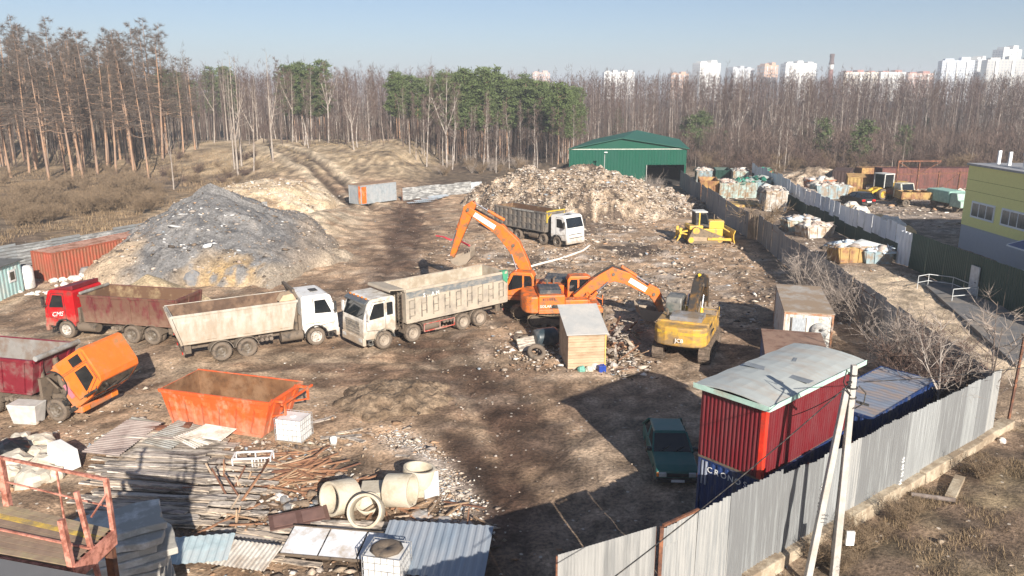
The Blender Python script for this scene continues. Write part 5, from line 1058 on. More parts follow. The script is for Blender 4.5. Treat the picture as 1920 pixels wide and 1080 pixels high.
k.box(1.9, 2.3, 56, 68.2, 9.1, 9.35); k.box(5.9, 6.3, 56, 72, 9.1, 9.35); k.build('roof_frame', mat('roof_frame_white', (.7, .71, .73), .5), t)
k = MB(); k.box(6.4, 12, 56, 68, 8.09, 9.0); k.build('roof_unit', mat('pale_blue_unit', (.5, .56, .66), .5), t)
k = MB(); k.hexa([(-2.6, 54, 2.5), (0, 54, 3.2), (0, 61.5, 3.2), (-2.6, 61.5, 2.5)], [(-2.6, 54, 2.56), (0, 54, 3.26), (0, 61.5, 3.26), (-2.6, 61.5, 2.56)]); k.build('awning', mat('blue_metal_roof', (.05, .09, .26), .45), t)
k = MB(); k.bar((-2.6, 61.55, 2.53), (0, 61.55, 3.23), .1); k.bar((-2.65, 54, 2.5), (-2.65, 61.5, 2.5), .1); k.build('awning_edge', MATS['white_frame'], t)

# ------------------------------------------------------------------ far town
def block(label, px0, px1, pyt, dist, wallm, floors, rz=.35, steps=(), wn=14, depth=18, roofm=None, cat='apartment block'):
    c = ray((px0 + px1) / 2, 170); cx = c[0] / c[1] * dist; W_ = (px1 - px0) / FPX * dist; hh = CAMH + (170.4 - pyt) / FPX * dist
    t = thing('apartment_building', label, cat, (cx, dist, 0), 0); w_ = W_ * .5
    cr, sr = math.cos(rz), math.sin(rz); L_ = max(6, (W_ - depth * abs(sr)) / cr); t.rotation_euler.z = rz if rz else 0
    k = MB(); a = L_ / 2; k.box(-a, a, -depth / 2, depth / 2, 0, hh * .93); k.build('wall', wallm, t)
    k = MB(); n = max(2, int(L_ / 14))
    for i in range(n): x0 = -a + L_ * (i + .2) / n; k.box(x0, x0 + L_ / n * .55, -depth * .35, depth * .3, hh * .93, hh * (.97 + .03 * (i % 2)))
    k.build('roof_house', roofm or wallm, t)
    k = MB(); fh = hh * .9 / floors
    for f_ in range(floors):
        for i in range(wn): x0 = -a + L_ * (i + .25) / wn; k.box(x0, x0 + L_ / wn * .5, -depth / 2 - .12, -depth / 2, f_ * fh + fh * .35, f_ * fh + fh * .8)
        for i in range(4): y0 = -depth / 2 + depth * (i + .25) / 4; k.box(-a - .12, -a, y0, y0 + depth / 8, f_ * fh + fh * .35, f_ * fh + fh * .8)
    tag(k.build('window', mat('far_window', (.33, .36, .4), .3), t), kind='stuff')
    k = MB()
    for i in range(3): x0 = -a + L_ * (i + .5) / 3.3; k.box(x0, x0 + L_ * .05, -depth / 2 - 1.0, -depth / 2 - .13, 0, hh * .9)
    k.build('balcony_stack', mat('balcony_white', (.8, .79, .76), .6), t)
    return t
fw = mat('far_white', (.78, .77, .74), .7, var=.05); fg = mat('far_grey', (.5, .51, .53), .7); fp = mat('far_pink', (.62, .42, .34), .7); fo = mat('far_orange', (.62, .36, .22), .7); fr = mat('far_red_roof', (.38, .16, .12), .7); fl = mat('far_cream', (.74, .68, .58), .7)
block('small white tower block with stepped roof, leftmost of the tall ones', 1296, 1348, 117, 1250, fw, 14, .5, wn=10)
block('low grey block with a jagged roofline right of the small white tower', 1358, 1410, 127, 1300, fg, 9, .45, wn=8)
block('small orange brick block between two white ones', 1418, 1454, 121, 1280, fo, 10, .4, wn=7)
block('broad white block left of the brick chimney', 1463, 1523, 118, 1220, fw, 10, .12, wn=12)
for i, (a, b, y, mm, lb) in enumerate(((1572, 1640, 134, fl, 'long low cream block with a red roof just right of the chimney'), (1640, 1690, 134, fw, 'long low white block with a red roof in the middle of the row'), (1690, 1742, 136, fp, 'long low pink block with a red roof at the row end'))):
    block(lb, a, b, y, 1150, mm, 6, .12, wn=14, roofm=fr)
block('pale blue and white tall slab block beside the white tower', 1757, 1815, 112, 900, mat('far_blue_white', (.6, .65, .72), .7, var=.1), 16, -.25, wn=14)
block('bright white tall block with a stepped top behind the yellow building', 1802, 1842, 110, 930, fw, 15, .5, wn=6)
block('grey beige tall slab block at the right edge', 1842, 1935, 110, 880, mat('far_beige', (.5, .49, .47), .7), 16, -.2, wn=16)
t = block('tall white tower with a round crown, highest on the skyline', 1854, 1901, 92, 1150, fw, 22, .3, wn=8)
t2 = block('thin white block on the horizon above the hangar', 1130, 1187, 134, 1500, fw, 6, .1, wn=10); block('tiny pink block on the horizon left of the hangar roof', 997, 1030, 135, 1600, fp, 6, .1, wn=6); block('tiny orange block on the horizon right of the hangar roof', 1252, 1288, 137, 1500, fo, 6, .2, wn=6)
D = 800; cx = (1554 - 960) / FPX * D * .969; t = thing('chimney', 'slim brick factory chimney with a white band near its top', 'chimney', (cx, D * 1.0, 0)); hh = CAMH + (170.4 - 106) / FPX * D
br = mat('chimney_brick', (.22, .1, .085), .9, var=.1)
k = MB(); k.lathe([(3.4, 0), (2.3, hh * .7), (2.2, hh * .7), (.01, hh * .7), (.01, 0)], (0, 0, 0), 'z', 16); k.build('shaft', br, t); k = MB(); k.lathe([(2.25, hh * .7), (2.15, hh * .8), (.01, hh * .8), (.01, hh * .7)], (0, 0, 0), 'z', 16); k.build('white_band', fw, t)
k = MB(); k.lathe([(2.6, hh * .8), (2.6, hh * .83), (2.1, hh * .84), (2.0, hh * .93), (2.3, hh * .95), (2.3, hh), (1.8, hh), (1.8, hh * .8)], (0, 0, 0), 'z', 16); k.build('crown', mat('dark_brick', (.1, .06, .055), .9), t)
# ------------------------------------------------------------------ trees and bushes
birchw = mat('birch_bark', (.42, .375, .335), .85, var=.15, vs=2, dirt=(.16, .12, .1), da=.32, ds=1.6, stretch=(2, 2, .6))
greyb_ = mat('dead_bark', (.34, .295, .255), .9, var=.2, dirt=(.2, .15, .12), da=.3, ds=1.2, stretch=(2, 2, .4))
pineb = mat('pine_bark', (.40, .235, .14), .9, var=.2, dirt=(.25, .18, .14), da=.4, ds=.5, stretch=(1.5, 1.5, .5))
brownb = mat('brown_bark', (.15, .115, .095), .9, var=.2, dirt=(.26, .22, .2), da=.25, ds=.8, stretch=(2, 2, .4))
twB = mat('birch_twigs', (.125, .086, .072), .95, var=.2, vs=.5); twP = mat('dry_twigs', (.115, .09, .073), .95, var=.22, vs=.5); twG = mat('tan_twigs', (.21, .15, .095), .95, var=.2, vs=.7); twR = mat('red_brown_twigs', (.12, .078, .062), .95, var=.2, vs=.6)
needle = mat('pine_needles', (.085, .115, .038), .85, var=.4, vs=1.1); needle2 = mat('spruce_needles', (.05, .085, .035), .85, var=.4, vs=1.2)
def tree_mesh(seed, h, r0, c0, nl, ll, el, ntw, tl, tw_, lean=.04, fork=0, bark=birchw, twig=twB, broken=False, droop=.0, nsub=5):
    r = random.Random(seed); T = MB(); tri = []
    lx, ly = r.uniform(-lean, lean), r.uniform(-lean, lean); k1, k2 = r.uniform(-.3, .3), r.uniform(-.3, .3)
    def tp(t): return Vector((lx * h * t + k1 * math.sin(t * 4), ly * h * t + k2 * math.sin(t * 3.3), h * t))
    n = 8; T.tube([tp(i / n) for i in range(n + 1)], [max(.012, r0 * (1 - .93 * (i / n) ** (1 if not broken else 3))) for i in range(n + 1)], 6)
    def limb(p, d, L, rad, depth):
        d = d.normalized(); q = p + d * L * .5 + Vector((r.uniform(-.1, .1) * L, r.uniform(-.1, .1) * L, 0)); e = q + (d + Vector((0, 0, .25 - droop))).normalized() * L * .5
        T.tube([p, q, e], [rad, rad * .6, .01], 4, 0, False)
        for s_ in range(nsub):
            t = r.uniform(.2, 1); b = (p.lerp(q, t * 2) if t < .5 else q.lerp(e, t * 2 - 1))
            sd = (d + Vector((r.uniform(-1, 1), r.uniform(-1, 1), r.uniform(-.5, .9) - droop))).normalized(); sl = L * r.uniform(.25, .5)
            if depth == 0: tri.append((b, b + sd * sl, .035))
            for _ in range(ntw):
                bb = b + sd * sl * r.uniform(.1, 1); td = (sd + Vector((r.uniform(-1, 1), r.uniform(-1, 1), r.uniform(-.8, 1.0) - droop))).normalized()
                tri.append((bb, bb + td * tl * r.uniform(.5, 1.3), tw_))
    if fork:
        for k in range(fork):
            t0 = r.uniform(.3, .5); a = r.uniform(0, 6.28); d = Vector((math.cos(a) * .45, math.sin(a) * .45, 1)).normalized(); p = tp(t0); L = h * (1 - t0) * r.uniform(.7, .95)
            m_ = [p + d * L * i / 4 + Vector((math.cos(a), math.sin(a), 0)) * .1 * math.sin(i) for i in range(5)]; T.tube(m_, [r0 * .6, r0 * .5, r0 * .35, r0 * .2, .012], 5)
            for i in range(nl // 2):
                u = r.uniform(.2, 1); b = r.uniform(0, 6.28); e_ = r.uniform(*el); limb(p + d * L * u, Vector((math.cos(b) * math.cos(e_), math.sin(b) * math.cos(e_), math.sin(e_))), ll * (1.05 - .75 * u), r0 * .22, 0)
    for i in range(nl):
        u = (i + r.random()) / nl; t = c0 + (1 - c0) * u * .98; a = r.uniform(0, 6.28); e_ = r.uniform(*el)
        limb(tp(t), Vector((math.cos(a) * math.cos(e_), math.sin(a) * math.cos(e_), math.sin(e_))), ll * (1.1 - .8 * u) * r.uniform(.6, 1.2), max(.02, r0 * .25 * (1.1 - u)), 0)
    V = np.zeros((len(tri) * 3, 3)); rr_ = np.random.default_rng(seed)
    for i, (a, b, w_) in enumerate(tri):
        s_ = Vector((rr_.normal(), rr_.normal(), rr_.normal())).cross(b - a).normalized() * w_ / 2; V[i * 3] = a - s_; V[i * 3 + 1] = a + s_; V[i * 3 + 2] = b
    return T.mesh('trunk', bark), np_mesh('crown', V, np.arange(len(V)).reshape(-1, 3), twig)
def conifer_mesh(seed, h, r0, c0, spread, bark, needle_, ncl=170, leaf=.5, cone=False):
    r = np.random.default_rng(seed); T = MB(); kx, ky = r.normal(0, .2, 2)
    T.tube([(kx * math.sin(i), ky * math.sin(i * 1.3), h * i / 6) for i in range(7)], [max(.03, r0 * (1 - .9 * i / 6)) for i in range(7)], 6)
    V = []; 
    for i in range(ncl):
        u = r.random() ** (.8 if cone else .9); z = h * (c0 + (1 - c0) * u); R_ = spread * ((1 - u) if cone else math.sqrt(max(.03, 1 - (1.55 * (u - .42)) ** 2))) * r.uniform(.25, 1.1); a = r.uniform(0, 6.28)
        c = np.array([R_ * math.cos(a), R_ * math.sin(a), z + (-.25 * R_ if cone else .2 * R_)])
        if r.random() < .3: T.tube([(0, 0, z - .3), tuple(c)], [.05, .015], 4, 0, False)
        m = 26; q = c + r.normal(0, 1, (m, 3)) * np.array([.5, .5, .26]) * (.9 if not cone else .7)
        d = r.normal(0, 1, (m, 3)); d[:, 2] = np.abs(d[:, 2]) * .6 + .1; d /= np.linalg.norm(d, axis=1)[:, None]; s_ = np.cross(d, r.normal(0, 1, (m, 3))); s_ /= np.linalg.norm(s_, axis=1)[:, None]
        L = leaf * r.uniform(.6, 1.3, (m, 1)); V.append(np.stack([q - s_ * L * .2, q + s_ * L * .2, q + d * L], 1).reshape(-1, 3))
    V = np.concatenate(V); return T.mesh('trunk', bark), np_mesh('crown', V, np.arange(len(V)).reshape(-1, 3), needle_)
def tree(name, label, cat, ms, x, y, sc=1.0, rz=None, group=None, z=None):
    t = thing(name, label, cat, (x, y, (gz(x, y) if z is None else z) - .12), U(0, 6.28) if rz is None else rz, group); link('trunk', ms[0], t); link('crown', ms[1], t); t.scale = (sc, sc, sc * U(.94, 1.06)); return t
deadP = [tree_mesh(100 + i, 24.5, .27, .36, 54, 3.1, (-.25, .35), 9, .8, .036, .05, 0, pineb, twP, nsub=7) for i in range(5)]
birch = [tree_mesh(200 + i, 18, .15, .34, 30, 2.2, (.6, 1.15), 7, .8, .028, .06, 0, birchw, twB, droop=.1) for i in range(4)] + [tree_mesh(210 + i, 18, .22, .4, 22, 2.6, (.5, 1.1), 7, .8, .028, .05, 3, birchw, twB, droop=.1) for i in range(2)]
thin = [tree_mesh(230 + i, 17, .1, .35, 32, 1.7, (.7, 1.2), 8, .8, .03, .05, 0, brownb, twB) for i in range(4)]
snag = [tree_mesh(250 + i, 19, .2, .45, 14, 2.2, (.2, .9), 2, .7, .03, .06, 1, greyb_, twP, nsub=3) for i in range(3)]
stub = [tree_mesh(260 + i, 9, .15, .9, 2, .5, (.2, .9), 0, .5, .03, .08, 0, birchw, twB, True, nsub=1) for i in range(2)]
pine = [conifer_mesh(300 + i, 19.5, .2, .36, 2.9, pineb, needle, 130, .62) for i in range(4)]
spruce = [conifer_mesh(320 + i, 9, .14, .12, 2.1, brownb, needle2, 80, .5, True) for i in range(2)]
young = [conifer_mesh(330 + i, 8.5, .12, .15, 2.0, brownb, mat('young_pine_needles', (.075, .10, .036), .85, var=.35, vs=1.2), 75, .5) for i in range(2)]
r_ = random.Random(5)
# dead pines at the left edge of the clearing: nearest row by the feet seen in the photograph
feet = [(12, 310, .98), (46, 300, 1.0), (84, 296, 1.02), (124, 322, .98), (158, 327, .94), (150, 318, 1.0), (207, 312, .98), (226, 300, 1.0), (305, 300, 1.0), (310, 292, .9), (279, 335, .74), (344, 288, .8), (366, 280, .72), (22, 285, 1.1), (70, 285, 1.1), (255, 290, .95), (175, 290, 1.05), (120, 288, 1.1)]
lab = 'tall dead pine with a grey needleless crown at the clearing edge on the left'
for i, (px, py, s_) in enumerate(feet):
    p = G(px, py); tree('dead_pine', lab, 'tree', deadP[i % 5], p.x, p.y, s_ * (1.0 if p.y < 135 else .95), group='dead pines on the left')
n = 0
while n < 62:
    y = r_.uniform(128, 200); x = r_.uniform(-.70, -.44 if y > 150 else -.48) * y
    tree('dead_pine', 'dead pine standing deeper in the grey thicket on the left', 'tree', r_.choice(deadP), x, y, r_.uniform(.84, 1.06), group='dead pines deeper in the left thicket'); n += 1
for px, py, s_, k in ((447, 333, 1.0, 0), (453, 312, .95, 1), (476, 322, .8, 2), (512, 302, .95, 0), (440, 318, .85, 1), (427, 264, .9, 2), (467, 260, .8, 0), (483, 262, .8, 1), (402, 268, .75, 2), (326, 355, .62, 1), (548, 266, .72, 2), (390, 262, .8, 0)):
    p = G(px, py); tree('dead_birch', 'pale dead trunk with broken limbs beside the dirt road', 'tree', snag[k], p.x, p.y, s_, group='pale dead trunks by the dirt road')
for px, py, s_, k, lb in ((838, 313, 1.0, 4, 'white birch with a wide forked bare crown, broadest in front of the pines'), (800, 312, .95, 0, 'straight white birch left of the wide forked one'), (780, 300, .55, None, 'short broken white birch stump at the mound end'), (848, 318, .95, 1, 'slender white birch just right of the wide forked one'), (906, 322, .72, 0, 'white birch leaning right above the low pale fence'), (930, 325, .6, 2, 'short white birch by the left end of the garbage mound'), (955, 318, .7, 3, 'curved white birch behind the left end of the garbage mound'), (1003, 316, .68, 1, 'thin white birch left of the hangar'), (1045, 300, .55, 5, 'small twisted birch at the hangar corner'), (616, 268, .9, 5, 'white birch on the crest of the tan bank'), (545, 262, .85, 0, 'single bright birch trunk where the dirt road bends'), (664, 282, .62, 5, 'twin white birch on the tan bank'), (1203, 262, .7, 1, 'thin birch rising behind the hangar roof')):
    p = G(px, py); tree('birch_tree' if k is not None else 'tree_stump', lb, 'tree' if k is not None else 'stump', birch[k] if k is not None else stub[0], p.x, p.y, s_)
n = 0
while n < 120:
    y = r_.uniform(153, 200); x = r_.uniform(-.34, .09) * y
    if hill(np.array([x]), np.array([y]))[0] > 3.2 and y < 165: continue
    tree('birch_tree', 'slender bare birch in the crowded stand behind the tan bank', 'tree', r_.choice(birch[:4] + thin + thin), x, y, r_.uniform(.72, 1.0) if x < -.17 * y else r_.uniform(.48, .76), group='birches behind the tan bank'); n += 1
for i in range(14):
    y = r_.uniform(150, 165); x = r_.uniform(-.3, .05) * y; tree('tree_stump', 'short broken birch trunk at the edge of the stand', 'stump', r_.choice(stub), x, y, r_.uniform(.4, .8), group='broken birch trunks')
for i in range(40):
    y = r_.uniform(172, 192); px = r_.uniform(735, 1082); tree('pine_tree', 'green pine in the dense row above the birches', 'tree', r_.choice(pine), (px - 960) / FPX * y * .97, y, (1.0 if px < 960 else 1.0 - (px - 960) / 600) * r_.uniform(.92, 1.02) * (18.6 - gz((px - 960) / FPX * y * .97, y)) / 19.5, group='green pines in the middle')
for i in range(5): y = 138 + i * 3; tree('pine_tree', 'green pine at the right end of the pine row near the hangar', 'tree', pine[i % 4], (1048 + i * 9 - 960) / FPX * (y + 22) * .97, y + 22, .82 - .05 * i, group='green pines near the hangar')
for i in range(9): px = 540 + i * 8; y = 195 + r_.uniform(-5, 8); tree('pine_tree', 'green pine in the small clump behind the dead trunks', 'tree', r_.choice(pine), (px - 960) / FPX * y * .97, y, r_.uniform(.86, .95), group='small clump of green pines')
for i in range(26): px = r_.uniform(-60, 520); y = r_.uniform(205, 240); tree('pine_tree', 'dark green pine far behind the dead pines', 'tree', r_.choice(pine), (px - 960) / FPX * y * .97, y, r_.uniform(.85, 1.0), group='far pines behind the dead ones')
n = 0
while n < 165:
    y = r_.uniform(163, 250); x = r_.uniform(.06, .74) * y
    if x < 34 and y < 156: continue
    tree('birch_tree', 'bare birch in the wide brown wood on the right', 'tree', r_.choice(birch + thin), x, y, r_.uniform(.84, 1.02) * (1 if y > 185 else .7), group='bare birches on the right'); n += 1
for i in range(70):
    y = r_.uniform(150, 190); x = r_.uniform(.24, .74) * y; tree('bare_tree', 'low bare reddish brown tree at the edge of the right wood', 'tree', r_.choice(thin), x, y, r_.uniform(.32, .55), group='low bare trees on the right')
for px, py, s_, ms, lb in ((1157, 262, .95, spruce[0], 'small dark spruce left of the hangar roof ridge'), (1300, 285, 1.0, young[0], 'bushy light green young pine right of the hangar'), (1318, 272, 1.1, young[1], 'second bushy young pine right of the hangar'), (1286, 268, .9, young[1], 'young pine peeping over the hangar corner'), (1538, 292, .95, young[0], 'lone young pine in the scrub above the white fence'), (1612, 300, 1.05, young[1], 'bright green young pine above the far scrap heap'), (1690, 292, .8, young[0], 'small young pine above the far loader'), (1674, 236, .9, young[1], 'green pine deep in the brown wood'), (1733, 262, .8, spruce[1], 'dark narrow spruce in the brown wood'), (1875, 228, .9, spruce[0], 'dark spruce high above the yellow building'), (1358, 288, .6, spruce[1], 'small cemetery cypress in the scrub'), (1500, 268, .7, young[0], 'small green pine behind the white birches')):
    p = G(px, py + (14 if ms in young else 6)); s_ *= 1.05; tree('young_pine' if ms in young else 'spruce_tree', lb, 'tree', ms, p.x, p.y, s_)
for px, py, s_, k in ((1454, 322, .55, 0), (1462, 320, .62, 1), (1470, 322, .6, 0), (1428, 305, .4, 2), (1810, 305, .35, 4), (1440, 270, .6, 3)):
    p = G(px, py); tree('birch_tree', 'slim white birch standing free above the white fence', 'tree', birch[k], p.x, p.y, s_, group='free white birches above the white fence')
# bushes
def bush_mesh(seed, h, sp, nst, ntw, twig, tl=.55, tw_=.022):
    r = random.Random(seed); T = MB(); tri = []
    for i in range(nst):
        a = r.uniform(0, 6.28); e = r.uniform(.15, .5) * sp; L = h * r.uniform(.6, 1.05); p0 = Vector((r.uniform(-.25, .25), r.uniform(-.25, .25), 0)); d = Vector((math.cos(a) * e, math.sin(a) * e, 1)).normalized()
        pts = [p0 + d * L * t + Vector((math.cos(a), math.sin(a), 0)) * .15 * L * t * t for t in (0, .35, .7, 1)]; T.tube(pts, [.03, .022, .014, .006], 4, 0, False)
        for _ in range(ntw):
            t = r.uniform(.25, 1); b = pts[0].lerp(pts[3], t); td = Vector((r.uniform(-1, 1), r.uniform(-1, 1), r.uniform(-.1, 1.2))).normalized(); l = tl * h / 2.5 * r.uniform(.5, 1.4); tri.append((b, b + td * l, tw_))
            for _ in range(3): bb = b + td * l * r.uniform(.3, 1); t2 = (td + Vector((r.uniform(-1, 1), r.uniform(-1, 1), r.uniform(-.5, 1)))).normalized(); tri.append((bb, bb + t2 * l * .6, tw_ * .7))
    V = np.zeros((len(tri) * 3, 3)); rr_ = np.random.default_rng(seed)
    for i, (a, b, w_) in enumerate(tri):
        s_ = Vector(rr_.normal(0, 1, 3)).cross(b - a).normalized() * w_ / 2; V[i * 3] = a - s_; V[i * 3 + 1] = a + s_; V[i * 3 + 2] = b
    return T.mesh('stem', twig), np_mesh('crown', V, np.arange(len(V)).reshape(-1, 3), twig)
bushT = [bush_mesh(400 + i, 2.6, 1.6, 16, 26, twG, .6, .03) for i in range(3)]; bushR = [bush_mesh(410 + i, 2.8, 1.4, 16, 26, twR, .6, .035) for i in range(3)]; bushP = [bush_mesh(420 + i, 3.0, 1.5, 14, 16, mat('pale_twigs', (.33, .275, .235), .9, var=.2, vs=1), .6, .018) for i in range(3)]
def bush(label, ms, x, y, s_, group=None):
    t = thing('bush', label, 'bush', (x, y, gz(x, y) - .05), U(0, 6.28), group); link('stem', ms[0], t); link('crown', ms[1], t); t.scale = (s_ * U(.9, 1.3), s_ * U(.9, 1.3), s_); return t
for i in range(80):
    y = r_.uniform(137, 165); x = r_.uniform(.245, .74) * y
    bush('brown leafless bush in the scrub beyond the far yard', r_.choice(bushR + bushT), x, y, r_.uniform(.7, 1.5), 'scrub beyond the far yard')
for i in range(75):
    px = r_.uniform(-30, 300); py = r_.uniform(345, 440 - .15 * px); p = G(px, py); bush('tan brush bush on the slope behind the red container', r_.choice(bushT), p.x, p.y, r_.uniform(.55, 1.15), 'brush behind the red container')
for i in range(40):
    px = r_.uniform(160, 480); py = r_.uniform(290, 345); p = G(px, py); bush('low brown bush under the dead pines', r_.choice(bushR + bushT), p.x, p.y, r_.uniform(.35, .7), 'low bushes under the dead pines')
for i in range(22):
    px = r_.uniform(820, 1000); py = r_.uniform(305, 330); p = G(px, py); bush('pale low bush between the bank and the garbage mound', r_.choice(bushT + bushP), p.x, p.y, r_.uniform(.5, .9), 'bushes before the birch stand')
for px, py, s_ in ((1090, 318, 1.0), (1105, 318, .9), (1120, 320, .8), (1205, 345, .9), (1222, 347, 1.1), (1232, 348, .9)):
    p = G(px, py, 1.5); bush('pale leafless bush before the hangar wall', r_.choice(bushP), p.x, min(p.y, 122), s_, 'pale bushes before the hangar')
for i in range(9): q = r_.uniform(0, 1); bush('pale leafless shrub along the grey fence above the white cabin', r_.choice(bushP), 22.3 + r_.uniform(-1.2, .3), 46 + q * 12, r_.uniform(.7, 1.25), 'shrubs along the grey fence')
for i in range(14): q = r_.uniform(0, 1); bush('tangled leafless shrub between the blue container and the grey fence', r_.choice(bushP + bushR), 18.6 + q * 2.4 + r_.uniform(-1, .8), 33.0 + q * 5 + r_.uniform(-2.0, 2.5), r_.uniform(.75, 1.35), 'tangled shrubs behind the blue container')
for i in range(10): bush('dry weed clump at the foot of the silver fence', r_.choice(bushT), *(A_ + fd * r_.uniform(4, 18) + fn * r_.uniform(.5, 1.6)).xy, r_.uniform(.22, .4), 'weeds along the silver fence')
bush('wispy bare bush in the gap of the grey fence', bushT[1], 25.6, 79.5, 1.3)
sap = tree_mesh(500, 5.6, .075, .25, 16, 2.1, (.4, 1.1), 4, .6, .014, .12, 1, birchw, mat('pale_twigs', (.33, .275, .235)), nsub=5); sap2 = tree_mesh(501, 5.2, .06, .2, 16, 2.2, (.2, .9), 4, .6, .014, .1, 1, brownb, mat('pale_twigs', (.4, .31, .255)), nsub=5)
tree('young_birch', 'young white birch leaning behind the blue container', 'tree', sap, 17.6, 29.9, .95, .4); tree('sapling', 'spreading bare sapling by the silver fence corner', 'tree', sap2, 21.6, 32.6, 1.15, 1.9); tree('sapling', 'thin bare sapling behind the shrubs near the grey fence', 'tree', sap2, 18.6, 35.6, .85, 4.0)
k = MB(); k.bar((22.3, 32.2, 0), (22.45, 32.3, 4.2), .09); tp_ = thing('fence_post', 'tall rusty post beyond the silver fence corner', 'post', (0, 0, 0)); k.build('post_shaft', rust, tp_); k = MB(); k.box(22.36, 22.52, 32.2, 32.4, 4.2, 4.26); k.build('cap', rust, tp_)
# thickets too many to count: the wood behind the individual trees
def mass(name, label, n, fx, hh, matl, cA, cB, seed, ntw=70, tws=.07):
    r = np.random.default_rng(seed); x, y = fx(r, n); z = height(x, y); h = hh(r, n, x, y); V = []; Cc = []
    lean = r.normal(0, .03, (n, 2)); rad = .05 + .05 * r.random(n); tc = np.where((r.random(n) < .2)[:, None], np.array((.30, .255, .22)), np.array((.10, .072, .06))) * r.uniform(.7, 1.15, (n, 1))
    base = np.stack([x, y, z], -1); top = base + np.stack([lean[:, 0] * h, lean[:, 1] * h, h], -1)
    for k in range(3):
        a = 2.1 * k; b = a + 2.1
        p = base + np.stack([np.cos(a) * rad, np.sin(a) * rad, 0 * rad], -1) * 1.6; q = base + np.stack([np.cos(b) * rad, np.sin(b) * rad, 0 * rad], -1) * 1.6
        V.append(np.stack([p, q, top], 1)); Cc.append(np.repeat(tc[:, None], 3, 1))
    u = r.random((n, ntw)); u = .28 + .72 * u ** .85; sp = (1.1 - u) * 1.9 + .25; ang = r.uniform(0, 6.28, (n, ntw)); rr_ = r.random((n, ntw)) * sp
    P = base[:, None] + (top - base)[:, None] * u[..., None] + np.stack([np.cos(ang) * rr_, np.sin(ang) * rr_, 0 * rr_], -1)
    d = r.normal(0, .55, (n, ntw, 3)); d[..., 2] = np.abs(d[..., 2]) + .45; d /= np.linalg.norm(d, axis=-1)[..., None]; s_ = np.cross(d, r.normal(0, 1, d.shape)); s_ /= np.linalg.norm(s_, axis=-1)[..., None]
    L = r.uniform(.6, 1.7, (n, ntw, 1)); V.append(np.stack([P - s_ * tws / 2, P + s_ * tws / 2, P + d * L], 2).reshape(-1, 3, 3))
    col = np.array(cA) + (np.array(cB) - np.array(cA)) * r.random((n, 1)); Cc.append(np.repeat(np.repeat(col[:, None], ntw, 1).reshape(-1, 1, 3), 3, 1))
    V = np.concatenate([v.reshape(-1, 3) for v in V]); Cc = np.concatenate([c.reshape(-1, 3) for c in Cc])
    tag(link(name, np_mesh(name, V, np.arange(len(V)).reshape(-1, 3), matl, Cc)), label, 'woodland', None, 'stuff')
WOOD = mat_vc('wood_twigs', n1=(.05, .2), n2=(.4, .2), bump=0, bd=.01)
mass('woodland', 'brown leafless wood behind the birches, reaching to the skyline', 2000, lambda r, n: ((lambda y: (r.uniform(-.42, .75, n) * y, y))(r.uniform(0, 1, n) ** 1.3 * 130 + 195)), lambda r, n, x, y: r.normal(17.6, 1.4, n) * np.where(x > .06 * y, 1.02, 1.0) * (1 - .04 * sm(.45, .7, x / y)), WOOD, (.088, .06, .055), (.118, .085, .078), 3, 66, .075)
mass('scrub', 'purple brown scrub at the foot of the right wood', 900, lambda r, n: ((lambda y: (r.uniform(.2, .74, n) * y, y))(r.uniform(150, 200, n))), lambda r, n, x, y: r.uniform(2.5, 7.5, n), WOOD, (.12, .083, .072), (.165, .122, .1), 9, 60, .06)
mass('far_woodland', 'distant brown and grey wood on the skyline', 2600, lambda r, n: ((lambda y: (r.uniform(-.72, .76, n) * y, y))(300 + 420 * r.uniform(0, 1, n) ** 1.4)), lambda r, n, x, y: r.normal(20.2, 1.2, n), WOOD, (.095, .07, .064), (.13, .1, .09), 4, 45, .2)
mass('left_thicket', 'grey brown thicket between the dead pines', 420, lambda r, n: ((lambda y: (r.uniform(-.74, -.40, n) * y, y))(r.uniform(150, 215, n))), lambda r, n, x, y: r.normal(15.5, 2.2, n), WOOD, (.095, .072, .06), (.13, .1, .082), 5, 70, .06)
mass('undergrowth', 'low brown undergrowth at the feet of the birch stand', 900, lambda r, n: ((lambda y: (r.uniform(-.34, .74, n) * y, y))(r.uniform(158, 200, n))), lambda r, n, x, y: r.uniform(2.0, 6.5, n), WOOD, (.088, .06, .052), (.13, .09, .07), 6, 42, .05)
# dry grass: bank by the fence, clearing on the left, verge beyond the grey fence
def grass(name, label, x, y, hgt, cA, cB, seed, wd=.018):
    r = np.random.default_rng(seed); n = len(x); z = height(x, y); b = np.stack([x, y, z - .02], -1); a = r.uniform(0, 6.28, n); t = r.uniform(.1, 1.0, n) * hgt * r.uniform(.5, 1.4, n)
    tip = b + np.stack([np.cos(a) * t, np.sin(a) * t, hgt * r.uniform(.3, 1.1, n)], -1); s_ = np.stack([-np.sin(a), np.cos(a), 0 * a], -1) * wd
    V = np.stack([b - s_, b + s_, tip], 1).reshape(-1, 3); c = np.array(cA) + (np.array(cB) - np.array(cA)) * r.random((n, 1)); tag(link(name, np_mesh(name, V, np.arange(len(V)).reshape(-1, 3), WOOD, np.repeat(c, 3, 0))), label, 'grass', None, 'stuff')
rg = np.random.default_rng(8); n = 26000; s_ = rg.uniform(0, 24, n); o_ = .35 + rg.gamma(1.3, 1.5, n); keep = fbm(s_ * .9, o_ * .9, 3, 5) > .53; s_, o_ = s_[keep], o_[keep]
grass('dry_grass', 'dry matted grass on the bank outside the silver fence', A_.x + fd.x * s_ + fn.x * o_, A_.y + fd.y * s_ + fn.y * o_, .22, (.16, .115, .07), (.28, .205, .125), 1, .012)
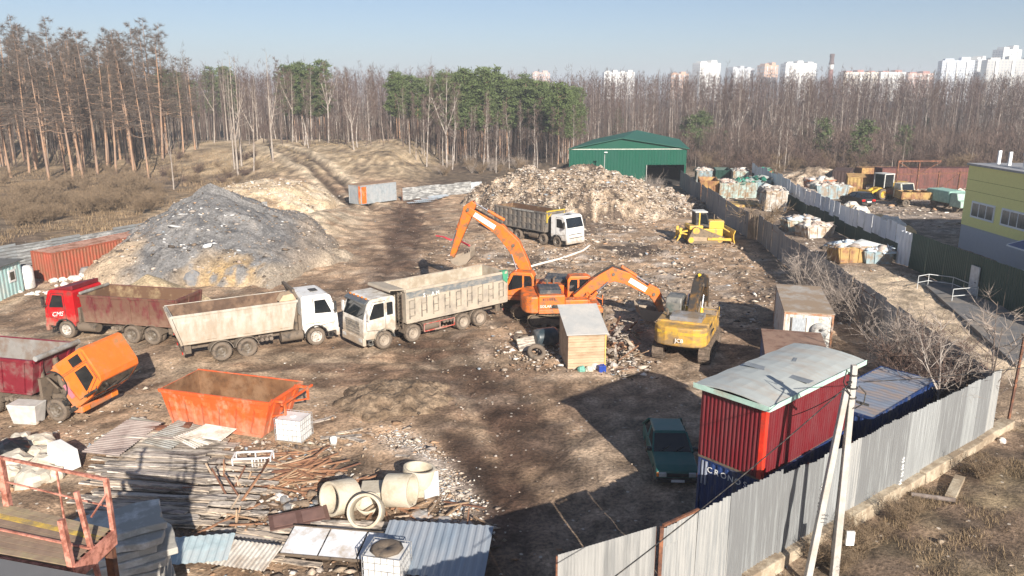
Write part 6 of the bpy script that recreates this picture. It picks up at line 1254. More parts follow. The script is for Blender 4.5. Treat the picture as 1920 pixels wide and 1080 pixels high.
n = 42000; y = rg.uniform(62, 150, n); x = -rg.uniform(.36, .75, n) * y; keep = (x < -38) & (fbm(x / 4, y / 4, 3, 15) > .43); grass('clearing_grass', 'dry brown grass over the clearing on the left', x[keep], y[keep], .55, (.19, .13, .08), (.33, .24, .145), 2, .035)
n = 16000; y = rg.uniform(112, 168, n); x = -rg.uniform(.08, .5, n) * y; keep = (hill(x, y) > .6) & (fbm(x / 5, y / 5, 3, 25) > .5); grass('bank_grass', 'thin straw coloured grass on the tan bank', x[keep], y[keep], .3, (.26, .19, .11), (.38, .29, .17), 3, .04)
# ------------------------------------------------------------------ scrap, boards and goods
rs = random.Random(77)
def one(name, label, cat, mb, m_, loc, rz=0, rx=0, ry=0, group=None, bevel=0, part=None):
    o = mb.build(name, m_, None, loc, (rx, ry, rz), bevel); return tag(o, label, cat, group)
pl = [mat('grey_board_%d' % i, c, .9, var=.28, vs=5, dirt=(.12, .1, .085), da=.3, ds=3, stretch=(.35, 2.5, 2.5)) for i, c in enumerate([(.60, .53, .46), (.52, .455, .39), (.44, .38, .325), (.60, .49, .38)])]
PM = []
for i in range(8):
    k = MB(); L = rs.uniform(3.4, 6.2) / 2; w_ = rs.uniform(.08, .13); n = 5; pts = [(-L + 2 * L * j / n, rs.uniform(-.02, .02), rs.uniform(-.015, .015)) for j in range(n + 1)]
    for (x0, y0, z0), (x1, y1, z1) in zip(pts[:-1], pts[1:]): k.hexa([(x0, y0 - w_, z0), (x1, y1 - w_, z1), (x1, y1 + w_, z1), (x0, y0 + w_, z0)], [(x0, y0 - w_, z0 + .05), (x1, y1 - w_, z1 + .05), (x1, y1 + w_, z1 + .05), (x0, y0 + w_, z0 + .05)])
    PM.append(k.mesh('plank', pl[i % 4]))
def plank(x, y, z, rz, label, group, mi=None, sc=1.0, ry=0, rx=0):
    o = link('plank', PM[mi if mi is not None else rs.randrange(8)], None, (x, y, z), (rx, ry, rz)); o.scale = (sc, 1, 1); return tag(o, label, 'plank', group)
n = 0
for lay in range(4):
    for j in range(27):
        y = 30.6 - j * .265 - lay * .03
        if lay >= 2 and (j % 7) in (5, 6) or lay == 3 and j % 3: continue
        xc = -14.6 + (30.6 - y) * .30 + rs.uniform(-.55, .55)
        plank(xc, y, .08 + lay * .12 + .1 * math.sin(j * .8) ** 2 + rs.uniform(0, .05), math.radians(-6 + rs.uniform(-2.5, 2.5)), 'weathered grey board in the big flat pile at the lower left', 'boards in the big flat pile', None, rs.uniform(.8, 1.1), math.radians(rs.uniform(-1, 1)), math.radians(rs.uniform(-8, 8)))
for j in range(34):
    y = 28.2 - j * .135; xc = -10.6 + (28.2 - y) * .12 + rs.uniform(-.5, .5)
    plank(xc, y, .1 + .1 * (j % 4) + rs.uniform(0, .08), math.radians(-5 + rs.uniform(-4, 4)), 'short pale board in the ragged right end of the board pile', 'boards at the right end of the pile', None, rs.uniform(.38, .62), math.radians(rs.uniform(-2, 2)), math.radians(rs.uniform(-8, 8)))
for i in range(14):
    p = G(rs.uniform(490, 860), rs.uniform(995, 1024)); plank(p.x, p.y, .12 + rs.uniform(0, .15), math.radians(-4 + rs.uniform(-5, 5)), 'long grey board in the row behind the white panels', 'boards behind the white panels', None, rs.uniform(.6, .9))
for i in range(10):
    p = G(rs.uniform(455, 620), rs.uniform(1000, 1062)); plank(p.x, p.y, .1 + rs.uniform(0, .1), math.radians(-5 + rs.uniform(-12, 12)), 'grey board in the shade left of the white panels', 'boards left of the white panels', None, rs.uniform(.4, .7))
stm = [mat('scrap_timber_%d' % i, c, .85, var=.25, vs=4) for i, c in enumerate([(.27, .14, .08), (.36, .24, .15), (.17, .08, .05), (.42, .32, .23)])]
SMs = []
for i in range(6):
    k = MB(); L = rs.uniform(.9, 2.6) / 2; k.bar((-L, 0, 0), (L, 0, .02), rs.uniform(.04, .08), rs.uniform(.03, .06)); SMs.append(k.mesh('scrap_timber', stm[i % 4]))
for i in range(120):
    a = rs.gauss(0, 1); b = rs.gauss(0, 1); px, py = 545 + a * 50, 893 + b * 15 + a * 6; p = G(max(440, min(655, px)), max(862, min(930, py)))
    o = link('scrap_timber', rs.choice(SMs), None, (p.x, p.y, p.z + .05 + max(0, .42 - abs(a) * .22) * rs.random()), (0, math.radians(rs.uniform(-14, 14)), math.radians(rs.gauss(12, 30)))); tag(o, 'thin red brown stick in the tangled scrap heap behind the concrete rings', 'scrap stick', 'sticks in the tangled scrap heap')
for i in range(34):
    p = G(rs.gauss(1160, 18), rs.gauss(650, 22)); o = link('scrap_timber', rs.choice(SMs), None, (p.x, p.y, p.z + rs.uniform(.05, .7)), (0, math.radians(rs.uniform(15, 55)), math.radians(rs.uniform(60, 150)))); o.scale = (.8, 2.2, 1.2); tag(o, 'broken board leaning in the waste heap beside the small board shed', 'broken board', 'boards beside the small shed')
for i in range(40):
    p = G(rs.gauss(1160, 16), rs.gauss(655, 20)); plank(p.x, p.y, p.z + rs.uniform(.1, .75), math.radians(rs.uniform(50, 130)), 'grey broken plank on the waste heap beside the small board shed', 'planks on the waste heap by the shed', None, rs.uniform(.18, .34), math.radians(rs.uniform(-25, 35)))
for i in range(26):
    p = G(rs.uniform(690, 905), rs.uniform(955, 1012)); o = link('scrap_timber', rs.choice(SMs), None, (p.x, p.y, p.z + .1 + rs.uniform(0, .2)), (0, math.radians(rs.uniform(-12, 12)), math.radians(rs.uniform(0, 180)))); o.scale = (.7, 1, 1); tag(o, 'short rusty stick in the rubbish below the concrete rings', 'scrap stick', 'sticks below the concrete rings')
for i in range(24):
    p = G(rs.uniform(400, 470), rs.uniform(900, 1000)); o = link('scrap_timber', rs.choice(SMs), None, (p.x, p.y, p.z + .1 + rs.uniform(0, .3)), (0, math.radians(rs.uniform(-70, 20)), math.radians(rs.uniform(0, 180)))); tag(o, 'rusty bar sticking out of the rubble at the end of the board pile', 'rusty bar', 'rusty bars at the board pile end')
# sheets
def csheet(label, px, py, z, L, W_, rz, m_, pitch=.15, rx=0, ry=0):
    k = MB(); k.corr((-L / 2, -W_ / 2, 0), (1, 0, 0), L, (0, 1, 0), W_, pitch, .03, (0, 0, 1)); p = G(px, py); return one('roof_sheet', label, 'roof sheet', k, m_, (p.x, p.y, p.z + z), rz, rx, ry)
sl1 = mat('brown_slate_sheet', (.26, .2, .18), .9, dirt=(.36, .3, .27), da=.4); sl2 = mat('grey_slate_sheet', (.33, .33, .31), .9, dirt=(.22, .2, .17), da=.4); sl3 = mat('white_slate_sheet', (.62, .58, .52), .8, dirt=(.4, .34, .28), da=.3); cy = mat('pale_cyan_sheet', (.42, .52, .55), .6, dirt=(.5, .55, .56), da=.3); bz = mat('blue_zinc_sheet', (.27, .33, .4), .5, metal=.2, dirt=(.35, .38, .42), da=.4, stretch=(1, .2, 1))
csheet('brownish ribbed sheet lying on the back of the board pile', 235, 842, .55, 3.2, 1.6, math.radians(84), sl1, rx=.05); csheet('grey ribbed sheet behind the brownish one by the orange body', 245, 824, .35, 2.6, 1.5, math.radians(80), sl2, rx=.1); csheet('greenish grey ribbed sheet at the middle of the board pile edge', 330, 835, .5, 2.3, 1.4, math.radians(75), sl2, rx=.1)
for i, a in enumerate((60, 72, 84)): csheet(['lowest', 'middle', 'topmost'][i] + ' white ribbed sheet of the fanned out three before the orange body', 375 + i * 14, 842 - i * 3, .5 + .06 * i, 1.5, 1.4, math.radians(a), sl3, .12, rx=.12, ry=.08)
csheet('pale cyan ribbed sheet lying at the bottom edge below the board pile', 360, 1060, .55, 2.5, 1.3, math.radians(8), cy, .25, .12); csheet('grey white ribbed sheet beside the pale cyan one', 455, 1066, .5, 2.2, 1.2, math.radians(-12), sl3, .15, .1)
csheet('large blue grey ribbed sheet at the bottom edge right of the white panels', 815, 1060, .6, 3.5, 2.4, math.radians(-6), bz, .26, .16)
t = thing('panel_frame', 'rack of three white painted panels lying below the concrete rings', 'panels', G(645, 1040) + Vector((0, 0, .35)), math.radians(-8), None, .18)
for i in range(3): k = MB(); k.box(-1.9 + i * 1.28, -.68 + i * 1.28, -.62, .62, 0, .03); k.build('panel', mat('white_enamel', (.7, .71, .74), .4, var=.05, dirt=(.45, .38, .3), da=.22, ds=1.2), t)
k = MB(); k.box(-1.95, 1.95, -.66, -.625, -.05, .05); k.box(-1.95, 1.95, .625, .66, -.05, .05); k.build('frame_bar', FRAME, t)
def ibc(label, px, py, rz, full=True):
    p = G(px, py); t = thing('liquid_tank', label, 'tank', (p.x, p.y, p.z), rz); k = MB(); k.box(-.58, .58, -.48, .48, .16, 1.12); k.lathe([(.001, 1.12), (.14, 1.12), (.14, 1.17), (.001, 1.17)], (.0, 0, 0), 'z', 14); k.build('bottle', mat('tank_plastic', (.72, .72, .71), .35, var=.05, dirt=(.5, .46, .4), da=.2), t, bevel=.06)
    k = MB(); a, b = .61, .51
    for z_ in (.2, .45, .7, .95, 1.16):
        for p0, p1 in (((-a, -b), (a, -b)), ((a, -b), (a, b)), ((a, b), (-a, b)), ((-a, b), (-a, -b))): k.bar((*p0, z_), (*p1, z_), .02)
    for i in range(7): x = -a + 2 * a * i / 6; k.bar((x, -b, .15), (x, -b, 1.16), .018); k.bar((x, b, .15), (x, b, 1.16), .018)
    for i in range(1, 6): y = -b + 2 * b * i / 6; k.bar((-a, y, .15), (-a, y, 1.16), .018); k.bar((a, y, .15), (a, y, 1.16), .018)
    k.build('cage', mat('cage_steel', (.5, .5, .5), .4, metal=.5), t)
    k = MB(); k.box(-.6, .6, -.5, .5, .1, .15)
    for x in (-.5, 0, .5): k.box(x - .06, x + .06, -.45, .45, 0, .1)
    k.build('pallet', mat('pallet_wood', (.3, .22, .15), .9), t); k = MB(); k.box(.0, .35, -.525, -.518, .75, .95); k.build('plate', LETTER, t); return t
ibc('white caged liquid tank standing at the corner of the loose orange body', 553, 826, math.radians(-14)); ibc('white caged liquid tank with a muddy top at the bottom edge', 728, 1092, math.radians(-12))
k = MB(); k.lathe([(.001, .02), (.4, .06), (.52, 0), (.001, -.01)], (0, 0, 0), 'z', 9); p = G(728, 1092); one('soil_lump', 'lump of soil on top of the caged tank at the bottom edge', 'soil', k, FRAME, (p.x, p.y, p.z + 1.18))
cr = mat('ring_concrete', (.56, .50, .40), .95, var=.1, vs=2, dirt=(.42, .36, .27), da=.3, ds=1.2, bump=.25, bs=14)
def ring(label, px, py, ax, tilt, zc, D=1.22, h=.95):
    k = MB(); r = D / 2; k.lathe([(r - .1, -h / 2), (r, -h / 2), (r, h / 2), (r - .1, h / 2)], (0, 0, 0), 'z', 36); p = G(px, py); o = k.build('concrete_ring', cr, None, (p.x, p.y, p.z + zc), None, .015)
    o.rotation_euler = Vector(ax).to_track_quat('Z', 'Y').to_euler(); return tag(o, label, 'concrete ring', 'concrete well rings')
ring('concrete ring on its side with its mouth turned to the lower left', 640, 962, (-.62, -.72, .22), 0, .62); ring('concrete ring with its mouth straight at the viewer, in front of the others', 688, 988, (-.02, -.85, .5), 0, .56, 1.2, .7); ring('concrete ring on its side with its mouth to the right', 752, 950, (.96, -.25, .1), 0, .62); ring('concrete ring standing upright, rearmost of the group', 785, 922, (.12, .08, 1), 0, .5)
k = MB(); k.lathe([(.001, 0), (.3, 0), (.45, .45), (.4, .45), (.26, .06), (.001, .06)], (0, 0, 0), 'z', 24); p = G(690, 968); one('concrete_bowl', 'small concrete bowl seen through the foremost concrete ring', 'concrete bowl', k, cr, (p.x, p.y + .25, p.z + .1), 0, .4)
k = MB(); k.box(-.55, .55, -.5, .5, 0, .6); p = G(705, 945); one('concrete_block', 'square concrete block between the two lying rings', 'concrete block', k, cr, (p.x, p.y + .2, p.z), .1, 0, 0, None, .03)
k = MB(); k.box(-.3, .3, -.02, .02, 0, .95); p = G(810, 935); one('metal_plate', 'thin grey plate leaning on the upright concrete ring', 'plate', k, mat('plate_grey', (.42, .45, .47), .5), (p.x, p.y, p.z), .5, -.35, .12)
t = thing('old_door', 'brown panelled door lying on the rubble left of the concrete rings', 'door', G(562, 985) + Vector((0, 0, .25)), math.radians(22), None, .12); k = MB(); k.box(-1, 1, -.42, .42, 0, .045); k.build('leaf', mat('brown_door', (.13, .07, .055), .6), t, bevel=.01); k = MB(); k.box(-.85, -.1, -.3, .3, .046, .06); k.box(.1, .85, -.3, .3, .046, .06); k.build('moulding', mat('brown_mould', (.19, .11, .09), .6), t)
t = thing('table_frame', 'small white metal frame lying in the scrap by the fanned sheets', 'frame', G(478, 880) + Vector((0, 0, .1)), .1); k = MB()
for x in (-.75, 0, .7): 
    for y in (-.3, .3): k.bar((x, y, 0), (x, y, .5), .05)
for y in (-.3, .3): k.bar((-.75, y, .5), (.7, y, .5), .06)
for i in range(5): k.bar((0.1 + i * .13, -.3, .05), (.1 + i * .13, -.3, .5), .03)
k.bar((-.75, -.3, .5), (-.75, .3, .5), .06); k.bar((.7, -.3, .5), (.7, .3, .5), .06); k.build('frame_bars', WHITE, t)
k = MB(); k.bar((0, 0, 0), (.9, -1.3, 1.4), .07, .04); p = G(505, 905); one('rusty_angle', 'rusty angle bar standing aslant in the white frame', 'rusty bar', k, rust, (p.x - .5, p.y + .3, .1))
k = MB(); k.box(-1.6, 1.0, -.12, .12, 0, .4); k.box(1.0, 1.25, -.16, .16, 0, .5); p = G(305, 822); one('steel_beam', 'rusty steel beam lying along the near side of the orange body', 'beam', k, rust, (p.x, p.y, .15), math.radians(4))
k = MB(); k.hexa([(-.55, -.35, 0), (.55, -.35, 0), (.55, .35, 0), (-.55, .35, 0)], [(-.62, -.2, 1.0), (.5, -.25, .85), (.55, .3, .8), (-.6, .35, .95)]); p = G(122, 880); one('foam_block', 'big white foam block at the left end of the board pile', 'foam block', k, mat('foam_white', (.78, .77, .75), .8, var=.03), (p.x, p.y, .1), -.5, 0, 0, None, .03)
def blob(name, label, cat, px, py, r_, m_, seed, sq=.6, group=None, dz=0, n_=14):
    rr_ = np.random.default_rng(seed); k = MB(); v = []
    for i in range(n_ // 2 + 1):
        ph = math.pi * i / (n_ // 2)
        for j in range(n_): th = 2 * math.pi * j / n_; v.append((math.sin(ph) * math.cos(th), math.sin(ph) * math.sin(th), math.cos(ph)))
    v = np.array(v); f = 1 + .42 * (fbm(v[:, 0] * 1.7 + seed, v[:, 1] * 1.7 + v[:, 2] * 2.1, 3, seed) - .5) * 2; v = v * f[:, None] * np.array([r_, r_ * rr_.uniform(.7, 1), r_ * sq])
    k.add(v, [(i * n_ + j, i * n_ + (j + 1) % n_, (i + 1) * n_ + (j + 1) % n_, (i + 1) * n_ + j) for i in range(n_ // 2) for j in range(n_)], 0, False); p = G(px, py); return one(name, label, cat, k, m_, (p.x, p.y, p.z + r_ * sq * .45 + dz), rr_.uniform(0, 6), 0, 0, group)
sack = mat('pale_sack', (.58, .53, .44), .85, var=.12, dirt=(.4, .34, .26), da=.3); 
for i, (px, py) in enumerate(((15, 842), (42, 838), (60, 848), (72, 862), (95, 862), (28, 880), (55, 890), (85, 880), (62, 905), (20, 900), (90, 898), (78, 842))): blob('sack', 'pale crumpled sack in the heap left of the board pile', 'sack', px, py, .5 + .2 * (i % 3) / 2, sack, i + 1, .6, 'sacks left of the board pile', .1 * (i % 2))
blob('black_bag', 'shiny black plastic bundle on the pale sacks at the left edge', 'bag', 28, 866, .8, mat('black_film', (.012, .012, .013), .3), 33, .5, None, .35)
wl = mat('white_lump', (.7, .66, .62), .9, var=.1, dirt=(.5, .42, .34), da=.3); gl_ = mat('grey_lump', (.2, .2, .205), .95, var=.2, dirt=(.3, .26, .22), da=.3)
for i in range(26): blob('white_lump', 'white mortar lump along the foot of the red container', 'lump', 105 + i * 4.2 + rs.uniform(-4, 4), 535 - i * 1.3 + rs.uniform(-7, 6), rs.uniform(.14, .42), wl, 50 + i, .65, 'white lumps by the red container', 0, 8)
for i in range(9): blob('white_lump', 'white lump on the mud before the turquoise shed', 'lump', 32 + i * 7 + rs.uniform(-3, 3), 552 + rs.uniform(-4, 4), rs.uniform(.12, .3), wl, 90 + i, .6, 'white lumps by the shed', 0, 8)
for i, (px, py) in enumerate(((215, 500), (222, 488), (228, 478), (210, 510), (232, 496), (345, 515), (358, 508), (368, 520), (350, 528), (365, 532), (335, 525), (165, 515))): blob('grey_boulder', 'dark grey asphalt boulder at the foot of the grey heap', 'boulder', px, py, rs.uniform(.5, 1.0), gl_, 120 + i, .7, 'boulders at the grey heap', 0, 10)
for i in range(16): blob('stone', 'pale stone in the rubble between the scrap heap and the brown door', 'stone', rs.uniform(470, 600), rs.uniform(925, 985), rs.uniform(.08, .2), wl if i % 2 else gl_, 150 + i, .7, 'stones near the brown door', 0, 8)
fb = mat('grey_film', (.45, .43, .41), .6, var=.25, dirt=(.3, .18, .1), da=.35)
for i, (px, py, r_) in enumerate(((785, 975, .5), (825, 985, .45), (845, 1000, .5), (765, 990, .35), (870, 990, .35), (800, 1005, .3), (710, 1003, .28))): blob('plastic_sheet', 'crumpled grey plastic sheeting in the rubbish below the concrete rings', 'plastic', px, py, r_, fb, 180 + i, .35, 'plastic sheeting below the rings')
k = MB(); k.hexa([(-.55, -.3, 0), (.55, -.3, 0), (.55, .3, 0), (-.55, .3, 0)], [(-.7, -.4, .95), (.7, -.4, .95), (.7, .4, .95), (-.7, .4, .95)]); p = G(55, 790); one('concrete_trough', 'small pale tapered concrete trough beside the tipped cab truck', 'trough', k, mat('trough_grey', (.5, .48, .45), .9), (p.x, p.y, 0), -.1, 0, 0, None, .03)
# rubble and small waste as loose mass
x = np.array([]); y = np.array([])
for cx, cy, sx, sy, n in ((-7.3, 26.6, 1.1, .9, 380), (-2.6, 23.6, 1.0, .6, 450), (-9.0, 29.6, 1.2, .6, 260), (-8.5, 23.4, 1.3, 1.0, 350), (5.6, 40.6, 1.0, 1.2, 700), (1.6, 42.5, 1.4, 1.6, 700), (-14, 33.5, 6, 1.2, 200), (-20, 29, 3, 2, 250), (-5.5, 20.5, 4, 1, 300)): a, b = zone(n, cx, cy, sx, sy); x = np.r_[x, a]; y = np.r_[y, b]
P = ground_pts(x, y); P[:, 2] += R.random(len(x)) * .08
tag(shards('scrap_litter', P, R.gamma(2.0, .03, len(x)) + .015, pick(len(x), [4, 3, 4, 3, 3, 3, 2.2, .9, 3, 3]), FRAG, .5), 'small rubble and rubbish around the scrap heaps', 'litter')
# things by the little shed
dk = mat('dark_tank', (.03, .045, .055), .4, dirt=(.12, .12, .12), da=.3)
p = G(1022, 652); t = thing('tank', 'dark dented tank lying in the shade left of the small shed', 'tank', (p.x, p.y, .1), .4); k = MB(); k.lathe([(.001, -.7), (.5, -.68), (.55, -.5), (.55, .5), (.5, .68), (.001, .7)], (0, 0, .55), 'x', 18); k.build('shell', dk, t); k = MB(); k.bar((-.5, -.5, 0), (-.5, .5, 0), .1); k.bar((.5, -.5, 0), (.5, .5, 0), .1); k.build('skid', FRAME, t)
for i, (px, py) in enumerate(((978, 640), (990, 648), (1006, 672))):
    k = MB(); k.lathe([(.3, -.12), (.5, -.14), (.54, 0), (.5, .14), (.3, .12)], (0, 0, 0), 'z', 20); p = G(px, py); one('tyre_scrap', 'worn tyre dumped in the earth left of the small shed', 'tyre', k, RUBBER, (p.x, p.y, p.z + .15 + .1 * i), 0, .3 * i, .2, 'tyres left of the small shed')
k = MB(); k.box(-.9, .9, -.04, .04, 0, .8); p = G(1000, 658); one('grey_board', 'grey board propped on the tyres', 'board', k, pl[1], (p.x, p.y, .1), .5, -.6)
k = MB(); k.box(-.2, .2, -.15, .15, 0, .38); k.cyl((.1, 0, .38), (.1, 0, .44), .05, 8); k.bar((-.12, 0, .44), (.04, 0, .44), .04); p = G(1128, 698); one('canister', 'blue plastic canister at the corner of the small shed', 'canister', k, mat('blue_plastic', (.015, .05, .3), .4), (p.x, p.y, 0), .3, 0, 0, None, .03)
for i, (px, py, m_) in enumerate(((1075, 690, WHITE), (1090, 697, mat('green_net', (.16, .4, .33), .8)), (1105, 697, sack), (1115, 692, wl), (1150, 690, fb))): blob('refuse_bag', 'small refuse bag in the row before the small shed', 'bag', px, py, .26, m_, 210 + i, .9, 'refuse bags before the small shed', 0, 10)
k = MB(); pts = [G(a, b) + Vector((0, 0, .08)) for a, b in ((975, 508), (1000, 500), (1030, 492), (1050, 487), (1075, 478), (1092, 472), (1105, 462))]; k.tube(pts, .1, 6); one('white_hose', 'long white hose snaking over the garbage strewn ground behind the excavators', 'hose', k, mat('hose_white', (.7, .66, .6), .7), (0, 0, 0))
k = MB(); pts = [G(a, b) + Vector((0, 0, .08)) for a, b in ((818, 444), (832, 446), (846, 452), (858, 450), (872, 458), (880, 462))]; k.tube(pts, .1, 5); one('red_strap', 'crumpled red strap on the mud behind the raised excavator arm', 'strap', k, mat('red_strap', (.55, .04, .06), .7), (0, 0, 0))
k = MB(); k.box(-1.0, 1.0, -.18, .18, 0, .2); p = G(1790, 918); one('concrete_beam', 'short concrete beam lying on the dry bank outside the fence', 'concrete beam', k, conc, (p.x, p.y, .02), .9, 0, 0, None, .02)
k = MB(); k.cyl((0, 0, 0), (1.3, -.6, .1), .09, 8); p = G(1708, 930); one('log', 'short rotten log at the foot of the silver fence', 'log', k, brownb, (p.x, p.y, .12))
blob('stone', 'pale stone at the far end of the fence footing', 'stone', 1868, 803, .22, wl, 301, .7); blob('stone', 'smaller pale stone lying below the fence footing end', 'stone', 1878, 830, .18, wl, 302, .7)
k = MB(); k.lathe([(.001, 0), (.13, 0), (.16, .32), (.14, .32), (.12, .02), (.001, .02)], (0, 0, 0), 'z', 14); p = G(626, 835); one('bucket', 'white plastic bucket on the mud right of the caged tank', 'bucket', k, WHITE, (p.x, p.y, p.z))
for px, py, L, a in ((640, 822, 1.9, 10), (655, 812, 1.5, 25), (755, 858, .9, -5), (668, 828, 1.2, -30), (605, 790, 1.6, 40)): plank(G(px, py).x, G(px, py).y, gz(G(px, py).x, G(px, py).y) + .05, math.radians(a), 'loose pale batten on the dark mud behind the rings', 'loose battens on the mud', None, L / 5)
# ------------------------------------------------------------------ viewer's side: roof corner, landing with railing, slab stack
salm = mat('salmon_paint', (.62, .27, .2), .6, var=.12, dirt=(.25, .09, .06), da=.35, ds=5)
RZ = 7.0; roof = [G(-60, 1036, RZ), G(185, 1082, RZ), Vector((-5.6, 6.0, RZ)), Vector((-14, 6.0, RZ))]
t = thing('low_building', 'corner of a flat grey concrete roof at the lower left', 'building', (0, 0, 0)); k = MB(); k.hexa([p - up * .2 for p in roof], [p for p in roof]); k.build('roof_slab', mat('roof_concrete', (.15, .15, .155), .9, var=.05), t)
ins = [p.lerp(sum(roof, Vector()) / 4, .12) for p in roof]; k = MB(); k.hexa([Vector((p.x, p.y, 0)) for p in ins], [p - up * .2 for p in ins]); k.build('wall', mat('render_grey', (.4, .39, .37), .9), t)
pz = 6.85; a_ = G(-40, 1030, pz); b_ = G(135, 1062, pz); c_ = G(212, 992, pz); d_ = G(-20, 938, pz)
t = thing('landing', 'high board landing with yellow painted planks and a salmon railing at the lower left', 'landing', (0, 0, 0))
bd = [mat('mossy_board', (.30, .22, .15), .9, var=.25, vs=5, dirt=(.36, .29, .17), da=.3, ds=3), mat('yellow_board', (.62, .42, .08), .8, dirt=(.3, .22, .12), da=.35, ds=4), mat('brown_board', (.26, .18, .13), .9, var=.2, vs=5, dirt=(.3, .22, .15), da=.3, ds=3)]
nb = 9
for i in range(nb):
    s0, s1 = i / nb + .006, (i + 1) / nb - .006; k = MB(); q = [a_.lerp(d_, s0), b_.lerp(c_, s0), b_.lerp(c_, s1), a_.lerp(d_, s1)]; k.hexa([p - up * .05 for p in q], q); k.build('board', bd[1] if i == 6 else bd[0] if i in (0, 7, 8) else bd[2], t)
k = MB(); k.bar(b_ - up * .15, c_ - up * .15, .1, .3); k.bar(a_ - up * .15, b_ - up * .15, .1, .2); k.bar(d_ - up * .15, c_ - up * .15, .08, .15); k.bar(a_.lerp(d_, .42) + up * .03, b_.lerp(c_, .42) + up * .03, .04, .03)
k.build('edge_beam', salm, t)
def post(p, h, w_=.09, tilt=(0, 0)): k = MB(); q = Vector(p); k.bar(q - up * .2, q + up * h + Vector((tilt[0], tilt[1], 0)), w_, w_ * .9); return k.build('post', salm, t)
h_ = 1.0; dl = d_.lerp(c_, .16); post(dl, h_, .12); post(c_, h_, .08); post(d_.lerp(c_, .62), h_, .03); post(b_, .82, .1, (-.12, .1)); post(b_.lerp(c_, .45) + (b_ - a_).normalized() * .08 - up * .5, 1.55, .075, (-.25, .12))
k = MB(); k.bar(dl + up * h_, c_ + up * h_, .05, .05); k.bar(dl + up * .5, c_ + up * .45, .025); k.bar(dl + up * h_, a_.lerp(d_, .8) - Vector((1.2, 0, 0)) + up * .9, .04); k.bar(dl + up * .5, a_.lerp(d_, .8) - Vector((1.2, 0, 0)) + up * .4, .025); k.bar(c_ + up * .75, b_.lerp(c_, .55) + up * .55, .025); k.build('rail', salm, t)
k = MB()
for p in (a_.lerp(d_, .9), c_ - (c_ - d_).normalized() * .15, b_ - (b_ - a_).normalized() * .3): k.bar(Vector((p.x, p.y, 0)), p - up * .3, .14)
k.build('leg', rust, t)
slabm = mat('stacked_slab', (.66, .64, .6), .95, var=.18, vs=2, dirt=(.4, .38, .34), da=.4, ds=1.5, bump=.5, bs=8)
sb = Vector((-11.0, 19.5, 0)); base = G(222, 985, 3.2)
for i in range(15):
    k = MB(); rr_ = random.Random(i + 40); W_, D_ = 1.0 + rr_.uniform(-.08, .12), .85 + rr_.uniform(-.1, .1); P_ = []
    for (x0, y0), (x1, y1) in (((-1, -1), (1, -1)), ((1, -1), (1, 1)), ((1, 1), (-1, 1)), ((-1, 1), (-1, -1))):
        for j in range(4): q = j / 4; P_.append(((x0 + (x1 - x0) * q) * W_ + rr_.uniform(-.07, .07), (y0 + (y1 - y0) * q) * D_ + rr_.uniform(-.07, .07)))
    k.prism(P_, 'z', 0, .2); lb = 'rough grey slab in the tall stack right of the board landing' if i < 14 else 'topmost rough grey slab of the tall stack beside the landing'
    one('stone_slab', lb, 'slab', k, slabm, (base.x + rr_.uniform(-.28, .28), base.y + rr_.uniform(-.25, .25), .02 + i * .212), rr_.uniform(-.12, .12) + .5, rr_.uniform(-.02, .02), rr_.uniform(-.02, .02), 'slabs of the tall stack' if i < 14 else None, .03)

# ------------------------------------------------------------------ skips and scrap of the far yards
def skip(label, px, py, rz, L, W_, Hh, m_, load=None, sc=1.0, loadlab=None, lid=None):
    p = G(px, py); t = thing('skip_bin', label, 'skip', (p.x, p.y, p.z + .05), rz); a, b = L / 2, W_ / 2; k = MB()
    ob = [(-a * .82, -b, 0), (a * .82, -b, 0), (a * .82, b, 0), (-a * .82, b, 0)]; ot = [(-a, -b, Hh), (a, -b, Hh), (a, b, Hh), (-a, b, Hh)]; f = .06
    ib = [(x * .95, y * .93, .06) for x, y, z in ob]; it = [(x * .96, y * .93, Hh) for x, y, z in ot]; v = ob + ot + ib + it
    k.add(v, [(3, 2, 1, 0)] + [(i, (i + 1) % 4, 4 + (i + 1) % 4, 4 + i) for i in range(4)] + [(4 + i, 4 + (i + 1) % 4, 12 + (i + 1) % 4, 12 + i) for i in range(4)] + [(8, 9, 10, 11)] + [(12 + i, 12 + (i + 1) % 4, 8 + (i + 1) % 4, 8 + i) for i in range(4)])
    k.build('tub', m_, t); k = MB()
    for s_ in (-1, 1):
        for i in range(4): x = -a * .8 + a * 1.6 * i / 3; k.bar((x, s_ * (b + .03), .05), (x * 1.08, s_ * (b + .03), Hh), .1, .06)
        k.bar((-a, s_ * (b + .03), Hh - .05), (a, s_ * (b + .03), Hh - .05), .08, .1)
    for s_ in (-1, 1):
        for y in (-b * .55, 0, b * .55): k.bar((s_ * (a * .82 + .03), y, .05), (s_ * (a + .03), y, Hh), .1, .06)
    k.build('rib', m_, t)
    if load: 
        n = 240; xx = R.uniform(-a * .9, a * .9, n); yy = R.uniform(-b * .85, b * .85, n); zz = Hh * .86 + .55 * (1 - (xx / a) ** 2) * (1 - (yy / b) ** 2) * R.random(n); c_, s_ = math.cos(rz), math.sin(rz)
        P = np.stack([p.x + xx * c_ - yy * s_, p.y + xx * s_ + yy * c_, p.z + zz], -1); cols = np.array(load)[R.choice(len(load), n)] * R.uniform(.7, 1.15, (n, 1))
        o = shards('refuse_load', P, R.gamma(3, .07, n) + .08, cols, FRAG, .5, None, None); tag(o, loadlab or 'mixed refuse filling a skip', 'refuse', None, 'stuff')
    return t
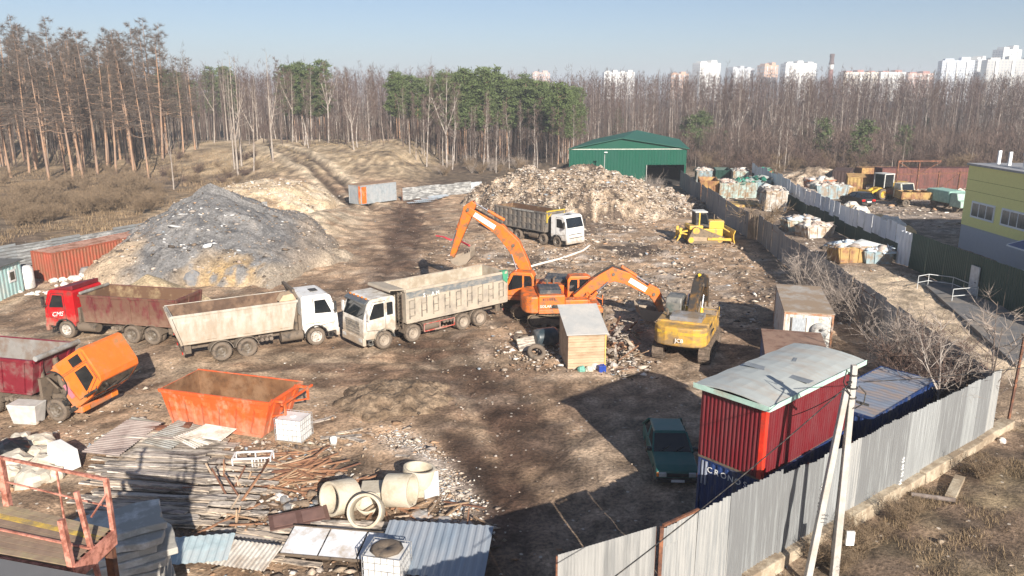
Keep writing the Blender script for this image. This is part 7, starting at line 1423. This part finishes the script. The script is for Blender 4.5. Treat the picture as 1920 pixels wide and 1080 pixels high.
mint_ = mat('skip_pale_green', (.4, .5, .47), .7, dirt=(.3, .2, .12), da=.35); rsk = mat('skip_rust', (.24, .11, .06), .8, var=.25, dirt=(.4, .27, .1), da=.4); wsk = mat('skip_white', (.58, .57, .54), .7, dirt=(.35, .26, .18), da=.35); gsk = mat('skip_blue_grey', (.26, .36, .4), .7, dirt=(.25, .2, .15), da=.35); ysk = mat('skip_ochre', (.42, .26, .09), .75, dirt=(.25, .12, .06), da=.4)
LW = [(.66, .64, .6), (.5, .44, .38), (.6, .48, .42), (.3, .25, .22)]; LB = [(.5, .6, .7), (.68, .7, .7), (.4, .34, .3)]; LG = [(.03, .2, .14), (.05, .26, .18), (.4, .42, .4), (.12, .2, .16)]
q = math.radians(80)
skip('ochre and rust high skip nearest the hangar gate', 1326, 366, q, 5.5, 2.5, 2.3, ysk); skip('pale green skip heaped with pale refuse right of the ochre one', 1362, 368, q, 5.5, 2.4, 2.1, mint_, LW, loadlab='pale refuse heaped in the pale green skip')
skip('pale skip covered with dark green netting', 1395, 368, q, 5.5, 2.6, 2.2, mint_, LG, loadlab='dark green netting over the pale skip'); skip('second netted skip further right in the row', 1424, 362, q, 5.0, 2.3, 2.1, gsk, LG, loadlab='green netting over the second netted skip')
skip('grey green skip in the rear row behind the netted ones', 1385, 342, q, 5, 2.4, 2.0, mint_, LW, loadlab='refuse in the rear row skip'); skip('pale skip at the left of the rear row', 1318, 340, q, 5, 2.4, 1.9, gsk, LW, loadlab='refuse in the left rear skip'); skip('low rusty skip by the white fence in the rear row', 1428, 340, q, 5, 2.3, 1.9, rsk, LG, loadlab='netting on the low rusty skip'); skip('dark green skip at the back corner of the rear row', 1352, 338, q, 5, 2.3, 1.9, dg)
skip('large dirty white high skip standing alone in the lane', 1448, 392, q, 5.8, 2.5, 2.6, wsk, LW, loadlab='refuse showing over the dirty white skip'); skip('pale green low skip heaped with blue and white bags', 1497, 432, math.radians(5), 3.6, 2.0, 1.2, mint_, LB, loadlab='blue and white bags heaped in the low skip'); skip('rusty grey low skip with reddish refuse beside the bag filled one', 1526, 444, math.radians(20), 3.6, 2.0, 1.2, wsk, LW, loadlab='reddish refuse in the rusty grey skip')
skip('rusty skip with a blue tarp by the shrubs', 1588, 490, math.radians(10), 3.2, 1.9, 1.4, rsk, LB, loadlab='blue tarp and rags in the rusty skip'); skip('blue grey skip full of pale rags near the green fence', 1640, 492, math.radians(-4), 2.6, 1.7, 1.1, gsk, LB, loadlab='pale rags in the blue grey skip')
k = MB(); k.box(-3.2, 3.2, -1.6, 1.6, 0, .3); k.box(-3.2, -2.9, -1.6, 1.6, .3, .55); p = G(1378, 385); one('steel_platform', 'low ochre steel platform in the lane before the skips', 'platform', k, mat('ochre_steel', (.5, .33, .1), .8, dirt=(.25, .16, .09), da=.3), (p.x, p.y, .1), .1)
skip('blue green skip beyond the white fence, nearest the scrap heap', 1552, 372, math.radians(8), 5.0, 2.4, 1.9, gsk, LW, loadlab='scrap in the blue green skip'); skip('grey skip under the end of the white fence', 1506, 388, math.radians(75), 4.5, 2.4, 2.0, wsk, LW, loadlab='boards in the grey skip'); skip('orange skip in front of the pale scrap heap', 1535, 358, math.radians(5), 4.2, 2.3, 1.7, mat('skip_orange', (.5, .17, .07), .7, dirt=(.3, .15, .1)), LW, loadlab='scrap in the orange skip')
container('shipping_container', 'orange brown container at the rear of the far yard left of the loader', 'container', *G(1602, 362).xy, .05, math.radians(70), 6, 2.5, 2.6, rsk, rsk, .5); container('shipping_container', 'dark brown container left of the orange brown one', 'container', *G(1578, 348).xy, .05, math.radians(62), 6, 2.5, 2.5, mat('dark_brown_steel', (.06, .035, .03), .8), None, .5)
container('shipping_container', 'ochre container behind the loader', 'container', *G(1640, 345).xy, .05, .05, 6, 2.5, 2.6, ysk, ysk, .5)
for i, px in enumerate((1686, 1740, 1795)): container('shipping_container', ['left', 'middle', 'right'][i] + ' one of three brown red containers along the far yard end', 'container', *G(px, 352).xy, .05, .02, 7.2, 2.6, 3.1, mat('brown_red_steel', (.15, .055, .045), .8, var=.2, dirt=(.08, .04, .035), da=.3), None, .6)
t = thing('steel_gantry', 'rusty steel lattice frame standing before the brown red containers', 'frame', (*G(1755, 372).xy, 0), .05); k = MB()
for x in (-6, -3, 0, 3, 6):
    k.bar((x, 0, 0), (x, 0, 5.2 if x < 0 else 3.8), .18)
k.bar((-6, 0, 5.2), (0, 0, 5.2), .2); k.bar((-6, 0, 3.4), (6, 0, 3.6), .15); k.bar((-6, 0, 5.1), (-3, 0, 3.4), .1); k.bar((-3, 0, 3.4), (0, 0, 5.1), .1); k.bar((0, 0, 1.2), (3, 0, 3.6), .1); k.build('lattice', rust, t); k = MB(); k.box(-6.3, 6.3, -.3, .3, 0, .15); k.build('base', rust, t)
t = thing('wheel_loader', 'yellow wheel loader with a grey cab frame in the far yard', 'loader', (*G(1655, 372).xy, 0), math.radians(200)); k = MB(); k.box(-3.2, -.6, -1.1, 1.1, 1.0, 2.3); k.box(-.6, 1.6, -.6, .6, .9, 1.6); k.build('body', by, t, bevel=.1)
k = MB(); k.box(-.6, .9, -.85, .85, 1.6, 3.4); k.build('cab', GLASS, t, bevel=.05); k = MB(); k.box(-.75, 1.05, -1.0, 1.0, 3.4, 3.52)
for x in (-.65, .95):
    for y in (-.9, .9): k.bar((x, y, 1.6), (x, y, 3.4), .12)
k.build('cab_frame', mat('pale_frame', (.55, .55, .52), .6), t); k = MB(); k.bar((1.2, -.5, 1.5), (3.2, -.5, .8), .25); k.bar((1.2, .5, 1.5), (3.2, .5, .8), .25); k.prism([(3.1, .2), (3.1, 1.3), (3.3, 1.3), (3.4, .5), (4.2, .2)], 'y', -1.3, 1.3); k.build('bucket', by, t)
for x in (-2.2, 1.2):
    for s_ in (-1, 1): wheel(t, x, s_ * 1.0, .75, .55, by)
pt_ = mat('old_white_paint', (.55, .55, .48), .6, dirt=(.3, .25, .15), da=.3)
t = thing('old_truck', 'small old white cab truck nosing out beside the loader', 'truck', (*G(1692, 378).xy, 0), math.radians(-75)); k = MB(); k.prism([(-.7, .6), (-.7, 2.5), (.5, 2.5), (.8, 1.6), (.95, .6)], 'y', -1.1, 1.1); c = k.build('cab', pt_, t, bevel=.08); k = MB(); k.slab((.83, -.9, 1.6), (.83, .9, 1.6), (.54, .9, 2.4), (.54, -.9, 2.4), .02); k.build('windscreen', GLASS, c)
k = MB(); k.box(-4.5, -.8, -1.15, 1.15, .9, 1.5); k.build('flatbed', rust, t); k = MB(); k.box(-4.4, .8, -.4, .4, .5, .8); k.build('chassis', FRAME, t)
for x in (0, -3.4):
    for s_ in (-1, 1): wheel(t, x, s_ * .95, .48, .28, RIM)
t = thing('flat_trailer', 'long rusty flat trailer with low board sides in the far yard', 'trailer', (*G(1748, 388).xy, 0), math.radians(-5)); k = MB(); k.box(-4.5, 4.5, -1.2, 1.2, 1.0, 1.2)
for s_ in (-1, 1): k.box(-4.5, 4.5, s_ * 1.18, s_ * 1.24, 1.2, 1.9)
for x in np.arange(-4.4, 4.5, 1.1): k.box(x, x + .1, -1.28, 1.28, .95, 1.95)
k.build('body', rsk, t)
for x in (-3.8, 3.0): 
    for s_ in (-1, 1): wheel(t, x, s_ * 1.0, .48, .3, RIM)
t = thing('old_truck', 'green tarped truck half hidden by the yellow building', 'truck', (*G(1800, 398).xy, 0), math.radians(-80)); k = MB(); k.prism([(-.7, .6), (-.7, 2.3), (.4, 2.3), (.7, 1.5), (1.2, 1.4), (1.3, .6)], 'y', -1.1, 1.1); k.build('cab', mat('pale_green_cab', (.3, .42, .36), .6), t, bevel=.08); k = MB(); k.prism([(-1.2, .9), (-1.2, 2.4), (1.2, 2.4), (1.2, .9)], 'x', -5, -.8); k.build('tarp', mat('green_canvas', (.25, .42, .36), .8), t, bevel=.15); k = MB(); k.box(-5, 1, -.4, .4, .5, .9); k.build('chassis', FRAME, t)
for x in (.3, -3.6):
    for s_ in (-1, 1): wheel(t, x, s_ * .95, .48, .28, RIM)
p = G(1530, 345); heap('scrap_heap', p.x, p.y, 8, 4.5, 2.8, 0, 60, lambda t, A, B: t ** .8, (1.5, 1.2), 61, c_gar, MATS['garbage'], 'pale scrap heap at the rear of the far yard beside the white fence', 'heap')
bigw = mat('white_big_bag', (.66, .64, .6), .8, var=.12, dirt=(.5, .42, .33), da=.3)
for i, (px, py) in enumerate(((1602, 402), (1612, 408), (1622, 414), (1596, 396), (1650, 425), (1662, 428), (1672, 432), (1688, 440), (1700, 445), (1642, 420), (1630, 416), (1770, 372), (1760, 374), (1742, 373), (1798, 372), (1715, 368), (1728, 371))): blob('big_bag', 'crumpled white bulk bag in the row inside the far yard', 'bag', px, py, rs.uniform(.8, 1.25), bigw if i % 4 else mat('yellowish_bag', (.6, .42, .22), .8), 330 + i, .8, 'bulk bags in the far yard', 0, 12)
x = R.uniform(36, 72, 1800); y = R.uniform(84, 128, 1800); k_ = (x - 36 > 0); tag(shards('far_yard_litter', ground_pts(x, y), R.gamma(1.8, .06, 1800) + .03, pick(1800, [4, 3, 3, 2, 2, 4, .8, .6, 3, 2]), FRAG), 'scrap and rubbish strewn over the far yard', 'litter')
x = R.uniform(26, 33.5, 900); y = R.uniform(60, 112, 900); tag(shards('lane_litter', ground_pts(x, y), R.gamma(1.6, .05, 900) + .02, pick(900, [3, 3, 3, 3, 3, 3, .8, .6, 3, 3]), FRAG), 'rubbish strewn along the lane behind the grey fence', 'litter')
for i in range(26): blob('gravestone', 'pale speck of a gravestone in the scrub behind the far yard', 'gravestone', *((rs.uniform(1340, 1380), rs.uniform(262, 285)) if i < 9 else (rs.uniform(1650, 1760), rs.uniform(262, 300))), rs.uniform(.4, .8), wl if i % 2 else gl_, 400 + i, 1.0, 'gravestones in the scrub', 0, 6)

# ------------------------------------------------------------------ the air
k = MB(); k.box(-3900, 3900, -420, 6200, -8, 92)
hm = bpy.data.materials.new('thin_air'); hm.use_nodes = True; n_ = hm.node_tree; n_.nodes.remove(n_.nodes['Principled BSDF'])
pv = n_.nodes.new('ShaderNodeVolumePrincipled'); pv.inputs['Color'].default_value = (.80, .87, .97, 1); pv.inputs['Density'].default_value = .00055; pv.inputs['Anisotropy'].default_value = .0
n_.links.new(pv.outputs[0], n_.nodes['Material Output'].inputs['Volume'])
tag(k.build('haze', hm), kind='stuff')
